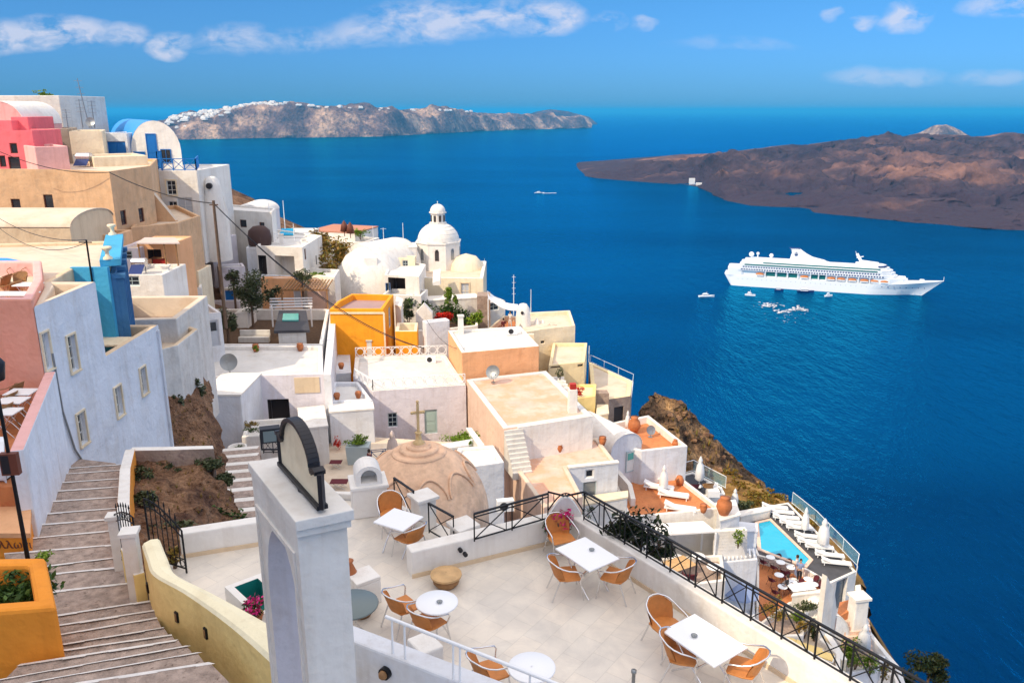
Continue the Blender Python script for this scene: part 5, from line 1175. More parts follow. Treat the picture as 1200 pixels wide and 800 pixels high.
# ======== white houses between the cliff and the orange house
WB = dict(frame='framewhite', bars=(2, 3)); DK = dict(frame='framegrey', bars=(2, 2))
z = zat(322, 52); house('white_house', 'small white house just right of the bright blue facade', 'house', fbY(z, (141, 52), (190, 52), 4), z, -20, 'white', 'roofwhite', par=.25, holes=[('win', 150, 298, 1, .6, DK)])
z = zat(291, 56); house('white_house', 'small lavender house with a flat window under the pergola', 'house', fbY(z, (136, 56), (161, 56), 4), z, -20, 'lavender', 'roofcream', par=.2, holes=[('win', 147, 299, .9, .55, DK)])
z = -10.0
house('walled_court', 'grey white walled court above the brown cliff', 'courtyard', [P(139, 375, z), P(207, 373, z), P(243, 346, z), P(139, 347, z)], z, -17, 'white_old', 'stone', par=1.1, pt=.35, capm='roofcream')
z = -10.9; house('cliff_house', 'low house with a curved grey wall on the edge of the brown cliff', 'house', [P(178, 412, z), P(208, 404, z), P(232, 385, z), P(205, 376, z), P(178, 378, z)], z, -15, 'white_old', 'roofcream', par=.35, capm='sand')
z = zat(362, 60); house('white_house', 'small white house with a grey door left of the courtyard trees', 'house', fbY(z, (231, 58), (259, 59), 3.5), z, -22, 'whiteb', 'roofwhite', par=.3, holes=[('door', 248, 391, 1.1, 2.0, {'light': 1, 'frame': 'doorgrey'})])
z = zat(340, 64); house('white_house', 'white house behind the walled court with a small vent', 'house', fbY(z, (190, 64), (236, 65), 4), z, -22, 'white', 'roofwhite', par=.3, holes=[('gap', 203, 343, .5, .3, {'deep': .3})])
z = zat(352, 77); house('white_house', 'long low white wall house left of the big courtyard tree', 'house', fbY(z, (225, 77), (280, 77), 3), z, -22, 'lavender', 'roofwhite', par=.3)
lowwall('white_ramp', 'smooth white wall sloping down left of the white courtyard house', [W(205, 46.5, -13)[:2], W(222, 50, -16)[:2], W(245, 53, -18)[:2]], -24, [zat(400, 46.5), zat(436, 50) - .4, zat(450, 53)], .5, 'whiteb')
0 and lowwall('white_ramp', 'second smooth white ramp wall behind the brown cliff', [W(232, 48, 0)[:2], W(250, 50, 0)[:2]], -24, [zat(430, 48), zat(464, 50)], .5, 'white')
# courtyard house
z = -18.0
h = house('courtyard_house', 'large white house with a dark open doorway and flat lit roof', 'house', [P(241, 442, z), P(379, 438, z), P(378, 404.5, z), P(238, 404.5, z)], z, -26, 'lavender', 'roofwhite', par=.3, pt=.35, capm='white',
          holes=[('gap', 327, 485, 1.5, 2.2, {'deep': 1.2}), ('gap', 370, 492, .01, .01, {})])
A = P(241, 442, z); B = P(379, 438, z); d = (B - A).normalized(); n = Vector((d.y, -d.x, 0)); dr = ray(360, 451); p = dr * (n.dot(A) / n.dot(dr)); mb = MB(); mb.box(p + n * .03, (1.75, .06, 1.15), math.atan2(d.y, d.x)); mb.build('wall_plaque', 'sand', h)
mb = MB(); q = P(379, 438, z); mb.prism([q + Vector((.02, -.1, 0)), q + Vector((.55, -.1, 0)), P(387, 362, z) + Vector((.6, 0, 0)), P(387, 362, z)], -27, z - .02); mb.build('side_wall', 'whiteb', h)
house('courtyard', 'white walled courtyard with trees behind the flat roof', 'courtyard', [P(238, 404, z), P(378, 404, z), P(386, 362, z), P(242, 362, z)], z + .02, -26, 'whiteb', 'soil', par=1.0, pt=.3, capm='white')
zc = z - 1.0
z = zat(458, 51); house('white_annex', 'white annex in front of the courtyard house on the cliff side', 'annex', fbY(z, (234, 50), (282, 50), 4.5), z, -28, 'whiteb', 'white', par=0, lip=0)
z = zat(505, 49.5); house('planter_terrace', 'white terrace block with a planter box below the dark doorway', 'terrace', fbY(z, (283, 48.5), (332, 49), 3), z, -28, 'white', 'roofwhite', par=.3)
p = W(292, 50.3, zat(498, 50.3)); bush('round_cushion_bush', 'rust coloured round bush by the dark open doorway', p, (.65, .5, .45), 300, .08, 'leafdry', cat='plant', stem=False)
bush('planter_greens', 'green plants in the long white planter box', W(297, 48.7, zat(505, 48.7) + .1), (.9, .3, .25), 240, .07, 'leaf', cat='plant', stem=False)
zz = zat(531, 48.2); railing('black_railing', 'small black railing below the dark open doorway', [W(309, 48.2, zz), W(332, 48.2, zz)], 1.0, 'iron', .6, t=.04)
z = zat(505, 49.8); house('white_side_block', 'plain white block right of the dark doorway behind the sign board', 'annex', fbY(z, (352, 50), (384, 50.5), 4), z, -28, 'white', 'white', par=0)
r = thing('white_cylinder_planter', 'round white planter at the top of the alley steps', 'planter', W(280, 44, zat(545, 44))); c = W(280, 44, zat(545, 44)); mb = MB(); mb.lathe(c, [(.01, 0), (.5, 0), (.55, 1.2), (.45, 1.2), (.4, 1.0), (.01, 1.0)], 18); mb.build('tub', 'white', r); mb = MB(); leaves(mb, c + Vector((0, 0, 1.1)), (.35, .35, .2), 80, .08); mb.build('leaves', 'leaf', r)
# things on the courtyard house
dish('large pale dish standing on the roof of the courtyard house', P(270, 440, -18.3), .62, 'greymetal', -1.5, .35, .7)
r = thing('roof_hut', 'small hut with a dark flat roof and skylight in the courtyard', 'hut', P(345, 400, zc)); zt3 = zc + 1.9
q = [P(321, 389, zt3), P(363, 388, zt3), P(359, 365, zt3), P(327, 365, zt3)]; mb = MB(); mb.prism(inset(q, .3), zc - .2, zt3 - .12); mb.build('wall', 'white', r); mb = MB(); mb.prism(q, zt3 - .11, zt3 + .1); mb.build('roof', 'roofdark', r)
q = [P(331, 378, zt3), P(350, 378, zt3), P(350, 370, zt3), P(332, 370, zt3)]; mb = MB(); mb.prism(q, zt3 + .1, zt3 + .22); mb.build('skylight', 'tealglass', r)
mb = MB(); mb.box(P(341, 394, zc + 1.2) + Vector((0, -.05, 0)), (.8, .1, .4)); mb.build('vent', 'greymetal', r)
q = P(297, 402, zc); mb = MB(); mb.box(q + Vector((0, .3, .25)), (2.6, .5, .5)); mb.box(q + Vector((0, .65, .75)), (2.6, .15, .5)); mb.build('white_bench', 'white_old', label='long white masonry bench in the courtyard', cat='bench', weld=True, bevel=.05)
for u, v, hh, rr, nn_, l in ((297, 384, 5.6, (1.7, 1.5, 2.0), 1500, 'largest olive tree in the white courtyard'), (268, 402, 3.4, (.75, .7, 1.1), 700, 'small olive tree at the left end of the courtyard roof'), (277, 368, 4.4, (.7, .7, .7), 420, 'thin tree left of the largest courtyard tree'), (322, 372, 3.4, (.8, .7, 1.0), 450, 'thin airy tree right of the largest courtyard tree'), (357, 372, 4.8, (.9, .7, .8), 450, 'airy tree beside the wooden pergola of the courtyard')):
    tree('olive_tree', l, P(u, v, zc), hh, (rr[0] * 1.2, rr[1] * 1.2, rr[2] * 1.2), int(nn_ * 2.2), .14, 'leafolive', group='courtyard olive trees')
r = thing('white_pergola', 'white slatted pergola in the courtyard', 'pergola', P(335, 366, zc)); mb = MB(); zq = zc + 2.0
for k in range(4): a = P(316, 360 - 3.3 * k, zq); b_ = P(366, 359 - 3.3 * k, zq); mb.beam(a, b_, .12, .12)
mb.build('slats', 'plastic', r)
for u in (318, 364): a = P(u, 358, zq); mb = MB(); mb.beam(a, (a.x, a.y, zc), .12, .12); mb.build('post', 'plastic', r)
r = thing('wooden_pergola', 'brown wooden pergola roof above the courtyard edge', 'pergola', W(360, 76, -19)); mb = MB(); zq = zat(339, 74)
for k in range(14): a = W(330 + k * 4, 74, zq); mb.beam(a, a + Vector((0, 3, .3)), .1, .1)
mb.build('rafters', 'wood', r); mb = MB(); mb.beam(W(328, 74.1, zq - .1), W(385, 74.1, zq - .1), .12, .12); mb.build('beam', 'wood', r)
for u in (330, 383): a = W(u, 74.1, zq - .15); mb = MB(); mb.beam(a, (a.x, a.y, a.z - 3), .12, .12); mb.build('post', 'wood', r)
z = zat(326, 77.3); house('peach_wall_house', 'peach sunlit house behind the wooden pergola', 'house', fbY(z, (305, 77.2), (352, 77.2), 1), z, -24, 'peach', 'roofcream', par=.2, holes=[('door', 352, 350, .7, 1.6, {'frame': 'framewhite'})])
house('white_hut', 'small white hut with an arch behind the small olive tree', 'hut', fbY(zat(368, 71), (276, 71), (290, 71), 2.5), zat(368, 71), -22, 'white', 'white', par=.0)
# ---- cluster behind: pole, lavender blocks, black cupola, arch house
z = zat(268, 82); house('white_tower_house', 'bright white house with the wooden utility pole in front', 'house', fbY(z, (231, 82), (252, 83), 6), z, -24, 'white', 'roofwhite', par=.3)
z = zat(280, 80); house('lavender_house', 'lavender shaded house right of the wooden utility pole', 'house', fbY(z, (247, 80), (277, 83), 6), z, -24, 'lavender', 'roofwhite', par=.25, holes=[])
z = zat(313, 78.5); house('lavender_house', 'lower lavender house with an arched niche near the utility pole', 'house', fbY(z, (256, 78), (287, 79), 2), z, -24, 'lavender', 'roofwhite', par=.2, holes=[('door', 264, 330, 1.3, 1.9, {'frame': 'lavender', 'leaf': 'lavender'})])
z = zat(262, 88); house('white_terrace_house', 'white terrace with awnings behind the utility pole', 'house', fbY(z, (238, 88), (275, 88), 4), z, -24, 'whiteb', 'roofwhite', par=.5)
vault('rounded_white_house', 'white round topped house behind the white terrace with awnings', 'house', W(258, 93, 0), W(300, 93, 0), 6, zat(251, 93), 1.0, -24, 'whiteb', 'white')
z = zat(245, 87); house('white_house', 'white skyline house with two dark windows above the black cupola', 'house', [W(256, 87, z), W(318, 84, z), W(323, 88, z), W(262, 92, z)], z, -24, 'white', 'roofwhite', par=.2, holes=[('win', 285, 262, .9, .8, {'frame': 'framebrown', 'bars': (1, 1)}), ('win', 307, 265, .7, .8, {'frame': 'framebrown', 'bars': (1, 1)})])
c = W(305, 82.5, zat(287, 82.5)); r = thing('black_cupola', 'dark brown round cupola with a pale arched opening', 'cupola', c); mb = MB(); mb.lathe(c, [(1.1, 0), (1.2, .8), (1.05, 1.5), (.6, 1.9), (.01, 2.0)], 22); mb.build('dome', 'cupola', r)
mb = MB(); q = c + Vector((.05, -1.12, .75)); n = 8; mb.face([q + Vector((-.36, 0, 0)), q + Vector((.36, 0, 0))] + [q + Vector((.36 * math.cos(math.pi * i / n), .12 * math.sin(math.pi * i / n) * 1, .15 + .35 * math.sin(math.pi * i / n))) for i in range(n + 1)]); mb.build('opening', 'cream', r)
z = zat(290, 81); house('white_terrace_block', 'white block carrying the dark cupola', 'house', fbY(z, (288, 81), (325, 81.5), 5), z, -24, 'whiteb', 'roofcream', par=.2)
# arch house
z = zat(288, 80); h = house('arch_house', 'white house with a wide round arch and dark side window', 'house', [W(300, 80, z), W(354, 79, z), W(377, 87, z), W(320, 92, z)], zat(288, 80), -24, 'white', 'roofwhite', par=.3, holes=[('gap', 306, 312, .9, 2.2, {'deep': .8}), ('win', 358, 298, .6, 1.1, {'frame': 'framebrown', 'bars': (1, 1)}), ('gap', 334, 312, 2.1, 2.1, {'deep': 1.6, 'dark': 0}), ('gap', 371, 305, .5, 1.0, {'deep': .4})])
z = zat(324, 78.5); house('lower_white_walls', 'low white wall house in front of the wide round arch', 'house', fbY(z, (288, 78.5), (344, 77.5), 1.5), z, -24, 'whiteb', 'roofwhite', par=.3)
sheet('small_pool_water', [W(327, 88, zat(272, 90)), W(345, 88, zat(272, 90)), W(344, 93, zat(272, 90)), W(330, 93, zat(272, 90))], zat(272, 90), 'poolwater' if 'poolwater' in MATS else 'tealglass', th=.05)
z = zat(276, 89); house('small_pool_terrace', 'white terrace holding the tiny turquoise pool', 'terrace', fbY(z, (322, 87), (356, 87), 7), z, -24, 'white', 'roofwhite', par=.0)
z = zat(271, 100); h = house('red_roofed_terrace', 'far white terrace house with a reddish roof edge', 'house', fbY(z, (362, 100), (416, 98), 6), z, -26, 'white', 'roofred', par=.0)
z = zat(281, 97); house('far_white_terrace', 'far white terrace with dark awnings left of the barrel roof', 'terrace', fbY(z, (371, 97), (426, 95), 4), z, -26, 'white', 'roofwhite', par=.5)
for u, v, Y, l in ((404, 271, 96.5, 'dark folded parasol on the far white terrace'), (411, 273, 96, 'second dark folded parasol on the far white terrace, right of the other')):
    c = W(u, Y, zat(v + 6, Y)); r = thing('folded_parasol', l, 'parasol', c); mb = MB(); mb.lathe(c, [(.05, 0), (.05, .5), (.5, .6), (.35, 1.4), (.05, 1.9)], 10); mb.build('cloth', 'framebrown', r)
# wild hillside shrubs
bush('hill_scrub', 'broad orange and green scrub on the slope left of the white barrel roof', W(392, 88, zat(298, 88)), (3.4, 2.4, 1.9), 2600, .2, 'leafdry', group='scrub beside the white vaults', clumps=26)
bush('hill_scrub', 'orange scrub higher up below the far white terrace', W(372, 90, zat(283, 90)), (1.9, 1.6, 1.7), 1300, .2, 'leafdry', group='scrub beside the white vaults', clumps=16)
bush('hill_scrub', 'narrow orange scrub at the left foot of the white barrel roof', W(385, 82, zat(311, 82)), (1.3, 1.2, 1.9), 900, .18, 'leafdry', group='scrub beside the white vaults', clumps=12)
bush('green_bush', 'small bright green bush in front of the big white vault', W(373, 78.5, zat(322, 78.5)), (1.0, .8, .55), 500, .12, 'leafbright')
vault('low_cream_vault', 'low cream vaulted shed below the wide arch', 'shed', W(345, 77, 0), W(366, 77, 0), 2, zat(336, 77), .9, -24, 'peachpale', 'cream')
z = zat(320, 79); house('low_white_house', 'low white rubble walled house under the bright green bush', 'house', [W(356, 79, z), W(392, 77, z), W(398, 81, z), W(360, 82, z)], z, -24, 'white', 'white_old', par=.3)

# ======== church group
zc1 = zat(335, 84)
r = thing('white_vaulted_church', 'big white rounded church vault with a small buttress', 'church', W(425, 86, -24)); mb = MB(); c = W(422, 87, 0); c.z = 0; zb0 = zat(350, 85)
prof = [(3.9, -26), (3.85, zb0), (3.75, zb0 + 1.4), (3.2, zb0 + 3.2), (2.3, zb0 + 4.4), (1.2, zb0 + 5.1), (.01, zb0 + 5.35)]
mb.lathe(c, prof, 32); mb.build('apse', 'white', r)
mb = MB(); n = 16; A = W(425, 88, 0); B = W(470, 92, 0); ax = Vector((B.x - A.x, 5.5, 0)).normalized(); sd = Vector((ax.y, -ax.x, 0)); rows = []
zb1 = zat(312, 90)
for k in range(9):
    t = k / 8; cc_ = Vector((A.x, A.y, 0)) + ax * (t * 8 - 1.5); sc = math.sqrt(max(0, 1 - max(0, (t - .8) / .2) ** 2 * .9)) if t > .8 else 1
    rows.append([cc_ + sd * (-2.9 * math.cos(math.pi * i / n)) * sc + Vector((0, 0, zb1 + 3.0 * math.sin(math.pi * i / n) * sc)) for i in range(n + 1)])
mb.grid(rows); mb.face(rows[0]); mb.face(rows[-1])
mb.prism([rows[0][0], rows[0][-1], rows[-1][-1], rows[-1][0]], -26, zb1 + .01); mb.build('barrel_vault', 'white', r)
mb = MB(); q = W(436, 84.3, zat(315, 84.3)); mb.face([q + Vector((-.9, 0, 1.1)), q + Vector((.5, -.2, -1.0)), q + Vector((.5, .5, 1.1))]); mb.face([q + Vector((-.9, 0, 1.1)), q + Vector((.5, .5, 1.1)), q + Vector((.4, 1.5, .8))]); mb.build('buttress', 'white', r)
z = zat(316, 83); house('portico_house', 'white house with a dark open porch beside the church vault', 'house', [W(450, 82, z), W(491, 81, z), W(499, 88, z), W(460, 92, z)], zat(322, 82), -28, 'white', 'roofwhite', par=.2,
      holes=[('gap', 465, 336, 1.9, 1.9, {'deep': 2}), ('gap', 483, 332, .01, .01, {}), ('win', 452, 337, .5, 1.0, dict(frame='bluepaint', bars=(1, 1)))])
z = zat(345, 84); house('church_forecourt', 'white forecourt block below the dark open porch', 'terrace', fbY(z, (448, 80), (494, 79.5), 3), zat(345, 80), -28, 'white', 'roofwhite', par=.4)
zr_ = -16.3
rb = [W(497, 86, zr_), W(566, 85.5, zr_), W(570, 96, zr_), W(489, 100, zr_), W(480, 93, zr_)]
h = house('domed_church', 'cream church with a white ringed dome and lantern above the sea', 'church', rb, zat(326, 85.7), -30, 'cream', 'roofcream', par=.35, pt=.4, capm='white',
      holes=[('win', 545, 341, .9, 1.7, dict(frame='cream', bars=(2, 2), trim='sand', pane='doorgrey')), ('gap', 517, 331, .01, .01, {})])
zrf = zat(326, 85.7)
c = W(510, 94, 0); c.z = 0; mb = MB(); n = 8; R8 = 2.65; zdr = zat(283, 94)
mb.lathe(c, [(R8, zrf - .5), (R8, zdr), (R8 + .12, zdr), (R8 + .12, zdr + .15), (R8 - .1, zdr + .15)], 8, smooth=False, a0=R(22.5), a1=R(382.5)); mb.build('drum', 'white', h)
mb = MB(); rd = 2.42; ze = zdr + .15
mb.lathe(c, [(rd * math.cos(t), ze + 2.1 * math.sin(t)) for t in [math.pi / 2 * i / 12 for i in range(12)]] + [(.01, ze + 2.1)], 32)
for t in [math.pi / 2 * i / 7 for i in range(1, 6)]: mb.lathe(c, [(rd * math.cos(t) + .0, ze + 2.1 * math.sin(t) - .05), (rd * math.cos(t) + .02, ze + 2.1 * math.sin(t)), (rd * math.cos(t) - .04, ze + 2.1 * math.sin(t) + .07)], 32)
mb.build('dome', 'white', h)
zl = ze + 1.95; mb = MB(); mb.lathe(c, [(1.0, zl - .2), (1.0, zl + .15), (.82, zl + .15), (.82, zl + 1.15), (1.0, zl + 1.2), (1.0, zl + 1.35), (.85, zl + 1.4)], 8, smooth=False); mb.build('lantern', 'white', h)
mb = MB(); mb.lathe(c + Vector((0, 0, zl + 1.4)), [(.88 * math.cos(t), .85 * math.sin(t)) for t in [math.pi / 2 * i / 7 for i in range(8)]] + [(.04, .85), (.04, 1.15), (.01, 1.15)], 20); mb.build('cap', 'white', h)
for k in range(8):
    a = math.pi * 2 * k / 8 + R(22.5); mb = MB(); p = c + Vector((.8 * math.cos(a), .8 * math.sin(a), zl + .62)); mb.box(p, (.06, .26, .7), a); mb.build('lantern_window', 'shade', h)
for k in range(8):
    a = math.pi * 2 * k / 8; mb = MB(); p = c + Vector(((R8 * .924) * math.cos(a), (R8 * .924) * math.sin(a), zdr - 1.3)); mb.box(p, (.08, .45, 1.1), a); mb.box(p + Vector((0, 0, .6)), (.08, .3, .25), a); mb.build('drum_window', 'greymetal' if k % 2 else 'shade', h)
mb = MB(); c2 = W(546, 93, -15); c2.z = 0; zq = zat(297, 93) - 2.1; mb.lathe(c2, [(2.1, zq - 2), (2.1, zq), (1.85, zq + 1.0), (1.2, zq + 1.75), (.01, zq + 2.1)], 24); mb.build('apse_dome', 'cream', h)
mb = MB(); q = W(512, 83.3, zat(325, 83.3)); mb.prism([q + Vector((-.5, .3, 0)), q + Vector((.3, .3, 0)), q + Vector((.3, 1.2, 0)), q + Vector((-.5, 1.2, 0))], q.z - .9, [q.z - .6, q.z - .4, q.z + .7, q.z + .5]); mb.build('buttress', 'white', h)
z = zat(352, 82); house('church_garden_wall', 'cream and white garden wall below the domed church', 'wall', fbY(z, (503, 81.5), (562, 83), 2), z, -30, 'white', 'white', par=.0, lip=0)
mb = MB(); q = W(566, 81, 0); mb.prism([q + Vector((-.8, 0, 0)), q + Vector((.55, .1, 0)), q + Vector((.5, 2, 0)), q + Vector((-.8, 2, 0))], -30, zat(347, 81)); mb.build('stone_pier', 'stone', label='square bare stone pier at the right end of the church garden', cat='pillar')
for u, v, Y, rr, m_, nn_, l in ((490, 356, 80, (1.7, 1, 1.6), 'leaf', 1300, 'tall dark green shrubs at the left of the church garden'), (529, 349, 80.5, (.7, .6, 1.5), 'leafbright', 500, 'slender yellow green shrub in the church garden'), (535, 369, 79, (2.1, .9, 1.0), 'leaf', 1200, 'spreading green shrubs in the middle of the church garden'), (555, 373, 78.5, (.9, .8, .9), 'leafbright', 500, 'rounded green shrub at the right end of the church garden'), (478, 365, 78, (.9, .7, 1.1), 'leafolive', 500, 'dark olive shrub by the low white garden wall'), (497, 371, 78, (.5, .5, .6), 'redflowers', 260, 'small red flowering plant in the church garden'), (517, 371, 77.5, (1.1, .6, .6), 'redflowers', 420, 'wide red geranium bed in the church garden')):
    bush('garden_shrub', l, W(u, Y, zat(v, Y)), (rr[0] * 1.15, rr[1], rr[2] * 1.25), int(nn_ * 2), .15, m_, group='shrubs in the church garden')
z = zat(384, 76); house('garden_terrace', 'white garden terrace with shrubs below the church', 'terrace', [W(470, 75, z), W(506, 75, z), W(560, 77, z), W(560, 82, z), W(470, 82, z)], z, -30, 'white', 'soil', par=.4, capm='white')
mb = MB(); q = W(490, 76.5, 0); zt_ = zat(361, 76.5); mb.prism([q + Vector((-.8, -.4, 0)), q + Vector((.8, -.4, 0)), q + Vector((.8, .4, 0)), q + Vector((-.8, .4, 0))], -24, zt_ - .4); mb.face([q + Vector((-.8, -.4, zt_ - .4)), q + Vector((.8, -.4, zt_ - .4)), q + Vector((0, -.4, zt_ + .5))]); mb.face([q + Vector((-.8, -.4, zt_ - .4)), q + Vector((0, -.4, zt_ + .5)), q + Vector((0, .4, zt_ + .5)), q + Vector((-.8, .4, zt_ - .4))]); mb.face([q + Vector((.8, -.4, zt_ - .4)), q + Vector((0, -.4, zt_ + .5)), q + Vector((0, .4, zt_ + .5)), q + Vector((.8, .4, zt_ - .4))]); mb.build('garden_niche', 'white', label='tiny white gabled niche among the garden shrubs', cat='niche')
z = zat(371, 77.4); house('pale_alley_house', 'pale blue grey block with stepped top between orange house and peach box', 'house', fbY(zat(378, 68), (499, 68), (527, 69), .9), zat(378, 68), -28, 'whiteb', 'whiteb', par=.3)
p = W(442, 96, zat(300, 96)); 
for u, v, Y, l in ((468, 284, 93, 'potted yellow green plant on the roof left of the church drum'), (422, 273, 98, 'small potted plant on the far terrace edge')):
    bush('roof_plant', l, W(u, Y, zat(v, Y)), (1.3, .8, .7), 300, .16, 'leafbright', cat='plant')
z = zat(291, 92.5); house('rubble_parapet_house', 'white rough edged parapet house between vault and drum', 'house', fbY(z, (462, 90), (489, 90.5), 3), zat(291, 90), -24, 'white', 'white', par=0, lip=0)
# sea side: awning, rounded belfry, cream houses
r = thing('white_awning', 'white awning sloping down right of the church', 'awning', W(590, 82, -26)); mb = MB()
q = [PY(571, 341, 84), PY(607, 357, 82), PY(608, 364, 78), PY(572, 350, 79)]; rows = [[q[0].lerp(q[1], t) - Vector((0, 0, .4 * math.sin(math.pi * t))) for t in [i / 8 for i in range(9)]], [q[3].lerp(q[2], t) - Vector((0, 0, .4 * math.sin(math.pi * t))) for t in [i / 8 for i in range(9)]]]
mb.grid(rows); mb.grid([[p + Vector((0, 0, .05)) for p in rr] for rr in rows]); mb.grid([rows[1], [p + Vector((0, 0, .05)) for p in rows[1]]]); mb.build('canopy', 'fabric', r)
for p in (q[2], q[3]): mb = MB(); mb.tube([p, p - Vector((0, 0, 3))], .06, 6); mb.build('post', 'plastic', r)
z = zat(383, 79); house('awning_terrace', 'cream terrace with a brick floor below the white awning', 'terrace', fbY(z, (570, 78), (612, 77), 6), z, -32, 'cream', 'tiles_orange', par=.5)
z = zat(352, 86); house('terrace_block', 'pale block behind the white awning', 'house', fbY(z, (572, 85), (592, 86), 3), z, -32, 'white', 'roofwhite', par=.2, holes=[('win', 577, 358, 1.2, .8, DK)])
c = W(614, 75.5, 0); c.z = 0; zt_ = zat(355, 75.5); r = thing('rounded_belfry', 'white slender chimney like belfry with a rounded top', 'chimney', (c.x, c.y, -28)); mb = MB(); mb.lathe(c, [(.75, -30), (.72, zt_ - 1.4), (.6, zt_ - .5), (.35, zt_ - .1), (.01, zt_)], 16); mb.build('shaft', 'white', r); mb = MB(); mb.tube([c + Vector((-.1, -.75, zt_ - .8)), c + Vector((-.1, .5, zt_ - .8))], .15, 8); mb.build('smoke_hole', 'dark', r)
z = zat(387, 73.5); house('cream_cube_house', 'cream sunlit cube house at the sea edge', 'house', [W(601, 71, z), W(632, 72.5, z), W(674, 74, z), W(668, 80, z), W(612, 79, z)], zat(386, 72.5), -34, 'cream', 'roofcream', par=.4, holes=[('gap', 636, 401, .35, .25, {'deep': .3}), ('gap', 652, 381, .01, .01, {})])
for u, v, Y, rr, l in ((629, 377, 76, .35, 'small white pinnacle on the cream cube house'), (636, 379, 76.5, .3, 'second small pinnacle on the cream cube house, right of the first'), (658, 380, 77.5, .55, 'white sloped hump at the right of the cream cube roof')):
    mb = MB(); c = W(u, Y, zat(v + 6, Y)); mb.lathe(c, [(rr, -1.0), (rr, .2), (rr * .5, .7), (.01, .9)], 10); mb.build('roof_pinnacle', 'white', label=l, cat='pinnacle')
bush('roof_plant', 'dry potted plants between the pinnacles of the cream cube house', W(645, 75.5, zat(383, 75.5)), (.8, .4, .4), 120, .1, 'redflowers', cat='plant', stem=False)
Yh = 68; z = zat(424, 67)
house('yellow_house', 'pale yellow house with small stairs above the stone terrace', 'house', [W(643, 66, z), W(685, 67, z), W(688, 73, z), W(648, 73, z)], z, -36, 'paleyellow', 'roofcream', par=.3, holes=[('gap', 680, 428, .5, .25, {'deep': .3}), ('gap', 651, 430, .9, .15, {'deep': .2})])
house('yellow_block', 'lower yellow block with plants on its corner', 'house', [W(663, 62, zat(466, 62.5)), W(698, 63, zat(466, 62.5)), W(699, 66, zat(466, 62.5)), W(666, 66, zat(466, 62.5))], zat(466, 62.5), -36, 'yellow', 'paleyellow', par=.2)
r = thing('small_stairs', 'small whitewashed outdoor stairs beside the pale yellow house', 'stairs', W(665, 64, -30)); mb = MB()
for k in range(7): c = W(657 + k * 2.2, 64.2 - k * .28, 0); zt_ = zat(442 + k * 4, 64.2 - k * .28); mb.box((c.x, c.y, zt_ - 1), (1.3, .34, 2)) 
mb.build('treads', 'white', r)
bush('cactus_pot', 'dark potted plant at the head of the small stairs', W(656, 64, zat(437, 64)), (.45, .4, .5), 200, .09, 'leafolive', cat='plant'); bush('red_bougainvillea', 'deep red flowering plant above the yellow block', W(676, 62.8, zat(458, 62.8)), (.9, .5, .55), 450, .09, 'redflowers', cat='plant', stem=False)
h = house('stone_terrace', 'rough stone walled terrace with a pale floor at the sea edge', 'terrace', [W(694, 64.5, zat(466, 65.5)), W(739, 66, zat(466, 65.5)), W(741, 70, zat(466, 65.5)), W(690, 76, zat(466, 65.5))], zat(466, 65.5), -40, 'stone', 'roofcream', par=.1, pt=.4, capm='paleyellow', holes=[('gap', 725, 487, .9, 1.6, {'deep': .2})])
mb = MB(); q = W(717, 64.9, 0); mb.prism([q + Vector((-.6, -.4, 0)), q + Vector((.5, -.4, 0)), q + Vector((.4, .5, 0)), q + Vector((-.5, .5, 0))], -40, zat(459, 64.9)); mb.build('stone_buttress', 'stone', h)
zz = zat(465, 66); railing('glass_rail', 'thin pale railing around the rough stone terrace', [W(740, 66, zz), W(742, 70, zz), W(692, 76, zz)], .75, 'plastic', 2.0, x=False, t=.025, hand=.03)
house('stair_wedge', 'small cream stair wedge under the stone wall', 'wall', [W(699, 61.5, zat(487, 61.7)), W(713, 62, zat(487, 61.7)), W(712, 64, zat(487, 61.7)), W(700, 64, zat(487, 61.7))], zat(487, 61.7), -36, 'paleyellow', 'cream', par=0)
for u, v, Y in ((678, 415, 74), (682, 418, 73.5)):
    c = W(u, Y, zat(v + 14, Y)); mb = MB(); mb.lathe(c, [(.2, 0), (.2, 1.3), (.1, 1.6), (.01, 1.65)], 10); mb.build('flue', 'white', label='slim white flue pipe behind the pale yellow house', cat='chimney', group='slim flues behind the yellow house')

# ======== orange house with flat roof
zo = -16.7
h = house('orange_house', 'deep orange house with a purple flat roof and blue shuttered side window', 'house', [P(386, 362, zo), P(449, 362, zo), P(461, 345, zo), P(412, 344, zo), P(395, 353, zo)], zo, -28, 'orange', 'roofpurple', par=.55, pt=.3, capm='orange', holes=[('win', 457, 372, 1.2, 1.9, dict(frame='framewhite', pane='clothblue', bars=(2, 2)))])
A = P(386, 362, zo); B = P(449, 362, zo); mb = MB(); mb.beam(A + Vector((0, -.05, -.35)), B + Vector((.06, -.05, -.35)), .1, .16); mb.beam(B + Vector((.05, -.05, -.35)), B + Vector((.05, -.05, -5)), .14, .12); mb.build('white_edging', 'cream', h)
z = zat(392, 70); house('orange_terrace', 'small orange terrace with a lattice rail right of the orange house', 'terrace', [W(463, 68, zat(388, 68)), W(489, 68, zat(388, 68)), W(490, 71, zat(388, 68)), W(465, 71, zat(388, 68))], zat(388, 68), -28, 'orange', 'roofcream', par=.9, pt=.3, capm='cream')
z = zat(354, 74.5); house('low_white_wall', 'low white garden wall right of the orange house roof', 'wall', [W(463, 73.5, zat(354, 74.5)), W(470, 73, zat(354, 74.5)), W(472, 76, zat(354, 74.5)), W(465, 77, zat(354, 74.5))], zat(357, 74), -28, 'white', 'white', par=0)
zq = -21.0
h = house('white_side_house', 'pale blue white low wall between courtyard house and orange house', 'wall', [P(388, 440, zq), P(411, 438, zq), P(409, 406, zq), P(401, 406, zq)], zq, -27, 'whiteb', 'whiteb', par=0, lip=0)
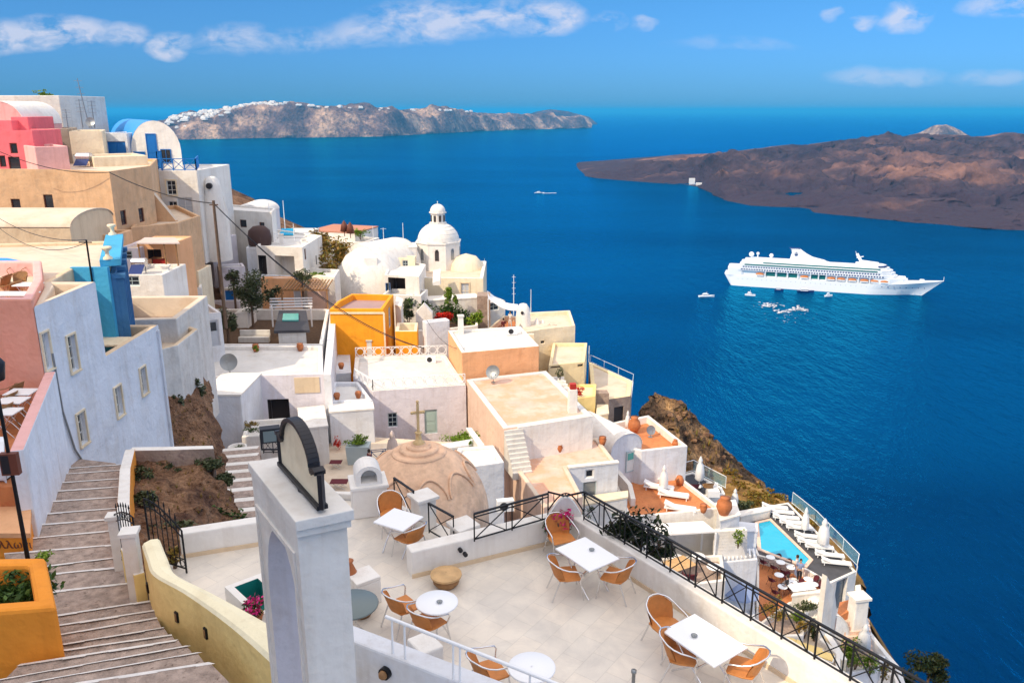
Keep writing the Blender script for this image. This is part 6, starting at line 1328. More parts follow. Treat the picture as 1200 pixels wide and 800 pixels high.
# lavender house
zl2 = -20.5
h = house('lavender_house', 'broad lavender white house with a green door and ring patterned roof railings', 'house', [P(437, 458, zl2), P(546, 451, zl2), P(522, 415, zl2), P(416, 418, zl2), P(414, 440, zl2)], zl2, -29, 'lavender', 'roofwhite', par=.3, pt=.35, capm='white',
          holes=[('win', 460, 492, .72, 1.15, dict(frame='framegrey', bars=(2, 3), t=.07)), ('door', 505, 494, 1.0, 2.0, dict(frame='framegrey', leaf='doorgreen', dlabel='pale green door with small dark panes'))])
railing('ring_railing', 'pale railing with ring pattern along the front edge of the lavender house roof', [P(416, 444, zl2), P(437, 457, zl2), P(545, 450, zl2)], .85, 'plastic', .75, circles=True, t=.05, hand=.06)
railing('ring_railing', 'pale railing with ring pattern along the back edge of the lavender house roof', [P(417, 418.5, zl2), P(523, 415.5, zl2)], .85, 'plastic', .8, circles=True, t=.05, hand=.06)
A = P(437, 458, zl2); B = P(546, 451, zl2)
# alley walls, planter, umbrella on the lower pavement
ZL = -23.0
sheet('lower_pavement', [P(380, 600, ZL), P(380, 520, ZL), P(440, 512, ZL), P(560, 520, ZL), P(560, 600, ZL)], ZL, 'stonepave' if 'stonepave' in MATS else 'roofcream', th=1)
house('alley_wall', 'blue white wall block behind the big green planter', 'wall', [P(386, 484, -20.5), P(438, 480, -20.5), P(436, 470, -20.5), P(386, 473, -20.5)], -20.5, -24, 'whiteb', 'white', par=0, lip=0)
house('alley_house', 'low grey white roof with pots between the courtyard house and lavender house', 'house', [P(386, 470, -20.2), P(436, 468, -20.2), P(420, 447, -20.2), P(390, 447, -20.2)], -20.2, -24, 'whiteb', 'roofwhite', par=.3)
for u, v, l in ((395, 468, 'small brown pot on the low grey white roof'), (420, 466, 'orange pot on the low grey white roof'), (400, 432, 'terracotta pot beside the ring railing')): pot('clay_pot', l, P(u, v, -20.4), [(.01, 0), (.15, 0), (.25, .35), (.2, .5), (.01, .5)])
r = thing('big_planter', 'big pale grey tapered planter with a clipped green hedge', 'planter', P(420, 545, ZL)); c = P(420, 543, ZL); mb = MB(); mb.box(c + Vector((0, .3, .65)), (1.35, 1.1, 1.3), .0); 
mb.v = [v + Vector(((v.x - c.x) * .16 if v.z > c.z + .6 else 0, 0, 0)) for v in mb.v]; mb.build('box', 'framegrey', r, weld=True, bevel=.03); mb = MB(); leaves(mb, c + Vector((0, .3, 1.6)), (1.0, .75, .45), 900, .08, 16); mb.build('hedge', 'leafbright', r)
def folded_parasol(label, base, H, rad, m='fabric', group=None):
    base = Vector(base); r = thing('folded_parasol', label, 'parasol', base, group); mb = MB(); mb.tube([base, base + Vector((0, 0, H))], .035, 6); mb.lathe(base, [(.01, 0), (.3, 0), (.28, .08), (.01, .1)], 12); mb.build('pole', 'plastic', r)
    mb = MB(); n = 16; rows = []
    for z_, k in ((H * .22, .7), (H * .28, 1.0), (H * .5, .95), (H * .72, .7), (H * .8, .35), (H * .86, .5), (H * .97, .2), (H, .05)):
        rows.append([base + Vector(((rad * k * (1 + .16 * (-1) ** j)) * math.cos(2 * math.pi * j / n), (rad * k * (1 + .16 * (-1) ** j)) * math.sin(2 * math.pi * j / n), z_)) for j in range(n)])
    mb.grid(rows, closed=True); mb.face(rows[0]); mb.build('cloth', m, r); return r
folded_parasol('pinkish folded parasol in front of the lavender house window', P(461, 545, ZL), 2.5, .36, 'fabricbeige')
zz = ZL; railing('blue_railing', 'dark blue railing behind the walking person', [P(436, 545, zz), P(500, 539, zz)], 1.1, 'blueiron', .9, t=.05, posts2=True)
bush('purple_plant', 'small purple flowering plant behind the stone cross', P(493, 540, ZL + .8), (.35, .3, .4), 160, .07, 'flowers', cat='plant')
rect_table('low_table', 'dark brown low table on the lower pavement left', P(398, 572, ZL), 0, 1.1, .7, top='maroon', h=.5); rect_table('low_table', 'dark brown low table below the big planter', P(394, 548, ZL), 0, .8, .6, top='maroon', h=.45)
house('white_kiosk', 'small white wall block with a blue cloth beside the stone cross', 'wall', [P(497, 536, -21.2), P(519, 534, -21.2), P(521, 524, -21.2), P(501, 525, -21.2)], -21.2, -24, 'white', 'white', par=0, lip=0)
mb = MB(); q = P(516, 532, -21.1); mb.face([q, q + Vector((1.2, -.9, -1.1)), q + Vector((1.5, -.6, -1.1)), q + Vector((.15, .4, .0))]); mb.face([q - Vector((0, 0, .04)), q + Vector((1.2, -.9, -1.14)), q + Vector((1.5, -.6, -1.14)), q + Vector((.15, .4, -.04))][::-1]); mb.build('blue_awning', 'bluepaint', label='small folded blue awning beside the stone cross', cat='awning')
for u, v, Y, rr, l in ((537, 515, 49, (1.2, .8, .8), 'bright green shrub above the white box house'), (548, 512, 50, (.8, .6, .7), 'second bright green shrub above the white box house, to the right'), (551, 527, 45, (.25, .25, .7), 'thin hanging green plant on the white box house')):
    bush('green_shrub', l, W(u, Y, zat(v, Y)), rr, 700, .09, 'leafbright', group='shrubs above the white box house')
# white box house beside stone dome
zw = -18.9; house('white_box_house', 'white cube house right of the stone dome', 'house', [P(520, 551, zw), P(591, 541, zw), P(578, 521, zw), P(537, 524, zw)], zw, -25, 'whiteb', 'white', par=.15, pt=.3, capm='white', bevel=.05)
house('white_low_wall', 'white low wall behind the cube house by the green shrubs', 'wall', [P(515, 534, -19.6), P(552, 528, -19.6), P(553, 522, -19.6), P(517, 528, -19.6)], -19.3, -25, 'white', 'white', par=0, lip=0)
house('peach_kerb', 'white kerb running beside the peach house wall', 'wall', [P(547, 503, -20.5), P(552, 503, -20.5), P(567, 523, -20.5), P(561, 524, -20.5)], -20.5, -26, 'white', 'white', par=0, lip=0)
# stone dome with cross
c = Vector((-3.35, 27.0, -14.3)); r = thing('stone_dome', 'weathered beige stone church dome with a carved stone cross on top', 'dome', (c.x, c.y, -18)); Rr = 2.5; mb = MB()
n = 18; prof = [(Rr * 1.0, -4), (Rr, -.6)] + [(Rr * math.cos(t), 2.65 * math.sin(t)) for t in [math.pi / 2 * i / n for i in range(n)]] + [(.01, 2.65)]
mb.lathe(c, prof, 48); mb.build('shell', 'domestone', r)
mb = MB()
for rr_, zz_, hh_ in ((.98, 2.42, .1), (.7, 2.55, .1), (.44, 2.66, .09)): mb.lathe(c, [(rr_ + .04, zz_ - .08), (rr_, zz_ + hh_ * .6), (rr_ - .06, zz_ + hh_), (rr_ - .2, zz_ + hh_), (rr_ - .25, zz_ + hh_)], 40, smooth=False)
mb.lathe(c, [(.3, 2.65), (.26, 2.8), (.01, 2.82)], 20); mb.build('crown_rings', 'domestone', r)
mb = MB()
for k in range(10):
    a0 = 2 * math.pi * k / 10; path = []
    for i in range(25):
        s = .5 - .5 * math.cos(math.pi * i / 24); a = a0 + (s - .5) * 2 * math.pi / 10 * .92; t = math.asin(min(.999, (1.2 + .5 * math.sqrt(max(0, 1 - (2 * s - 1) ** 2))) / 2.2)); path.append(c + Vector(((Rr * math.cos(t) + .02) * math.cos(a), (Rr * math.cos(t) + .02) * math.sin(a), 2.65 * math.sin(t) + .02)))
    mb.tube(path, .045, 6)
mb.build('scalloped_moulding', 'domestone', r)
mb = MB(); q = c + Vector((-.35, 0, 2.3)); q = c + Vector((0, 0, 2.76)); mb.lathe(q, [(.2, 0), (.22, .08), (.12, .16), (.1, .4), (.14, .46), (.01, .48)], 14); mb.build('pedestal', 'crossstone', r)
mb = MB(); mb.box(q + Vector((0, 0, 1.0)), (.09, .08, 1.1), .3); mb.box(q + Vector((0, 0, 1.22)), (.4, .08, .09), .3)
for o_ in (Vector((0, 0, 1.62)), Vector((.21 * math.cos(.3), .21 * math.sin(.3), 1.22)), Vector((-.21 * math.cos(.3), -.21 * math.sin(.3), 1.22))): mb.ball(q + o_, .06, 10)
mb.build('cross', 'crossstone', r)

# ======== peach houses
zp1 = -18.2
house('peach_box_house', 'peach box house with a white lipped flat roof', 'house', [P(541, 413, zp1), P(632, 405, zp1), P(610, 382, zp1), P(525, 387, zp1)], zp1, -30, 'peach', 'roofwhite', par=.22, pt=.3, capm='white')
zp2_ = -20.2
h = house('big_peach_house', 'big peach house with a worn salmon flat roof and a chimney', 'house', [P(546, 444, zp2_), P(590, 502, zp2_), P(694, 486, zp2_), P(640, 434, zp2_)], zp2_, -31, 'peachpale', 'roofpeach', par=.12, pt=.45, capm='roofwhite')
dish('grey dish on a post on the worn salmon roof', P(578, 448, zp2_), .55, 'greymetal', -1.9, .5, .55)
zp3 = -22.5
q = [P(591, 530, zp3), P(704, 515, zp3), P(722, 541, zp3), P(667, 547, zp3), P(684, 580, zp3), P(636, 592, zp3)]
h2 = house('peach_lower_house', 'lower peach house with a stepped roof and blue white front', 'house', [P(590, 528, zp3), P(637, 594, zp3), P(683, 581, zp3), P(665, 547, zp3), P(722, 541, zp3), P(700, 512, zp3)], zp3, -31, 'peachpale', 'roofpeach', par=.15, pt=.3, capm='roofcream')
A, B = P(665.5, 547, zp3), P(722, 541, zp3); d = (B - A).normalized(); n = Vector((d.y, -d.x, 0))
r = house('blue_white_front', 'blue white front wall with a small window and a grey door', 'house', [A + n * .02, B + n * .02 + d * .05, B + n * .3 + d * .05, A + n * .3], zp3 + .01, -31, 'whiteb', 'white', par=0, lip=0,
          holes=[('win', 691, 555, .55, .55, dict(frame='white', bars=(1, 1))), ('door', 691, 573, .95, 1.1, dict(frame='framegrey', leaf='greymetal'))])
# white front under the upper roof
A, B = P(606, 499.5, zp2_), P(694, 486, zp2_); d = (B - A).normalized(); n = Vector((d.y, -d.x, 0))
mb = MB(); mb.prism([A + n * .02, B + n * .02, B + n * .15, A + n * .15], zp3 - .3, zp2_ - .02); mb.build('white_front', 'white', h)
# stairs on the peach house
r = thing('roof_stairs', 'whitewashed outdoor stairs joining the two roofs of the peach house', 'stairs', P(605, 530, zp3)); mb = MB()
S0, S1 = P(601, 500, zp2_), P(613, 555, zp3 - .15); dz_ = (zp2_ - (zp3 - .15)) / 10
for k in range(10):
    t = k / 10; c_ = S0.lerp(S1, (k + .5) / 10); mb.box((c_.x, c_.y, (zp2_ - .02 - dz_ * (k + .5) + zp3 - .5) / 2), (1.3, math.hypot(S1.x - S0.x, S1.y - S0.y) / 10, zp2_ - .02 - dz_ * (k + .5) - zp3 + .5), math.atan2(S1.y - S0.y, S1.x - S0.x) + math.pi / 2)
mb.build('treads', 'white_old', r)
r = thing('white_chimney', 'white square chimney with a red brick cap on the peach house', 'chimney', P(671, 520, zp3)); c_ = P(670, 516, zp3); ztp = zat(478, 49.5)
mb = MB(); mb.box((c_.x, c_.y, (ztp + zp3) / 2 - .3), (.75, .65, ztp - zp3 + .6), .1, tx=.78, ty=.78); mb.build('shaft', 'white', r, weld=True, bevel=.04); mb = MB(); mb.box((c_.x, c_.y, ztp + .18), (.42, .4, .4), .1); mb.build('cap', 'redpaint', r)
def acunit(label, p, rz=0):
    r = thing('air_conditioner', label, 'air conditioner', p); p = Vector(p); q = Matrix.Rotation(rz, 3, 'Z'); mb = MB(); mb.box(p + Vector((0, 0, .32)), (.85, .35, .6), rz); mb.build('casing', 'plastic', r); mb = MB(); mb.tube([p + q @ Vector((-.1, -.17, .33)), p + q @ Vector((-.1, -.2, .33))], .22, 16); mb.build('fan_grille', 'dark', r)
acunit('white air conditioner with a dark fan beside the white chimney', P(683, 515, zp3), .12)
acunit('small grey air conditioner unit at the foot of the white cube house', P(592, 598, -19.6) , .2)
house('small_white_stub', 'low white wall end beside the blue white front', 'wall', [P(680, 600, -25), P(735, 590, -25), P(735, 583, -25), P(682, 590, -25)], -24.6, -31, 'white', 'cream', par=0)
# small vaulted house with teal door
zs_ = -24.6; A, B = P(716, 530, zs_), P(752, 520, zs_); d = (B - A).normalized()
r = vault('small_vaulted_house', 'small blue white vaulted house with a pale door', 'house', A, B + d * .0, 5.5, zs_, 1.15, -31, 'whiteb', 'white', dvec=Vector((-.62, 1, 0)))
vwin(r, 738, 540, .85, 1.7, 'door', frame='framegrey', leaf='framewhite', light=1, pane='tealglass')
# ======== orange tiled terraces
zu = -25.4
house('upper_tiled_terrace', 'upper orange tiled terrace with white parapets above the loungers', 'terrace', [P(752, 528, zu + .6), P(806, 522, zu + .6), P(760, 486, zu + .6), P(700, 498, zu + .6), P(722, 520, zu + .6)], zu + .6, -31, 'whiteb', 'tiles_orange', par=.6, pt=.28, capm='white')
for u, v, s_, l in ((743, 507, 1.25, 'big red brown urn on the upper orange terrace'), (791, 524, .6, 'small red pot plant on the upper terrace corner')):
    pot('terracotta_urn', l, P(u, v, zu), [(.01, 0), (.2 * s_, 0), (.42 * s_, .5 * s_), (.36 * s_, .8 * s_), (.2 * s_, 1.0 * s_), (.26 * s_, 1.1 * s_), (.01, 1.1 * s_)])
folded_parasol('slim white folded parasol behind the big red brown urn', P(735, 505, zu), 1.8, .2)
dish('small grey dish on the upper orange terrace', P(762, 512, zu), .4, 'greymetal', -1.2, .4, .4)
zl_ = -27.6
house('lounger_terrace', 'lower orange tiled terrace with four white loungers', 'terrace', [P(736, 606, zl_ + .35), P(847, 595, zl_ + .35), P(838, 589, zl_ + .35), P(780, 545, zl_ + .35), P(740, 556, zl_ + .35), P(720, 565, zl_ + .35)], zl_ + .35, -33, 'white', 'tiles_orange', par=.35, pt=.25, capm='white')
lowwall('curved_white_wall', 'rounded white wall end between the vaulted house and loungers', [P(722, 552, -26.4)[:2], P(738, 570, -26.8)[:2], P(742, 584, -27)[:2]], -31, [-26.2, -26.6, -27.0], .35, 'white')
def lounger(group=None):
    r = thing('sun_lounger', '', 'sun lounger', (0, 0, 0), group); mb = MB(); mb.box((0, .0, .27), (.66, 1.95, .07)); mb.build('frame', 'plastic', r); mb = MB(); mb.box((0, -.28, .345), (.62, 1.3, .08)); mb.build('mattress', 'fabric', r)
    mb = MB(); mb.beam((0, .38, .34), (0, .98, .62), .62, .08); mb.build('backrest', 'fabric', r)
    for x in (-.28, .28):
        for y in (-.85, .8): mb = MB(); mb.beam((x, y, .25), (x, y, 0), .05, .05); mb.build('leg', 'plastic', r)
    return r
L0 = lounger(); GA = 'white loungers on the orange tiled terrace'
for i, (u, v, l) in enumerate(((763, 562, 'white lounger farthest up on the orange tiled terrace'), (772, 574, 'second white lounger on the orange tiled terrace beside the parasol'), (789, 583, 'third white lounger on the orange tiled terrace with raised back'), (797, 599, 'white lounger at the front edge of the orange tiled terrace'))): put(L0, i == 0, P(u, v, zl_), R(72), l, GA, (1, 1.15, 1))
L0.scale = (1, 1.15, 1)
folded_parasol('tall white folded parasol among the loungers of the orange terrace', P(777, 578, zl_), 2.3, .3)
pot('terracotta_urn', 'dark brown urn by the wall under the upper orange terrace', P(766, 548, zl_), [(.01, 0), (.25, 0), (.4, .45), (.25, .8), (.15, 1.0), (.3, 1.2), (.01, 1.2)])
pot('terracotta_urn', 'orange jar on the right parapet beside the loungers', P(796, 568, zl_), [(.01, 0), (.2, 0), (.35, .4), (.2, .75), (.01, .78)])
c = P(848, 603, zl_ + .35); pot('terracotta_urn', 'large orange urn on the white corner pier above the pool', c, [(.01, 0), (.3, 0), (.55, .6), (.5, 1.0), (.28, 1.25), (.34, 1.35), (.01, 1.35)])
# dark seating terrace with glass rail at right of loungers
zd = -28.6
house('glass_terrace', 'small terrace with dark seats and a glass rail right of the loungers', 'terrace', [P(806, 582, zd), P(850, 578, zd), P(846, 570, zd), P(812, 552, zd), P(796, 556, zd)], zd, -34, 'white', 'roofdark', par=.1, capm='white')
gr_ = railing('glass_rail', 'pale green glass rail around the dark seat terrace', [P(797, 556, zd), P(812, 552, zd), P(850, 572, zd)], 1.0, 'plastic', 2.5, x=False, t=.03)
mb = MB(); a_, b_ = P(812, 552, zd), P(850, 572, zd); mb.face([a_, b_, b_ + Vector((0, 0, .95)), a_ + Vector((0, 0, .95))]); mb.build('glass_panel', 'glass', gr_)
folded_parasol('grey white folded parasol over the dark seats', P(819, 570, zd), 2.6, .32)
for u, v, l, m_ in ((812, 576, 'dark cushioned chair left on the glass railed terrace', 'maroon'), (829, 575, 'brown chair right of the folded parasol on the glass railed terrace', 'wood')):
    r = chair('lounge_chair', l, m_, 'dark'); r.location = P(u, v + 2, zd); r.scale = (1.5, 1.5, 1.3)
r = thing('white_armchair', 'white cushioned armchair at the glass railed terrace corner', 'chair', P(833, 583, zd)); c = P(835, 580, zd); mb = MB(); mb.box(c + Vector((0, 0, .25)), (.9, .8, .5)); mb.build('seat', 'fabric', r); mb = MB(); mb.box(c + Vector((0, .4, .6)), (.9, .15, .5)); mb.build('backrest', 'fabric', r)
# canopy with shaded tables
zc_ = -27.75
r = thing('flat_white_canopy', 'flat white canopy over shaded cafe tables', 'canopy', P(790, 640, -30)); q = [P(757, 627, zc_), P(839, 622, zc_), P(824, 610, zc_), P(754, 614, zc_)]; mb = MB(); mb.prism(q, zc_ - .12, zc_); mb.build('cloth', 'fabric', r)
for p in q: mb = MB(); mb.beam(Vector((p.x, p.y, zc_ - .12)), Vector((p.x, p.y, -30.1)), .12, .12); mb.build('post', 'plastic', r)
zt4_ = -30.0
house('cafe_terrace', 'shaded cafe terrace with wooden counter below the flat white canopy', 'terrace', [P(738, 700, zt4_), P(850, 686, zt4_), P(846, 655, zt4_), P(742, 660, zt4_)], zt4_ + .4, -38, 'white', 'stone', par=.4)
r = rect_table('wooden_counter', 'large wooden table at the front of the shaded cafe terrace', P(786, 676, zt4_), .5, 3.2, 1.4, top='woodpale', h=.85)
for u, v, l in ((792, 664, 'white round table left in the shade of the flat canopy'), (817, 662, 'white round table right in the shade of the flat canopy'), (836, 675, 'white round table at the open end of the shaded cafe'), (764, 668, 'white round table half hidden by the climber under the flat canopy')): round_table('round_cafe_table', l, P(u, v, zt4_), .5, 'round tables under the flat canopy')
for u, v, l in ((796, 688, 'dark red chair left of the pair behind the black railing'), (808, 685, 'dark red chair right of the pair behind the black railing')):
    k = chair('red_chair', l, 'maroon', 'maroon', group='dark red chairs'); k.location = P(u, v, zt4_ ); k.scale = (1.5, 1.5, 1.3)
# steps and white blocks right of the canopy
house('corner_pier', 'white corner block with a raised wedge holding the large urn', 'house', [P(843, 625, -28.2), P(866, 618, -28.2), P(860, 600, -28.2), P(838, 604, -28.2)], -27.3, -38, 'whiteb', 'white', par=0, lip=0)
house('pale_blue_wall', 'pale sky blue wall beside the swimming pool', 'wall', [P(866, 612, -28.6), P(889, 612, -28.6), P(888, 603, -28.6), P(864, 601, -28.6)], -29.4, -38, 'bluewall', 'whiteb', par=0, lip=0)
house('white_stair_block', 'plain white block with slatted top above the orange restaurant', 'house', [P(842, 659, -30.1), P(888, 655, -30.1), P(884, 642, -30.1), P(842, 644, -30.1)], -30.1, -42, 'whiteb', 'white', par=.2)
r = thing('slat_screen', 'white slatted screen on top of the plain white block', 'screen', P(860, 650, -31.6)); mb = MB()
for k in range(9): a_ = P(844 + k * 5, 656 - k * .6, -29.9); b_ = P(846 + k * 4.6, 643, -29.9); mb.beam(a_, b_, .1, .1)
mb.build('slats', 'plastic', r)
r = thing('white_outdoor_steps', 'white outdoor steps with pots above the slatted screen', 'stairs', P(865, 640, -33)); mb = MB()
for k in range(7): a_ = P(853, 620 + k * 3.4, -27.9 - k * .22); mb.box(a_ + Vector((.2, 0, -.8)), (2.2, .45, 1.6), .1)
mb.build('treads', 'white', r)
bush('step_plants', 'green plants beside the white outdoor steps', P(866, 628, -27.9), (.5, .4, .8), 350, .1, 'leafbright', cat='plant')
# ======== swimming pool and restaurant at the lower right
mat('poolwater', (.0, .42, .62), .08, var=.05, bump=.3, bscale=3, spec=.6)
bpy.data.objects['small_pool_water'].data.materials[0] = M('poolwater')
zk = -34.4
h = house('pool_deck', 'dark grey pool deck with white edge above the sea', 'terrace', [P(887, 650, zk), P(915, 658, zk), P(945, 667, zk), P(973, 683, zk), P(1004, 669, zk), P(924, 588, zk), P(866, 598, zk)], zk, -48, 'white', 'deck', par=.06, pt=.22, capm='white', holes=[('door', 985, 697, 1.3, 2.7, dict(frame='greymetal', leaf='greymetal', deep=.3))])
pw = [P(889, 613, zk), P(902, 610, zk), P(948, 655, zk), P(943, 661, zk), P(915, 652, zk), P(892, 643, zk)]
r = thing('swimming_pool', 'turquoise swimming pool narrowing toward the sea on the grey deck', 'swimming pool', pw[0]); mb = MB(); mb.prism(pw, zk - .4, zk + .01); mb.build('water', 'poolwater', r)
mb = MB(); pp = ccw(pw); inn = inset(pp, -.3)
for i in range(len(pp)): j = (i + 1) % len(pp); mb.face([(pp[i].x, pp[i].y, zk + .035), (pp[j].x, pp[j].y, zk + .035), (*inn[j], zk + .035), (*inn[i], zk + .035)]); mb.face([(*inn[i], zk - .1), (*inn[j], zk - .1), (*inn[j], zk + .035), (*inn[i], zk + .035)])
mb.build('coping', 'peachpale', r)
house('pool_wall', 'white kerb wall at the top end of the pool deck', 'wall', [P(868, 606, zk + .6), P(903, 598, zk + .6), P(902, 594, zk + .6), P(866, 601, zk + .6)], zk + .6, -44, 'white', 'white', par=0, lip=0)
GP = 'white loungers in a row on the grey pool deck'
ords = ['first', 'second', 'third', 'fourth', 'fifth', 'sixth', 'seventh', 'eighth', 'ninth', 'tenth']
for i, (u, v) in enumerate(((908, 597), (915, 602.5), (921, 609), (929, 615), (937, 621), (947, 631), (951, 637.5), (960, 643.5), (972, 653), (980, 662))):
    a = P(u, v, zk); dup(L0, a, R(78), 'white pool lounger, %s from the far end of the row beside the glass rail' % ords[i], GP, (.72, 1.15, .9))
folded_parasol('slim white folded parasol between the fifth and sixth pool loungers', P(942, 627, zk), 2.6, .3); folded_parasol('wider white folded parasol nearer on the pool deck', P(963, 645, zk), 2.9, .45); folded_parasol('grey white folded parasol behind the big orange urn', P(860, 596, zk), 2.0, .3)
gr = [P(928, 590, zk), P(955, 612, zk), P(1005, 664, zk), P(1003, 674, zk)]
gr_ = railing('glass_rail', 'slender rail with glass along the sea side of the pool deck', gr, 1.15, 'plastic', 2.4, x=False, t=.035)
mb = MB()
for a, b in zip(gr, gr[1:]): mb.face([a + Vector((0, 0, .1)), b + Vector((0, 0, .1)), b + Vector((0, 0, 1.1)), a + Vector((0, 0, 1.1))])
mb.build('glass_panel', 'glass', gr_)
zo2 = -34.95
house('restaurant_terrace', 'orange tiled restaurant terrace below the swimming pool', 'terrace', [P(886, 735, zo2), P(927, 706, zo2), P(967, 698, zo2), P(966, 685, zo2), P(945, 669, zo2), P(915, 660, zo2), P(887, 652, zo2)], zo2, -50, 'white', 'tiles_orange', par=.15, pt=.2, capm='white')
house('white_counter_wall', 'white parapet block at the front of the restaurant terrace', 'wall', [P(928, 699, zo2 + .5), P(968, 694, zo2 + .5), P(967, 691, zo2 + .5), P(930, 696, zo2 + .5)], zo2 + .5, -50, 'white', 'white', par=0, lip=0)
RT = [(902, 662), (914, 668), (926, 674), (912, 683), (928, 692), (946, 688), (952, 694), (916, 697)]
dc = chair('small_dark_chair', 'x', 'maroon', 'dark', group='dark chairs of the restaurant terrace'); n_ = 0
pos_ = ['left of the farthest', 'right of the farthest', 'beside the second', 'beside the third', 'left of the middle', 'right of the middle', 'beside the lowest', 'near the corner']
for i, (u, v) in enumerate(RT):
    p = P(u, v, zo2 - .1); round_table('restaurant_table', 'white restaurant table %s under the pool edge' % ('number eight from the pool' if i == 7 else ['topmost', 'second from the top', 'near the two people', 'left middle', 'central', 'right middle', 'rightmost lower'][i]), p, .36, 'white tables of the restaurant terrace')
    for s_ in (-1, 1):
        q = p + Vector((s_ * .6, .25 * s_, 0)); put(dc, n_ == 0, q, facing(q, p), 'small dark restaurant chair, one of the pairs around the white tables under the pool', 'dark chairs of the restaurant terrace', (.95, .95, .95)); n_ += 1
rect_table('white_buffet_table', 'white rectangular table at the lower edge of the restaurant terrace', P(938, 697, zo2), .2, 1.9, 1.0)
# structure with grey door
zm = -32.91
lowwall('white_stair_parapet', 'white stair parapet sloping down left of the grey doorway', [P(966, 676, zm + 2)[:2], P(974, 700, zm)[:2], P(978, 715, zm - 1.5)[:2]], -52, [zm + 2.2, zm + .6, zm - 1.6], .4, 'white')
sheet('orange_landing', [P(980, 724, -34.85), P(1002, 712, -34.85), P(1004, 700, -34.85), P(984, 705, -34.85)], -34.85, 'tiles_orange', th=1)
z5 = -35.64
v5 = vault('white_vault', 'white rounded vault end below the grey doorway', 'house', P(958, 735, z5), P(996, 735, z5), 5, z5 - 1.0, 2.0, -54, 'whiteb', 'white', dvec=Vector((-.3, 1, 0)))
house('white_vault_block', 'white block left of the rounded vault', 'house', [P(940, 733, z5 + .3), P(962, 731, z5 + .3), P(962, 712, z5 + .3), P(944, 716, z5 + .3)], z5 + .3, -54, 'whiteb', 'white', par=.1)
house('white_terrace_block', 'white terrace block with slate steps under the black railing', 'house', [P(870, 748, -35.3), P(942, 744, -35.3), P(945, 716, -35.3), P(886, 716, -35.3)], -35.3, -54, 'whiteb', 'stone', par=.2, capm='white')
lowwall('curved_edge_wall', 'long white curved wall edging the cliff at the lower right', [P(1003, 702, -34.32)[:2], P(1010, 722, -35.20)[:2], P(1020, 745, -36.52)[:2], P(1037, 765, -37.40)[:2], P(1052, 783, -38.28)[:2], P(1062, 812, -39.60)[:2]], -60, [-33.09, -34.67, -36.34, -37.31, -38.19, -39.60], .45, 'white')
c = P(1004, 722, -35.20); r = thing('white_stack', 'white tapered chimney stack at the bend of the curved wall', 'chimney', c); mb = MB(); zt_ = PY(1004, 700, c.y).z; mb.box((c.x, c.y, (zt_ - 46) / 2), (1.5, 1.3, zt_ + 46), .2, tx=.7, ty=.7); mb.build('shaft', 'white', r, weld=True, bevel=.08); mb = MB(); mb.box((c.x, c.y, zt_ + .1), (1.3, 1.1, .2), .2); mb.build('cap', 'white', r)
r = thing('brown_steps', 'brown steps going down inside the curved white wall', 'stairs', P(1003, 745, -36.96)); mb = MB()
for k in range(9): a_ = P(1001 + k * .6, 724 + k * 6.0, -35.46 - k * .28); mb.box(a_ + Vector((0, 0, -1)), (2.0, .7, 2), .1)
mb.build('treads', 'peachpale', r)
folded_parasol('pale blue folded parasol by the brown steps', P(1010, 768, -37.66), 2.6, .45, 'whiteb')
z6 = -37.49; house('lower_planter_house', 'white house with planters at the lower right edge', 'house', [P(985, 790, z6), P(1030, 782, z6), P(1040, 766, z6), P(990, 764, z6)], z6, -60, 'whiteb', 'roofwhite', par=.5)
z7 = -38.54; house('lowest_terrace', 'lowest white terrace with a grey floor at the bottom right corner', 'terrace', [P(990, 830, z7), P(1062, 830, z7), P(1050, 786, z7), P(1000, 790, z7)], z7, -60, 'white', 'roofwhite', par=.4)
z8 = -35.73; house('plant_terrace', 'white terrace with wooden loungers and pots behind the black railing', 'terrace', [P(870, 790, z8), P(985, 800, z8), P(985, 765, z8), P(950, 735, z8), P(880, 728, z8)], z8, -55, 'white', 'roofcream', par=.35, pt=.3)
house('blue_grey_patio', 'blue grey patio with a dark parasol left of the plant terrace', 'terrace', [P(835, 740, -33.97), P(885, 730, -33.97), P(884, 700, -33.97), P(835, 706, -33.97)], -33.97, -50, 'whiteb', 'bluewall', par=.3)
lowwall('diagonal_white_wall', 'white wall running diagonally between the plants behind the black railing', [P(960, 728, -35.20)[:2], P(990, 770, -36.08)[:2]], -52, [-35.20, -36.26], .45, 'cream', capm='white')
for u, v, z, rr, m_, nn_, l in ((912, 712, -33.97, (1.5, 1.1, .8), 'leafdry', 700, 'dry brown green plants below the restaurant terrace'), (944, 708, -34.14, (1.4, .7, .7), 'leafolive', 600, 'olive green plants below the white parapet block'), (934, 722, -34.76, (.8, .5, .5), 'leafbright', 400, 'bright green creeping plant on the slate steps'), (956, 738, -35.20, (.5, .4, 1.4), 'leafdark', 400, 'tall dark cactus plants by the diagonal white wall'), (944, 736, -35.20, (.9, .7, .7), 'leafdry', 450, 'dry shrub left of the tall dark cactus'), (994, 760, -36.26, (1.0, .7, 1.2), 'leafbright', 800, 'large yellow green plant at the end of the diagonal wall'), (1003, 773, -36.78, (.9, .7, .8), 'leafbright', 500, 'yellow green plant beside the brown steps'), (1021, 777, -36.96, (.7, .6, .9), 'leafbright', 500, 'yellow green plant on the lower planter house'), (1036, 786, -37.84, (.6, .5, .7), 'leafdry', 300, 'dry pink tinged plant near the curved wall')):
    bush('terrace_plant', l, P(u, v, z), rr, nn_, .11, m_, group='plants on the lower right terraces')
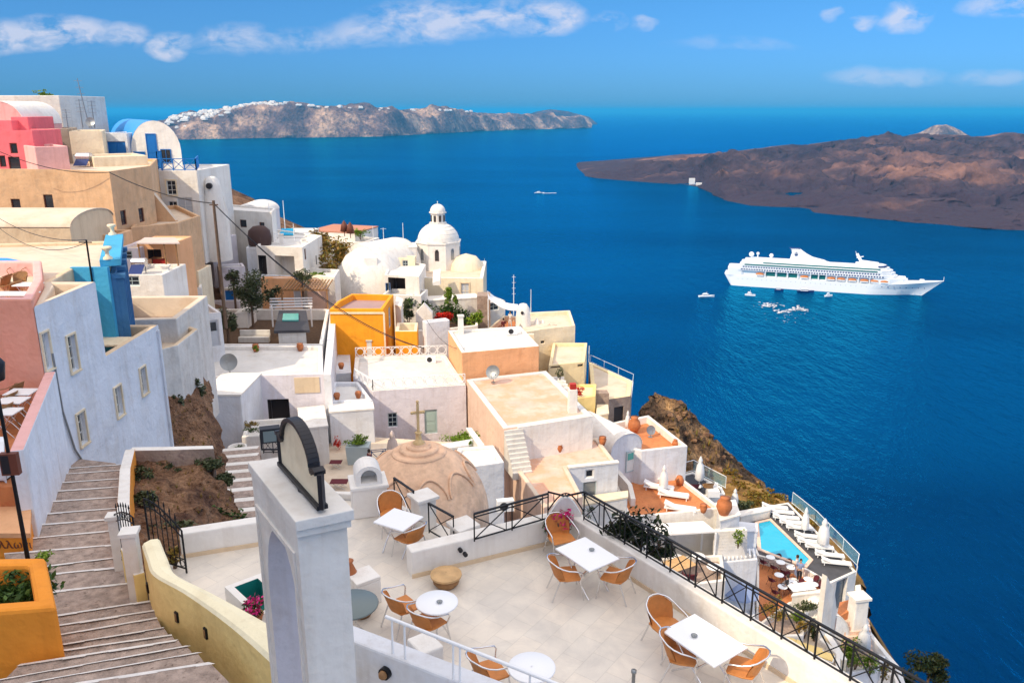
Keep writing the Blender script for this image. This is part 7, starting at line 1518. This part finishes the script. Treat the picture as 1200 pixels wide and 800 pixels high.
for u, v, l in ((941, 763, 'yellow cushioned lounger left behind the black railing'), (954, 770, 'yellow cushioned lounger right behind the black railing')):
    o = dup(L0, P(u, v, z8 - .35), R(60), l, 'yellow loungers'); o.scale = (1.2, 1.3, 1.2)
    for c_ in o.children:
        if c_.name.split('.')[0] in ('mattress', 'backrest'): c_.data = c_.data.copy(); c_.data.materials[0] = M('yellow')
r = thing('dark_parasol', 'dark blue grey parasol folded over a patio table', 'parasol', P(868, 712, -34.23)); c = P(866, 716, -34.23); mb = MB(); mb.tube([c, c + Vector((0, 0, 2.6))], .05, 6); mb.build('pole', 'greymetal', r); mb = MB(); mb.lathe(c, [(1.3, 1.5), (1.25, 1.6), (.5, 2.2), (.02, 2.5)], 8, smooth=False); mb.build('cloth', 'clothblue', r)
for u, v, s_, l in ((864, 690, .55, 'small grey dish on the wall above the patio'),): dish(l, P(u, v, -33.26), .45, 'greymetal', -1.6, .4, .4)
tree('dark_seaside_tree', 'dark green tree low on the slope at the bottom right', PY(1085, 815, 52), 4.2, (2.0, 1.8, 1.5), 2600, .16, 'leafdark')
bush('seaside_bush', 'dark bush beside the dark tree at the bottom right', PY(1062, 800, 50), (1.3, 1.2, 1.0), 900, .15, 'leafdark')
bush('slope_bush', 'dark green bush on the grassy slope above the pool', PY(868, 590, 68), (1.4, 1.2, .8), 700, .15, 'leafolive'); bush('slope_bush', 'low green bush on the grassy slope right of the urn', PY(884, 585, 70), (2.2, 1.5, 1.1), 900, .17, 'leafdry')
for i in range(46):
    t = random.random(); u = 742 + t * 210; v = 492 + t * 118 + random.uniform(-12, 4); Y = 84 - t * 14
    if 760 < u < 850: continue
    bush('dry_slope_tuft', 'small dry tuft of grass on the orange slope above the sea', PY(u, v + 3, Y), (random.uniform(.4, 1.1), .6, .35), 120, .13, 'leafdry', cat='grass tuft', group='dry tufts on the slope', stem=False, clumps=5)

# ======== people
def skin(name, joints, edges, mt, parent, lvl=1):
    me = bpy.data.meshes.new(name); me.from_pydata([j[0] for j in joints], edges, []); me.materials.append(M(mt))
    o = bpy.data.objects.new(name, me); COL.objects.link(o); o.parent = parent
    s_ = o.modifiers.new('s', 'SKIN'); s_.use_smooth_shade = True
    for i, j in enumerate(joints): me.skin_vertices[0].data[i].radius = (j[1], j[2] if len(j) > 2 else j[1])
    me.skin_vertices[0].data[0].use_root = True
    if lvl: o.modifiers.new('u', 'SUBSURF').levels = lvl; o.modifiers[-1].render_levels = lvl
    return o
def person(label, p, rz, top, trousers, sit=False, stride=.22, sc=1.0, hair='hair'):
    r = thing('person', label, 'person', (0, 0, 0)); hz = .92 if not sit else .48
    def legp(s):
        if sit: return [((s * .1, 0, hz), .085), ((s * .11, .4, hz + .02), .065), ((s * .11, .44, .1), .045), ((s * .11, .56, .04), .035)]
        f = s * stride; return [((s * .09, 0, hz - .02), .09), ((s * .1, f * .5 + .03, .48), .062), ((s * .1, f - .03, .09), .042), ((s * .1, f + .12, .035), .035)]
    def armp(s):
        f = -s * stride; return [((s * .19, 0, hz + .5), .05), ((s * .24, f * .3 - .03, hz + .24), .04), ((s * .23, f * .8 + .08, hz + .02), .03), ((s * .23, f * .9 + .13, hz - .08), .032, .018)]
    J = [((0, 0, hz), .14, .1), ((0, 0, hz + .25), .13, .09), ((0, 0, hz + .48), .15, .09), ((0, .01, hz + .58), .05), ((0, .03, hz + .66), .075, .09), ((0, .03, hz + .76), .078, .09), ((0, .02, hz + .83), .045)]; E = [(0, 1), (1, 2), (2, 3), (3, 4), (4, 5), (5, 6)]
    for s in (-1, 1):
        b = len(J); J += legp(s); E += [(0, b), (b, b + 1), (b + 1, b + 2), (b + 2, b + 3)]; b = len(J); J += armp(s); E += [(2, b), (b, b + 1), (b + 1, b + 2), (b + 2, b + 3)]
    skin('body', J, E, 'skin', r)
    J = [((0, 0, hz + .02), .155, .115), ((0, 0, hz + .25), .148, .108), ((0, 0, hz + .47), .165, .105), ((0, 0, hz + .53), .09)]; E = [(0, 1), (1, 2), (2, 3)]
    for s in (-1, 1): b = len(J); a = armp(s); J += [(a[0][0], .066), (a[1][0], .054)]; E += [(2, b), (b, b + 1)]
    skin('shirt', J, E, top, r)
    J = [((0, 0, hz + .04), .158, .12), ((0, 0, hz - .03), .15, .115)]; E = [(0, 1)]
    for s in (-1, 1): b = len(J); a = legp(s); J += [(a[0][0], .103), (a[1][0], .075), (a[2][0], .058)]; E += [(1, b), (b, b + 1), (b + 1, b + 2)]
    skin('trousers', J, E, trousers, r)
    mb = MB(); mb.lathe((0, .0, hz + .74), [(.1, -.06), (.105, .0), (.095, .08), (.05, .135), (.01, .14)], 14); mb.v = [Vector((v.x * .92, v.y * 1.0 - .012, v.z)) for v in mb.v]; mb.build('hair', hair, r)
    mb = MB(); mb.ball((0, .125, hz + .7), .016, 6); mb.build('nose', 'skin', r)
    r.location = p; r.rotation_euler = (0, 0, rz); r.scale = (sc, sc, sc); return r
person('person in a dark red jacket and blue jeans striding past the big planter', P(434, 557, ZL), -.9, 'maroon', 'denim', sc=1.05, stride=.34)
person('person in a blue shirt standing on the restaurant terrace under the pool', P(936, 681, zo2), 2.8, 'clothblue', 'dark', sc=1.1, stride=.08)
person('person in a pale shirt standing close behind the blue shirted one', P(932, 676, zo2), 1.0, 'clothwhite', 'clothblue', sc=1.1, stride=.08)
person('person in dark clothes seated at the lower left of the restaurant terrace', P(921, 694, zo2), 1.2, 'dark', 'dark', sit=True, sc=1.15)
person('person in white standing under the white awning by the sea', W(598, 78.5, zat(386, 78)), 2.6, 'clothwhite', 'clothwhite', stride=.1, sc=1.0)
for u, l in ((590, 'small dark red figure seated left under the white awning'), (607, 'small dark red figure seated right under the white awning')): person(l, W(u, 78, zat(388, 78)), .5, 'maroon', 'maroon', sit=True)

# ======== poles and wires
r = thing('utility_pole', 'tall brown wooden utility pole rising in front of the white houses', 'utility pole', W(253, 58, zat(335, 58))); a = PY(254, 338, 58); b = PY(250, 235, 58); mb = MB(); mb.tube([Vector((b.x, b.y, a.z - 3)), Vector((b.x, b.y, b.z))], [.14, .1], 8); mb.build('pole', 'bark', r); mb = MB(); mb.beam(Vector((b.x - .3, b.y, b.z - .3)), Vector((b.x + .3, b.y, b.z - .3)), .08, .08); mb.build('crossarm', 'bark', r); top1 = Vector((b.x, b.y, b.z - .2))
r = thing('iron_pole', 'thin dark pole with brackets on the bright blue facade', 'utility pole', P(104, 340, -6)); b = PY(101, 281, 31.5); mb = MB(); mb.tube([Vector((b.x, b.y, -8)), b], .035, 6); mb.beam(b + Vector((-.3, 0, -.1)), b + Vector((.2, 0, -.1)), .04, .04); mb.build('pole', 'iron', r); top2 = b
def wire(label, a, b, sag, rad=.025):
    mb = MB(); mb.tube([a.lerp(b, t) - Vector((0, 0, sag * 4 * t * (1 - t))) for t in [i / 24 for i in range(25)]], rad, 4); mb.build('power_line', 'dark', label=label, cat='cable')
wire('black cable running from the utility pole down over the orange house', top1, W(497, 66, zat(408, 66)), 1.6, .035)
wire('second black cable close to the one over the orange house', top1 + Vector((.2, 0, -.2)), W(520, 70, zat(412, 70)), 2.2, .02)
wire('black cable from the tan house corner to the utility pole', PY(128, 202, 59.7), top1, .4, .035)
wire('black cable along the top of the long tan house', PY(0, 178, 60), PY(128, 202, 59.7), .5, .025)
wire('thin cable from the left edge to the thin dark pole', PY(-20, 243, 40), top2, .5, .016); wire('second thin cable above the grey white rounded roof', PY(-20, 250, 40), top2 + Vector((0, 0, -.1)), .9, .014)
wire('black cable from the thin dark pole to the bright blue facade', top2 + Vector((0, 0, -.9)), PY(121, 326, 33), .8, .02)
wire('thin cable crossing in front of the pale peach gable wall', PY(500, 375, 66), PY(545, 408, 62), .8, .02)

# ======== cruise ship
S = P(858, 331.5, SEA); E_ = P(1078, 346, SEA); dirs = (E_ - S).normalized(); rs = thing('cruise_ship', 'big white cruise ship lying at anchor with orange lifeboats and a swept funnel', 'cruise ship', S); LS = (E_ - S).length * 1.0
k_ = LS / 228.0
def shp(mb): mb.v = [Vector((v.x * k_, v.y * k_, v.z * k_)) for v in mb.v]; return mb
def sbuild(mb, name, m, par=rs, **t):
    o = shp(mb).build(name, m, None, origin=(0, 0, 0)); o.parent = par; o['_o'] = (0, 0, 0); return o
def hullhalf(x):  # half breadth at deck
    if x < 12: return 11 + 5 * max(0, (x + 12) / 24) ** .5
    if x < 165: return 16
    return max(.15, 16 * (1 - ((x - 165) / 91) ** 1.9))
mb = MB(); rows = []
for i in range(61):
    x = -10 + 262 * i / 60; hb = hullhalf(x); top = 13.5 + (max(0, x - 170) / 82) ** 1.5 * 6.5 + (max(0, 6 - x) / 16) * 1.5
    fl_ = 1 if x < 165 else max(.02, 1 - ((x - 165) / 65) ** 1.2) if x < 230 else .02
    xb = x if x < 200 else 200 + (x - 200) * .58; xb = xb if x > 0 else x * .1
    rows.append([Vector((xb, -hb * fl_ * .97, -3)), Vector((xb, -hb * fl_, 0)), Vector(((x + xb) / 2, -hb * (fl_ * .6 + .4), top * .5)), Vector((x, -hb, top)), Vector((x, hb, top)), Vector(((x + xb) / 2, hb * (fl_ * .6 + .4), top * .5)), Vector((xb, hb * fl_, 0)), Vector((xb, hb * fl_ * .97, -3))])
mb.grid(rows, smooth=False); mb.face(rows[0]); sbuild(mb, 'hull', 'hull')
mb = MB(); 
for x in range(175, 235, 7): mb.box((x, -hullhalf(x) * .93 - .1, 10.5), (1.1, .5, .8))
for x in range(8, 170, 6): mb.box((x, -16.02, 9.8), (.5, .3, .5))
sbuild(mb, 'portholes', 'navy')
def tier(name, x0, x1, z0, z1, hb, m='hull', nose=10, tail=2):
    mb = MB(); mb.prism([(x0, -hb + tail), (x0 + tail, -hb), (x1 - nose, -hb), (x1 - nose * .3, -hb * .6), (x1, 0), (x1 - nose * .3, hb * .6), (x1 - nose, hb), (x0 + tail, hb), (x0, hb - tail)], z0, z1); return sbuild(mb, name, m)
tier('promenade_deck', 10, 198, 13.4, 21, 12.5, 'hull')
tier('stern_block', -6, 22, 13.4, 24, 15, 'hull'); tier('bow_block', 170, 212, 13.4, 20.6, 15, 'hull', 22)
tier('cabin_deck', 6, 200, 21, 24.2, 16, 'hull', 18); tier('balcony_deck', 8, 197, 24.3, 27.4, 15.6, 'hull', 16); tier('upper_deck', 10, 194, 27.5, 30.4, 15.8, 'hull', 14); tier('lido_deck', 14, 190, 30.5, 33.2, 14.5, 'hull', 14); tier('bridge_deck', 150, 186, 33.2, 36, 12, 'hull', 14); tier('roof_deck', 22, 120, 33.2, 34.6, 13, 'hull', 5)
for z, x0, x1, st_, hb, m_ in ((22.7, 12, 182, 3.2, 16.02, 'navy'), (25.9, 14, 180, 3.2, 15.62, 'navy')):
    mb = MB(); x = x0
    while x < x1: mb.box((x, -hb, z), (st_ * .62, .3, 1.6)); mb.box((x, hb, z), (st_ * .62, .3, 1.6)); x += st_
    sbuild(mb, 'window_row', m_)
mb = MB(); mb.box((95, -15.84, 29.0), (160, .2, 1.7)); mb.box((95, 15.84, 29.0), (160, .2, 1.7)); mb.box((108, -14.54, 31.9), (140, .2, 1.6)); mb.box((108, 14.54, 31.9), (140, .2, 1.6)); sbuild(mb, 'glass_band', 'shipglass')
mb = MB(); mb.prism([(x, y) for x, y in ((176, -12.1), (184, -8), (187, 0), (184, 8), (176, 12.1), (172, 0))], 34.3, 35.4); sbuild(mb, 'bridge_windows', 'navy')
for x0, x1 in ((42, 54), (56.5, 68), (70.5, 81), (98, 106), (107.5, 115)): mb = MB(); mb.box(((x0 + x1) / 2, -12.62, 17.8), (x1 - x0, .3, 6)); sbuild(mb, 'promenade_glass', 'shipglass')
for x in (35, 90, 122, 134, 147, 161, 173, 184):
    mb = MB(); rows = [[Vector((x + 5.2 * math.sin(t), -14.2 + 1.9 * math.cos(t) * math.cos(s), 17 + (2.0 if math.sin(s) > 0 else 1.5) * math.cos(t) * math.sin(s))) for s in [2 * math.pi * j / 10 for j in range(10)]] for t in [-1.45, -1.1, -.6, 0, .6, 1.1, 1.45]]
    mb.grid(rows, closed=True); lb = sbuild(mb, 'lifeboat', 'boatorange'); mb = MB(); mb.box((x, -14.3, 15.6), (8.5, 3.7, 1.3)); sbuild(mb, 'lifeboat_hull', 'hull', lb)
for x in (42, 55, 69, 82, 97, 107, 116, 128, 141, 154, 167): mb = MB(); mb.box((x, -15.5, 17.3), (.9, .9, 7.6)); sbuild(mb, 'davit_post', 'hull')
# funnel: swept fin with a tall aft edge and a long low nose
mb = MB(); sec = []
for z, x0, x1, hb in ((33, 68, 115, 6.5), (36.5, 70, 116, 6.2), (38, 70.5, 112, 5.2), (41, 71, 98, 4.2), (45, 72, 90, 3.6), (49, 71, 84, 3.2), (50.5, 69, 82, 3.2)):
    sec.append([Vector((x0 + (x1 - x0) * (.5 - .5 * math.cos(a)), hb * math.sin(a), z)) for a in [2 * math.pi * j / 20 for j in range(20)]])
mb.grid(sec, closed=True); mb.face(sec[-1]); fn = sbuild(mb, 'funnel', 'hull'); mb = MB(); mb.box((77.5, -4.05, 43.5), (4.5, .3, .9)); mb.box((77.5, -3.95, 45.3), (.7, .3, 3)); mb.box((75.8, -3.95, 45), (.6, .3, 1.8)); mb.box((79.2, -3.95, 45), (.6, .3, 1.8)); mb.box((77.5, -4.1, 42.2), (3.4, .3, .7)); sbuild(mb, 'funnel_emblem', 'navy', fn)
mb = MB(); mb.box((75, 0, 50.9), (13, 5, .8)); sbuild(mb, 'funnel_top', 'navy', fn)
mb = MB(); mb.beam((158, 0, 35), (150, 0, 48), 2.2, 3.5); mb.beam((150, 0, 43), (158, 0, 45), .6, 1.2); mb.beam((156, 0, 38), (176, 0, 36), 1.2, 5); mb.tube([(150, 0, 47), (148, 0, 51)], .3, 5); sbuild(mb, 'mast', 'hull')
for x, z, rr in ((22, 40, 3.4), (30, 41.5, 2), (47, 39.8, 2.7)): mb = MB(); mb.ball((x, 0, z), rr, 12); mb.tube([(x, 0, 33), (x, 0, z)], .8, 6); sbuild(mb, 'radome', 'hull')
mb = MB(); mb.tube([(252, 0, 19), (252, 0, 25)], .3, 5); sbuild(mb, 'flagstaff', 'hull')
mb = MB(); mb.box((205, 0, 21.5), (8, 8, 2)); sbuild(mb, 'deckhouse', 'hull')
mb = MB(); mb.box((228, 0, 19.5), (5, 4, 1.5)); sbuild(mb, 'winch', 'hull')
rs.rotation_euler = (0, 0, math.atan2(dirs.y, dirs.x))
# boats
def boat(label, u, v, L_, rz, dark=False, sail=False):
    p = P(u, v, SEA); r = thing('small_boat', label, 'boat', (0, 0, 0)); mb = MB(); rows = []
    for i in range(9):
        t = i / 8; w_ = L_ * .15 * (1 - max(0, (t - .5) / .5) ** 2) + .05; x = (t - .5) * L_; h_ = 1.6 + max(0, t - .6) * 2
        rows.append([Vector((x, -w_ * .6, -.3)), Vector((x, -w_, h_)), Vector((x, w_, h_)), Vector((x, w_ * .6, -.3))])
    mb.grid(rows, smooth=False); mb.face(rows[0]); mb.build('hull', 'navy' if dark else 'hull', r)
    mb = MB(); mb.box((-L_ * .08, 0, 2.6), (L_ * .45, L_ * .18, 2.2), tx=.85, ty=.85); mb.box((-L_ * .1, 0, 4.1), (L_ * .22, L_ * .14, 1.2)); mb.build('cabin', 'hull', r); mb = MB(); mb.box((-L_ * .08, 0, 2.9), (L_ * .43, L_ * .19, .6)); mb.build('window_band', 'navy', r)
    mb = MB(); mb.tube([(0, 0, 3), (0, 0, 7)], .15, 5); mb.build('mast', 'plastic', r); r.location = p; r.rotation_euler = (0, 0, rz); return r
boat('small white boat lying alone to the left of the cruise ship', 828, 348, 19, .1); boat('small white boat near the stern of the cruise ship', 879, 346.5, 12, -.4); boat('small dark boat close under the hull of the cruise ship, left one', 913, 340.5, 11, -.1, True)
boat('larger dark tender alongside the middle of the cruise ship', 944, 342, 20, -.2, True); boat('small white boat right of the larger dark tender', 971, 347.5, 10, .2); boat('tiny white boat far out near the lava island', 632, 226.5, 26, .05)
for u, v, l in ((801, 211.5, 'tiny white boat moored at the quay of the lava island'), (812, 215.5, 'tiny white boat right of the quay of the lava island')): boat(l, u, v + 1, 22, .3)
# foam left by the boats: thin broken patches of froth on the water
mb = MB()
for i in range(240):
    c_ = random.random(); 
    if c_ < .3: u, v = random.gauss(901, 6), random.gauss(357.5, 1.2)
    elif c_ < .85: t = random.random(); u, v = 908 + 40 * t + random.gauss(0, 1), 363 + 2.5 * math.sin(t * 7) + random.gauss(0, 1.1)
    else: u, v = random.gauss(928, 12), random.gauss(370, 4)
    p = P(u, v, SEA + .18); a = random.random() * 3; k = 7; r_ = random.uniform(.3, 1.5) * (1 if c_ < .85 else .5)
    mb.face([p + Vector((r_ * 1.7 * math.cos(a + j * 6.283 / k) * random.uniform(.5, 1), r_ * math.sin(a + j * 6.283 / k) * random.uniform(.5, 1), 0)) for j in range(k)])
mb.build('foam_patches', 'foam', kind='stuff', label='white froth patches on the water below the cruise ship')
mb = MB(); a = P(636, 226.5, SEA + .18); b = P(652, 226.2, SEA + .18); mb.face([a + Vector((0, -3, 0)), b + Vector((0, -1, 0)), b + Vector((0, 6, 0)), a + Vector((0, 5, 0))]); mb.build('boat_wake', 'foam', kind='stuff', label='thin white wake behind the tiny far boat')

# ======== haze over the sea
m = bpy.data.materials.new('haze'); m.use_nodes = True; nt = m.node_tree; nt.nodes.remove(nt.nodes['Principled BSDF'])
pv = nt.nodes.new('ShaderNodeVolumePrincipled'); pv.inputs['Density'].default_value = HAZE; pv.inputs['Color'].default_value = (.05, .52, .98, 1); pv.inputs['Anisotropy'].default_value = .0
nt.links.new(pv.outputs[0], nt.nodes['Material Output'].inputs['Volume']); MATS['haze'] = m
ztop_ = max(max(v.co.z + o.location.z for v in o.data.vertices) for o in scene.objects if o.type == 'MESH' and o.name in ('long_cliff_island', 'lava_island', 'distant_dark_hill', 'distant_white_islet')) + 12
ztop_ = max(ztop_, 30); 
mb = MB(); mb.box((0, 168000, (ztop_ - 220) / 2), (400000, 345000, ztop_ + 220)); mb.build('haze', 'haze', origin=(0, 168000, -220), kind='stuff')
# ======== more of the small houses and clutter between the big ones
def smallhouse(label, u0, u1, v, Y, dep=3, wm='white', rm='roofwhite', zb=-26, par=.25, holes=(), name='white_house', cat='house', dY=0):
    return house(name, label, cat, fbY(zat(v, Y), (u0, Y), (u1, Y + dY), dep), zat(v, Y), zb, wm, rm, par=par, holes=holes)
smallhouse('small cream house with a brown door between the tan block and utility pole', 204, 232, 318, 66, 3, 'cream', 'roofcream', holes=[('door', 216, 338, .8, 1.7, dict(frame='framebrown', leaf='wood'))], name='cream_house')
smallhouse('low white house with a blue door behind the small olive tree', 262, 289, 338, 77.2, .8, 'white', holes=[('door', 268, 350, .8, 1.6, dict(frame='bluepaint', leaf='bluepaint'))])
smallhouse('white house with one window tucked under the white skyline house', 262, 288, 268, 86.2, .7, 'white', holes=[('win', 276, 276, .8, .8, DK)])
smallhouse('tiny white stepped house right of the small turquoise pool', 345, 362, 281, 89, 2, 'white', holes=[('door', 352, 290, .7, 1.4, dict(frame='framebrown', leaf='framebrown'))])
smallhouse('cream block under the rubble parapet left of the church drum', 464, 486, 302, 88, 1.5, 'cream', 'roofcream', holes=[('win', 475, 309, .6, .7, DK)], name='cream_house')
smallhouse('small white house with a blue window below the rounded belfry', 604, 626, 392, 70.4, .5, 'cream', 'roofcream', zb=-34, holes=[('win', 618, 401, .6, .7, dict(frame='bluepaint', bars=(2, 2)))])
acunit('white air conditioner on the roof of the peach box house', P(600, 392, -18.4), .1); acunit('white air conditioner on the flat lavender house roof', P(505, 425, -20.8), .0)
def tank(label, p, r_=.35, L_=1.1):
    r = thing('water_heater', label, 'water heater', p); p = Vector(p); mb = MB(); mb.tube([p + Vector((-L_ / 2, 0, .75)), p + Vector((L_ / 2, 0, .75))], r_, 14); mb.build('tank', 'metal', r)
    mb = MB(); mb.face([p + Vector((-L_ / 2, -.9, .1)), p + Vector((L_ / 2, -.9, .1)), p + Vector((L_ / 2, -.1, .75)), p + Vector((-L_ / 2, -.1, .75))]); mb.build('panel', 'navy', r)
    for s in (-1, 1): mb = MB(); mb.beam(p + Vector((s * L_ * .4, 0, .6)), p + Vector((s * L_ * .4, 0, 0)), .05, .05); mb.build('leg', 'greymetal', r)
tank('solar water heater on the long tan house roof', W(100, 69, zat(198, 66) + .0)); tank('solar water heater on the small white house under the pergola', W(165, 53.5, zat(322, 52) - .2), .3, .9)
for u, v, Y, h_, l in ((196, 330, 53.5, 1.0, 'short white chimney on the white house right of the bright blue facade'), (214, 352, 66, 1.2, 'short white chimney behind the grey walled court'), (270, 268, 84.5, 1.0, 'short white chimney left of the black cupola'), (330, 288, 83, 1.1, 'short white chimney behind the wide round arch'), (357, 291, 84, .9, 'squat white chimney at the right corner of the arch house'), (540, 384, 67, 1.0, 'short white chimney at the back of the peach box roof'), (433, 412, 69, 1.0, 'short white chimney at the back of the lavender roof')):
    c = W(u, Y, zat(v, Y)); r = thing('roof_chimney', l, 'chimney', c - Vector((0, 0, .6))); mb = MB(); mb.box(c + Vector((0, 0, h_ / 2 - .5)), (.5, .5, h_ + 1), .2, tx=.8, ty=.8); mb.build('shaft', 'white', r); mb = MB(); mb.box(c + Vector((0, 0, h_ + .06)), (.55, .55, .12), .2); mb.build('cap', 'white_old', r)
for u, v, z, l in ((300, 412, -18.3, 'terracotta pot on the left part of the courtyard house roof'), (352, 411, -18.3, 'terracotta pot near the back right corner of the courtyard roof'), (312, 398, -19, 'terracotta jar beside the white masonry bench'), (470, 398, -20.8, 'terracotta pot in front of the small orange terrace'), (655, 530, -22.6, 'small clay pot on the stepped peach roof'), (706, 521, -22.6, 'second small clay pot on the stepped peach roof'), (746, 553, -27.6, 'clay pot beside the pale door of the vaulted house'), (824, 600, -27.3, 'clay pot on the parapet near the big orange urn')):
    pot('clay_pot', l, P(u, v, z), [(.01, 0), (.16, 0), (.28, .4), (.22, .55), (.26, .6), (.01, .6)])
for u, v, z, rr, m_, l in ((300, 408, -17.7, (.3, .3, .3), 'leafbright', 'small green plant in the pot on the courtyard house roof'), (246, 399, -18, (.5, .5, .5), 'leaf', 'green plant by the grey door left of the courtyard'), (396, 520, -22.6, (.4, .3, .7), 'redflowers', 'tall pink red flowering plant in the alley by the courtyard wall'), (690, 600, -24.4, (.7, .4, .5), 'leafolive', 'olive green plant on the white wall end by the peach house'), (852, 645, -29.9, (.5, .4, .5), 'leafbright', 'green plant at the foot of the white outdoor steps')):
    bush('small_plant', l, P(u, v, z), rr, 260, .07, m_, cat='plant', stem=False)
# crockery and small things on the terrace tables
for t, dx, dy, l in ((t1, .1, .1, 'small white ashtray on the corner cafe table'), (t2, -.15, .05, 'small white ashtray on the bottom right cafe table'), (t4, .05, -.03, 'small white ashtray on the middle round table')):
    pot('ashtray', l, t + Vector((dx, dy, .752)), [(.01, 0), (.045, 0), (.055, .025), (.045, .025), (.04, .01), (.01, .01)], 'greymetal', 'ashtray', 14)

# ======== loose stones and dry grass on the bank, the cliffs and the slope
def scatter(objs, region, n, kind):
    out = []
    for nm in objs:
        o = bpy.data.objects[nm]; out.append(BVHTree.FromPolygons([v.co + o.location for v in o.data.vertices], [p.vertices[:] for p in o.data.polygons]))
    pts = []
    for _ in range(n):
        u = random.uniform(region[0], region[2]); v = random.uniform(region[1], region[3]); best = None
        for b in out:
            h = b.ray_cast(Vector((0, 0, 0)), ray(u, v).normalized())
            if h[0] is not None and (best is None or h[3] < best[3]): best = h
        if best: pts.append(best[0])
    return pts
sm = MB(); gm = MB()
for objs, reg, n, k in ((['earth_bank'], (150, 525, 292, 640), 260, .05), (['brown_cliff'], (183, 400, 250, 540), 160, .09), (['rocky_cliff', 'grassy_slope'], (735, 462, 960, 610), 420, .3)):
    for p in scatter(objs, reg, n, k):
        s = k * random.uniform(.4, 1.7)
        if random.random() < .55:
            rows = [[p + Vector((s * math.cos(j * 1.047) * r_ * random.uniform(.75, 1.2), s * math.sin(j * 1.047) * r_ * random.uniform(.75, 1.2), s * (z_ + random.uniform(-.1, .1)))) for j in range(6)] for z_, r_ in ((-.4, .8), (.15, 1), (.6, .5))]
            sm.grid(rows, smooth=False, closed=True); sm.face(rows[-1])
        else:
            for _ in range(9):
                a = random.random() * 6.28; d = Vector((math.cos(a) * .5, math.sin(a) * .5, random.uniform(.7, 1.4))) * s * 1.8; q = Vector((-d.y, d.x, 0)).normalized() * s * .12
                gm.face([p - q, p + q, p + d])
sm.build('loose_stones', 'earth', kind='stuff', label='loose brown stones on the earth bank and cliffs')
gm.build('dry_grass', 'leafdry', kind='stuff', label='thin dry grass on the earth bank and cliffs')
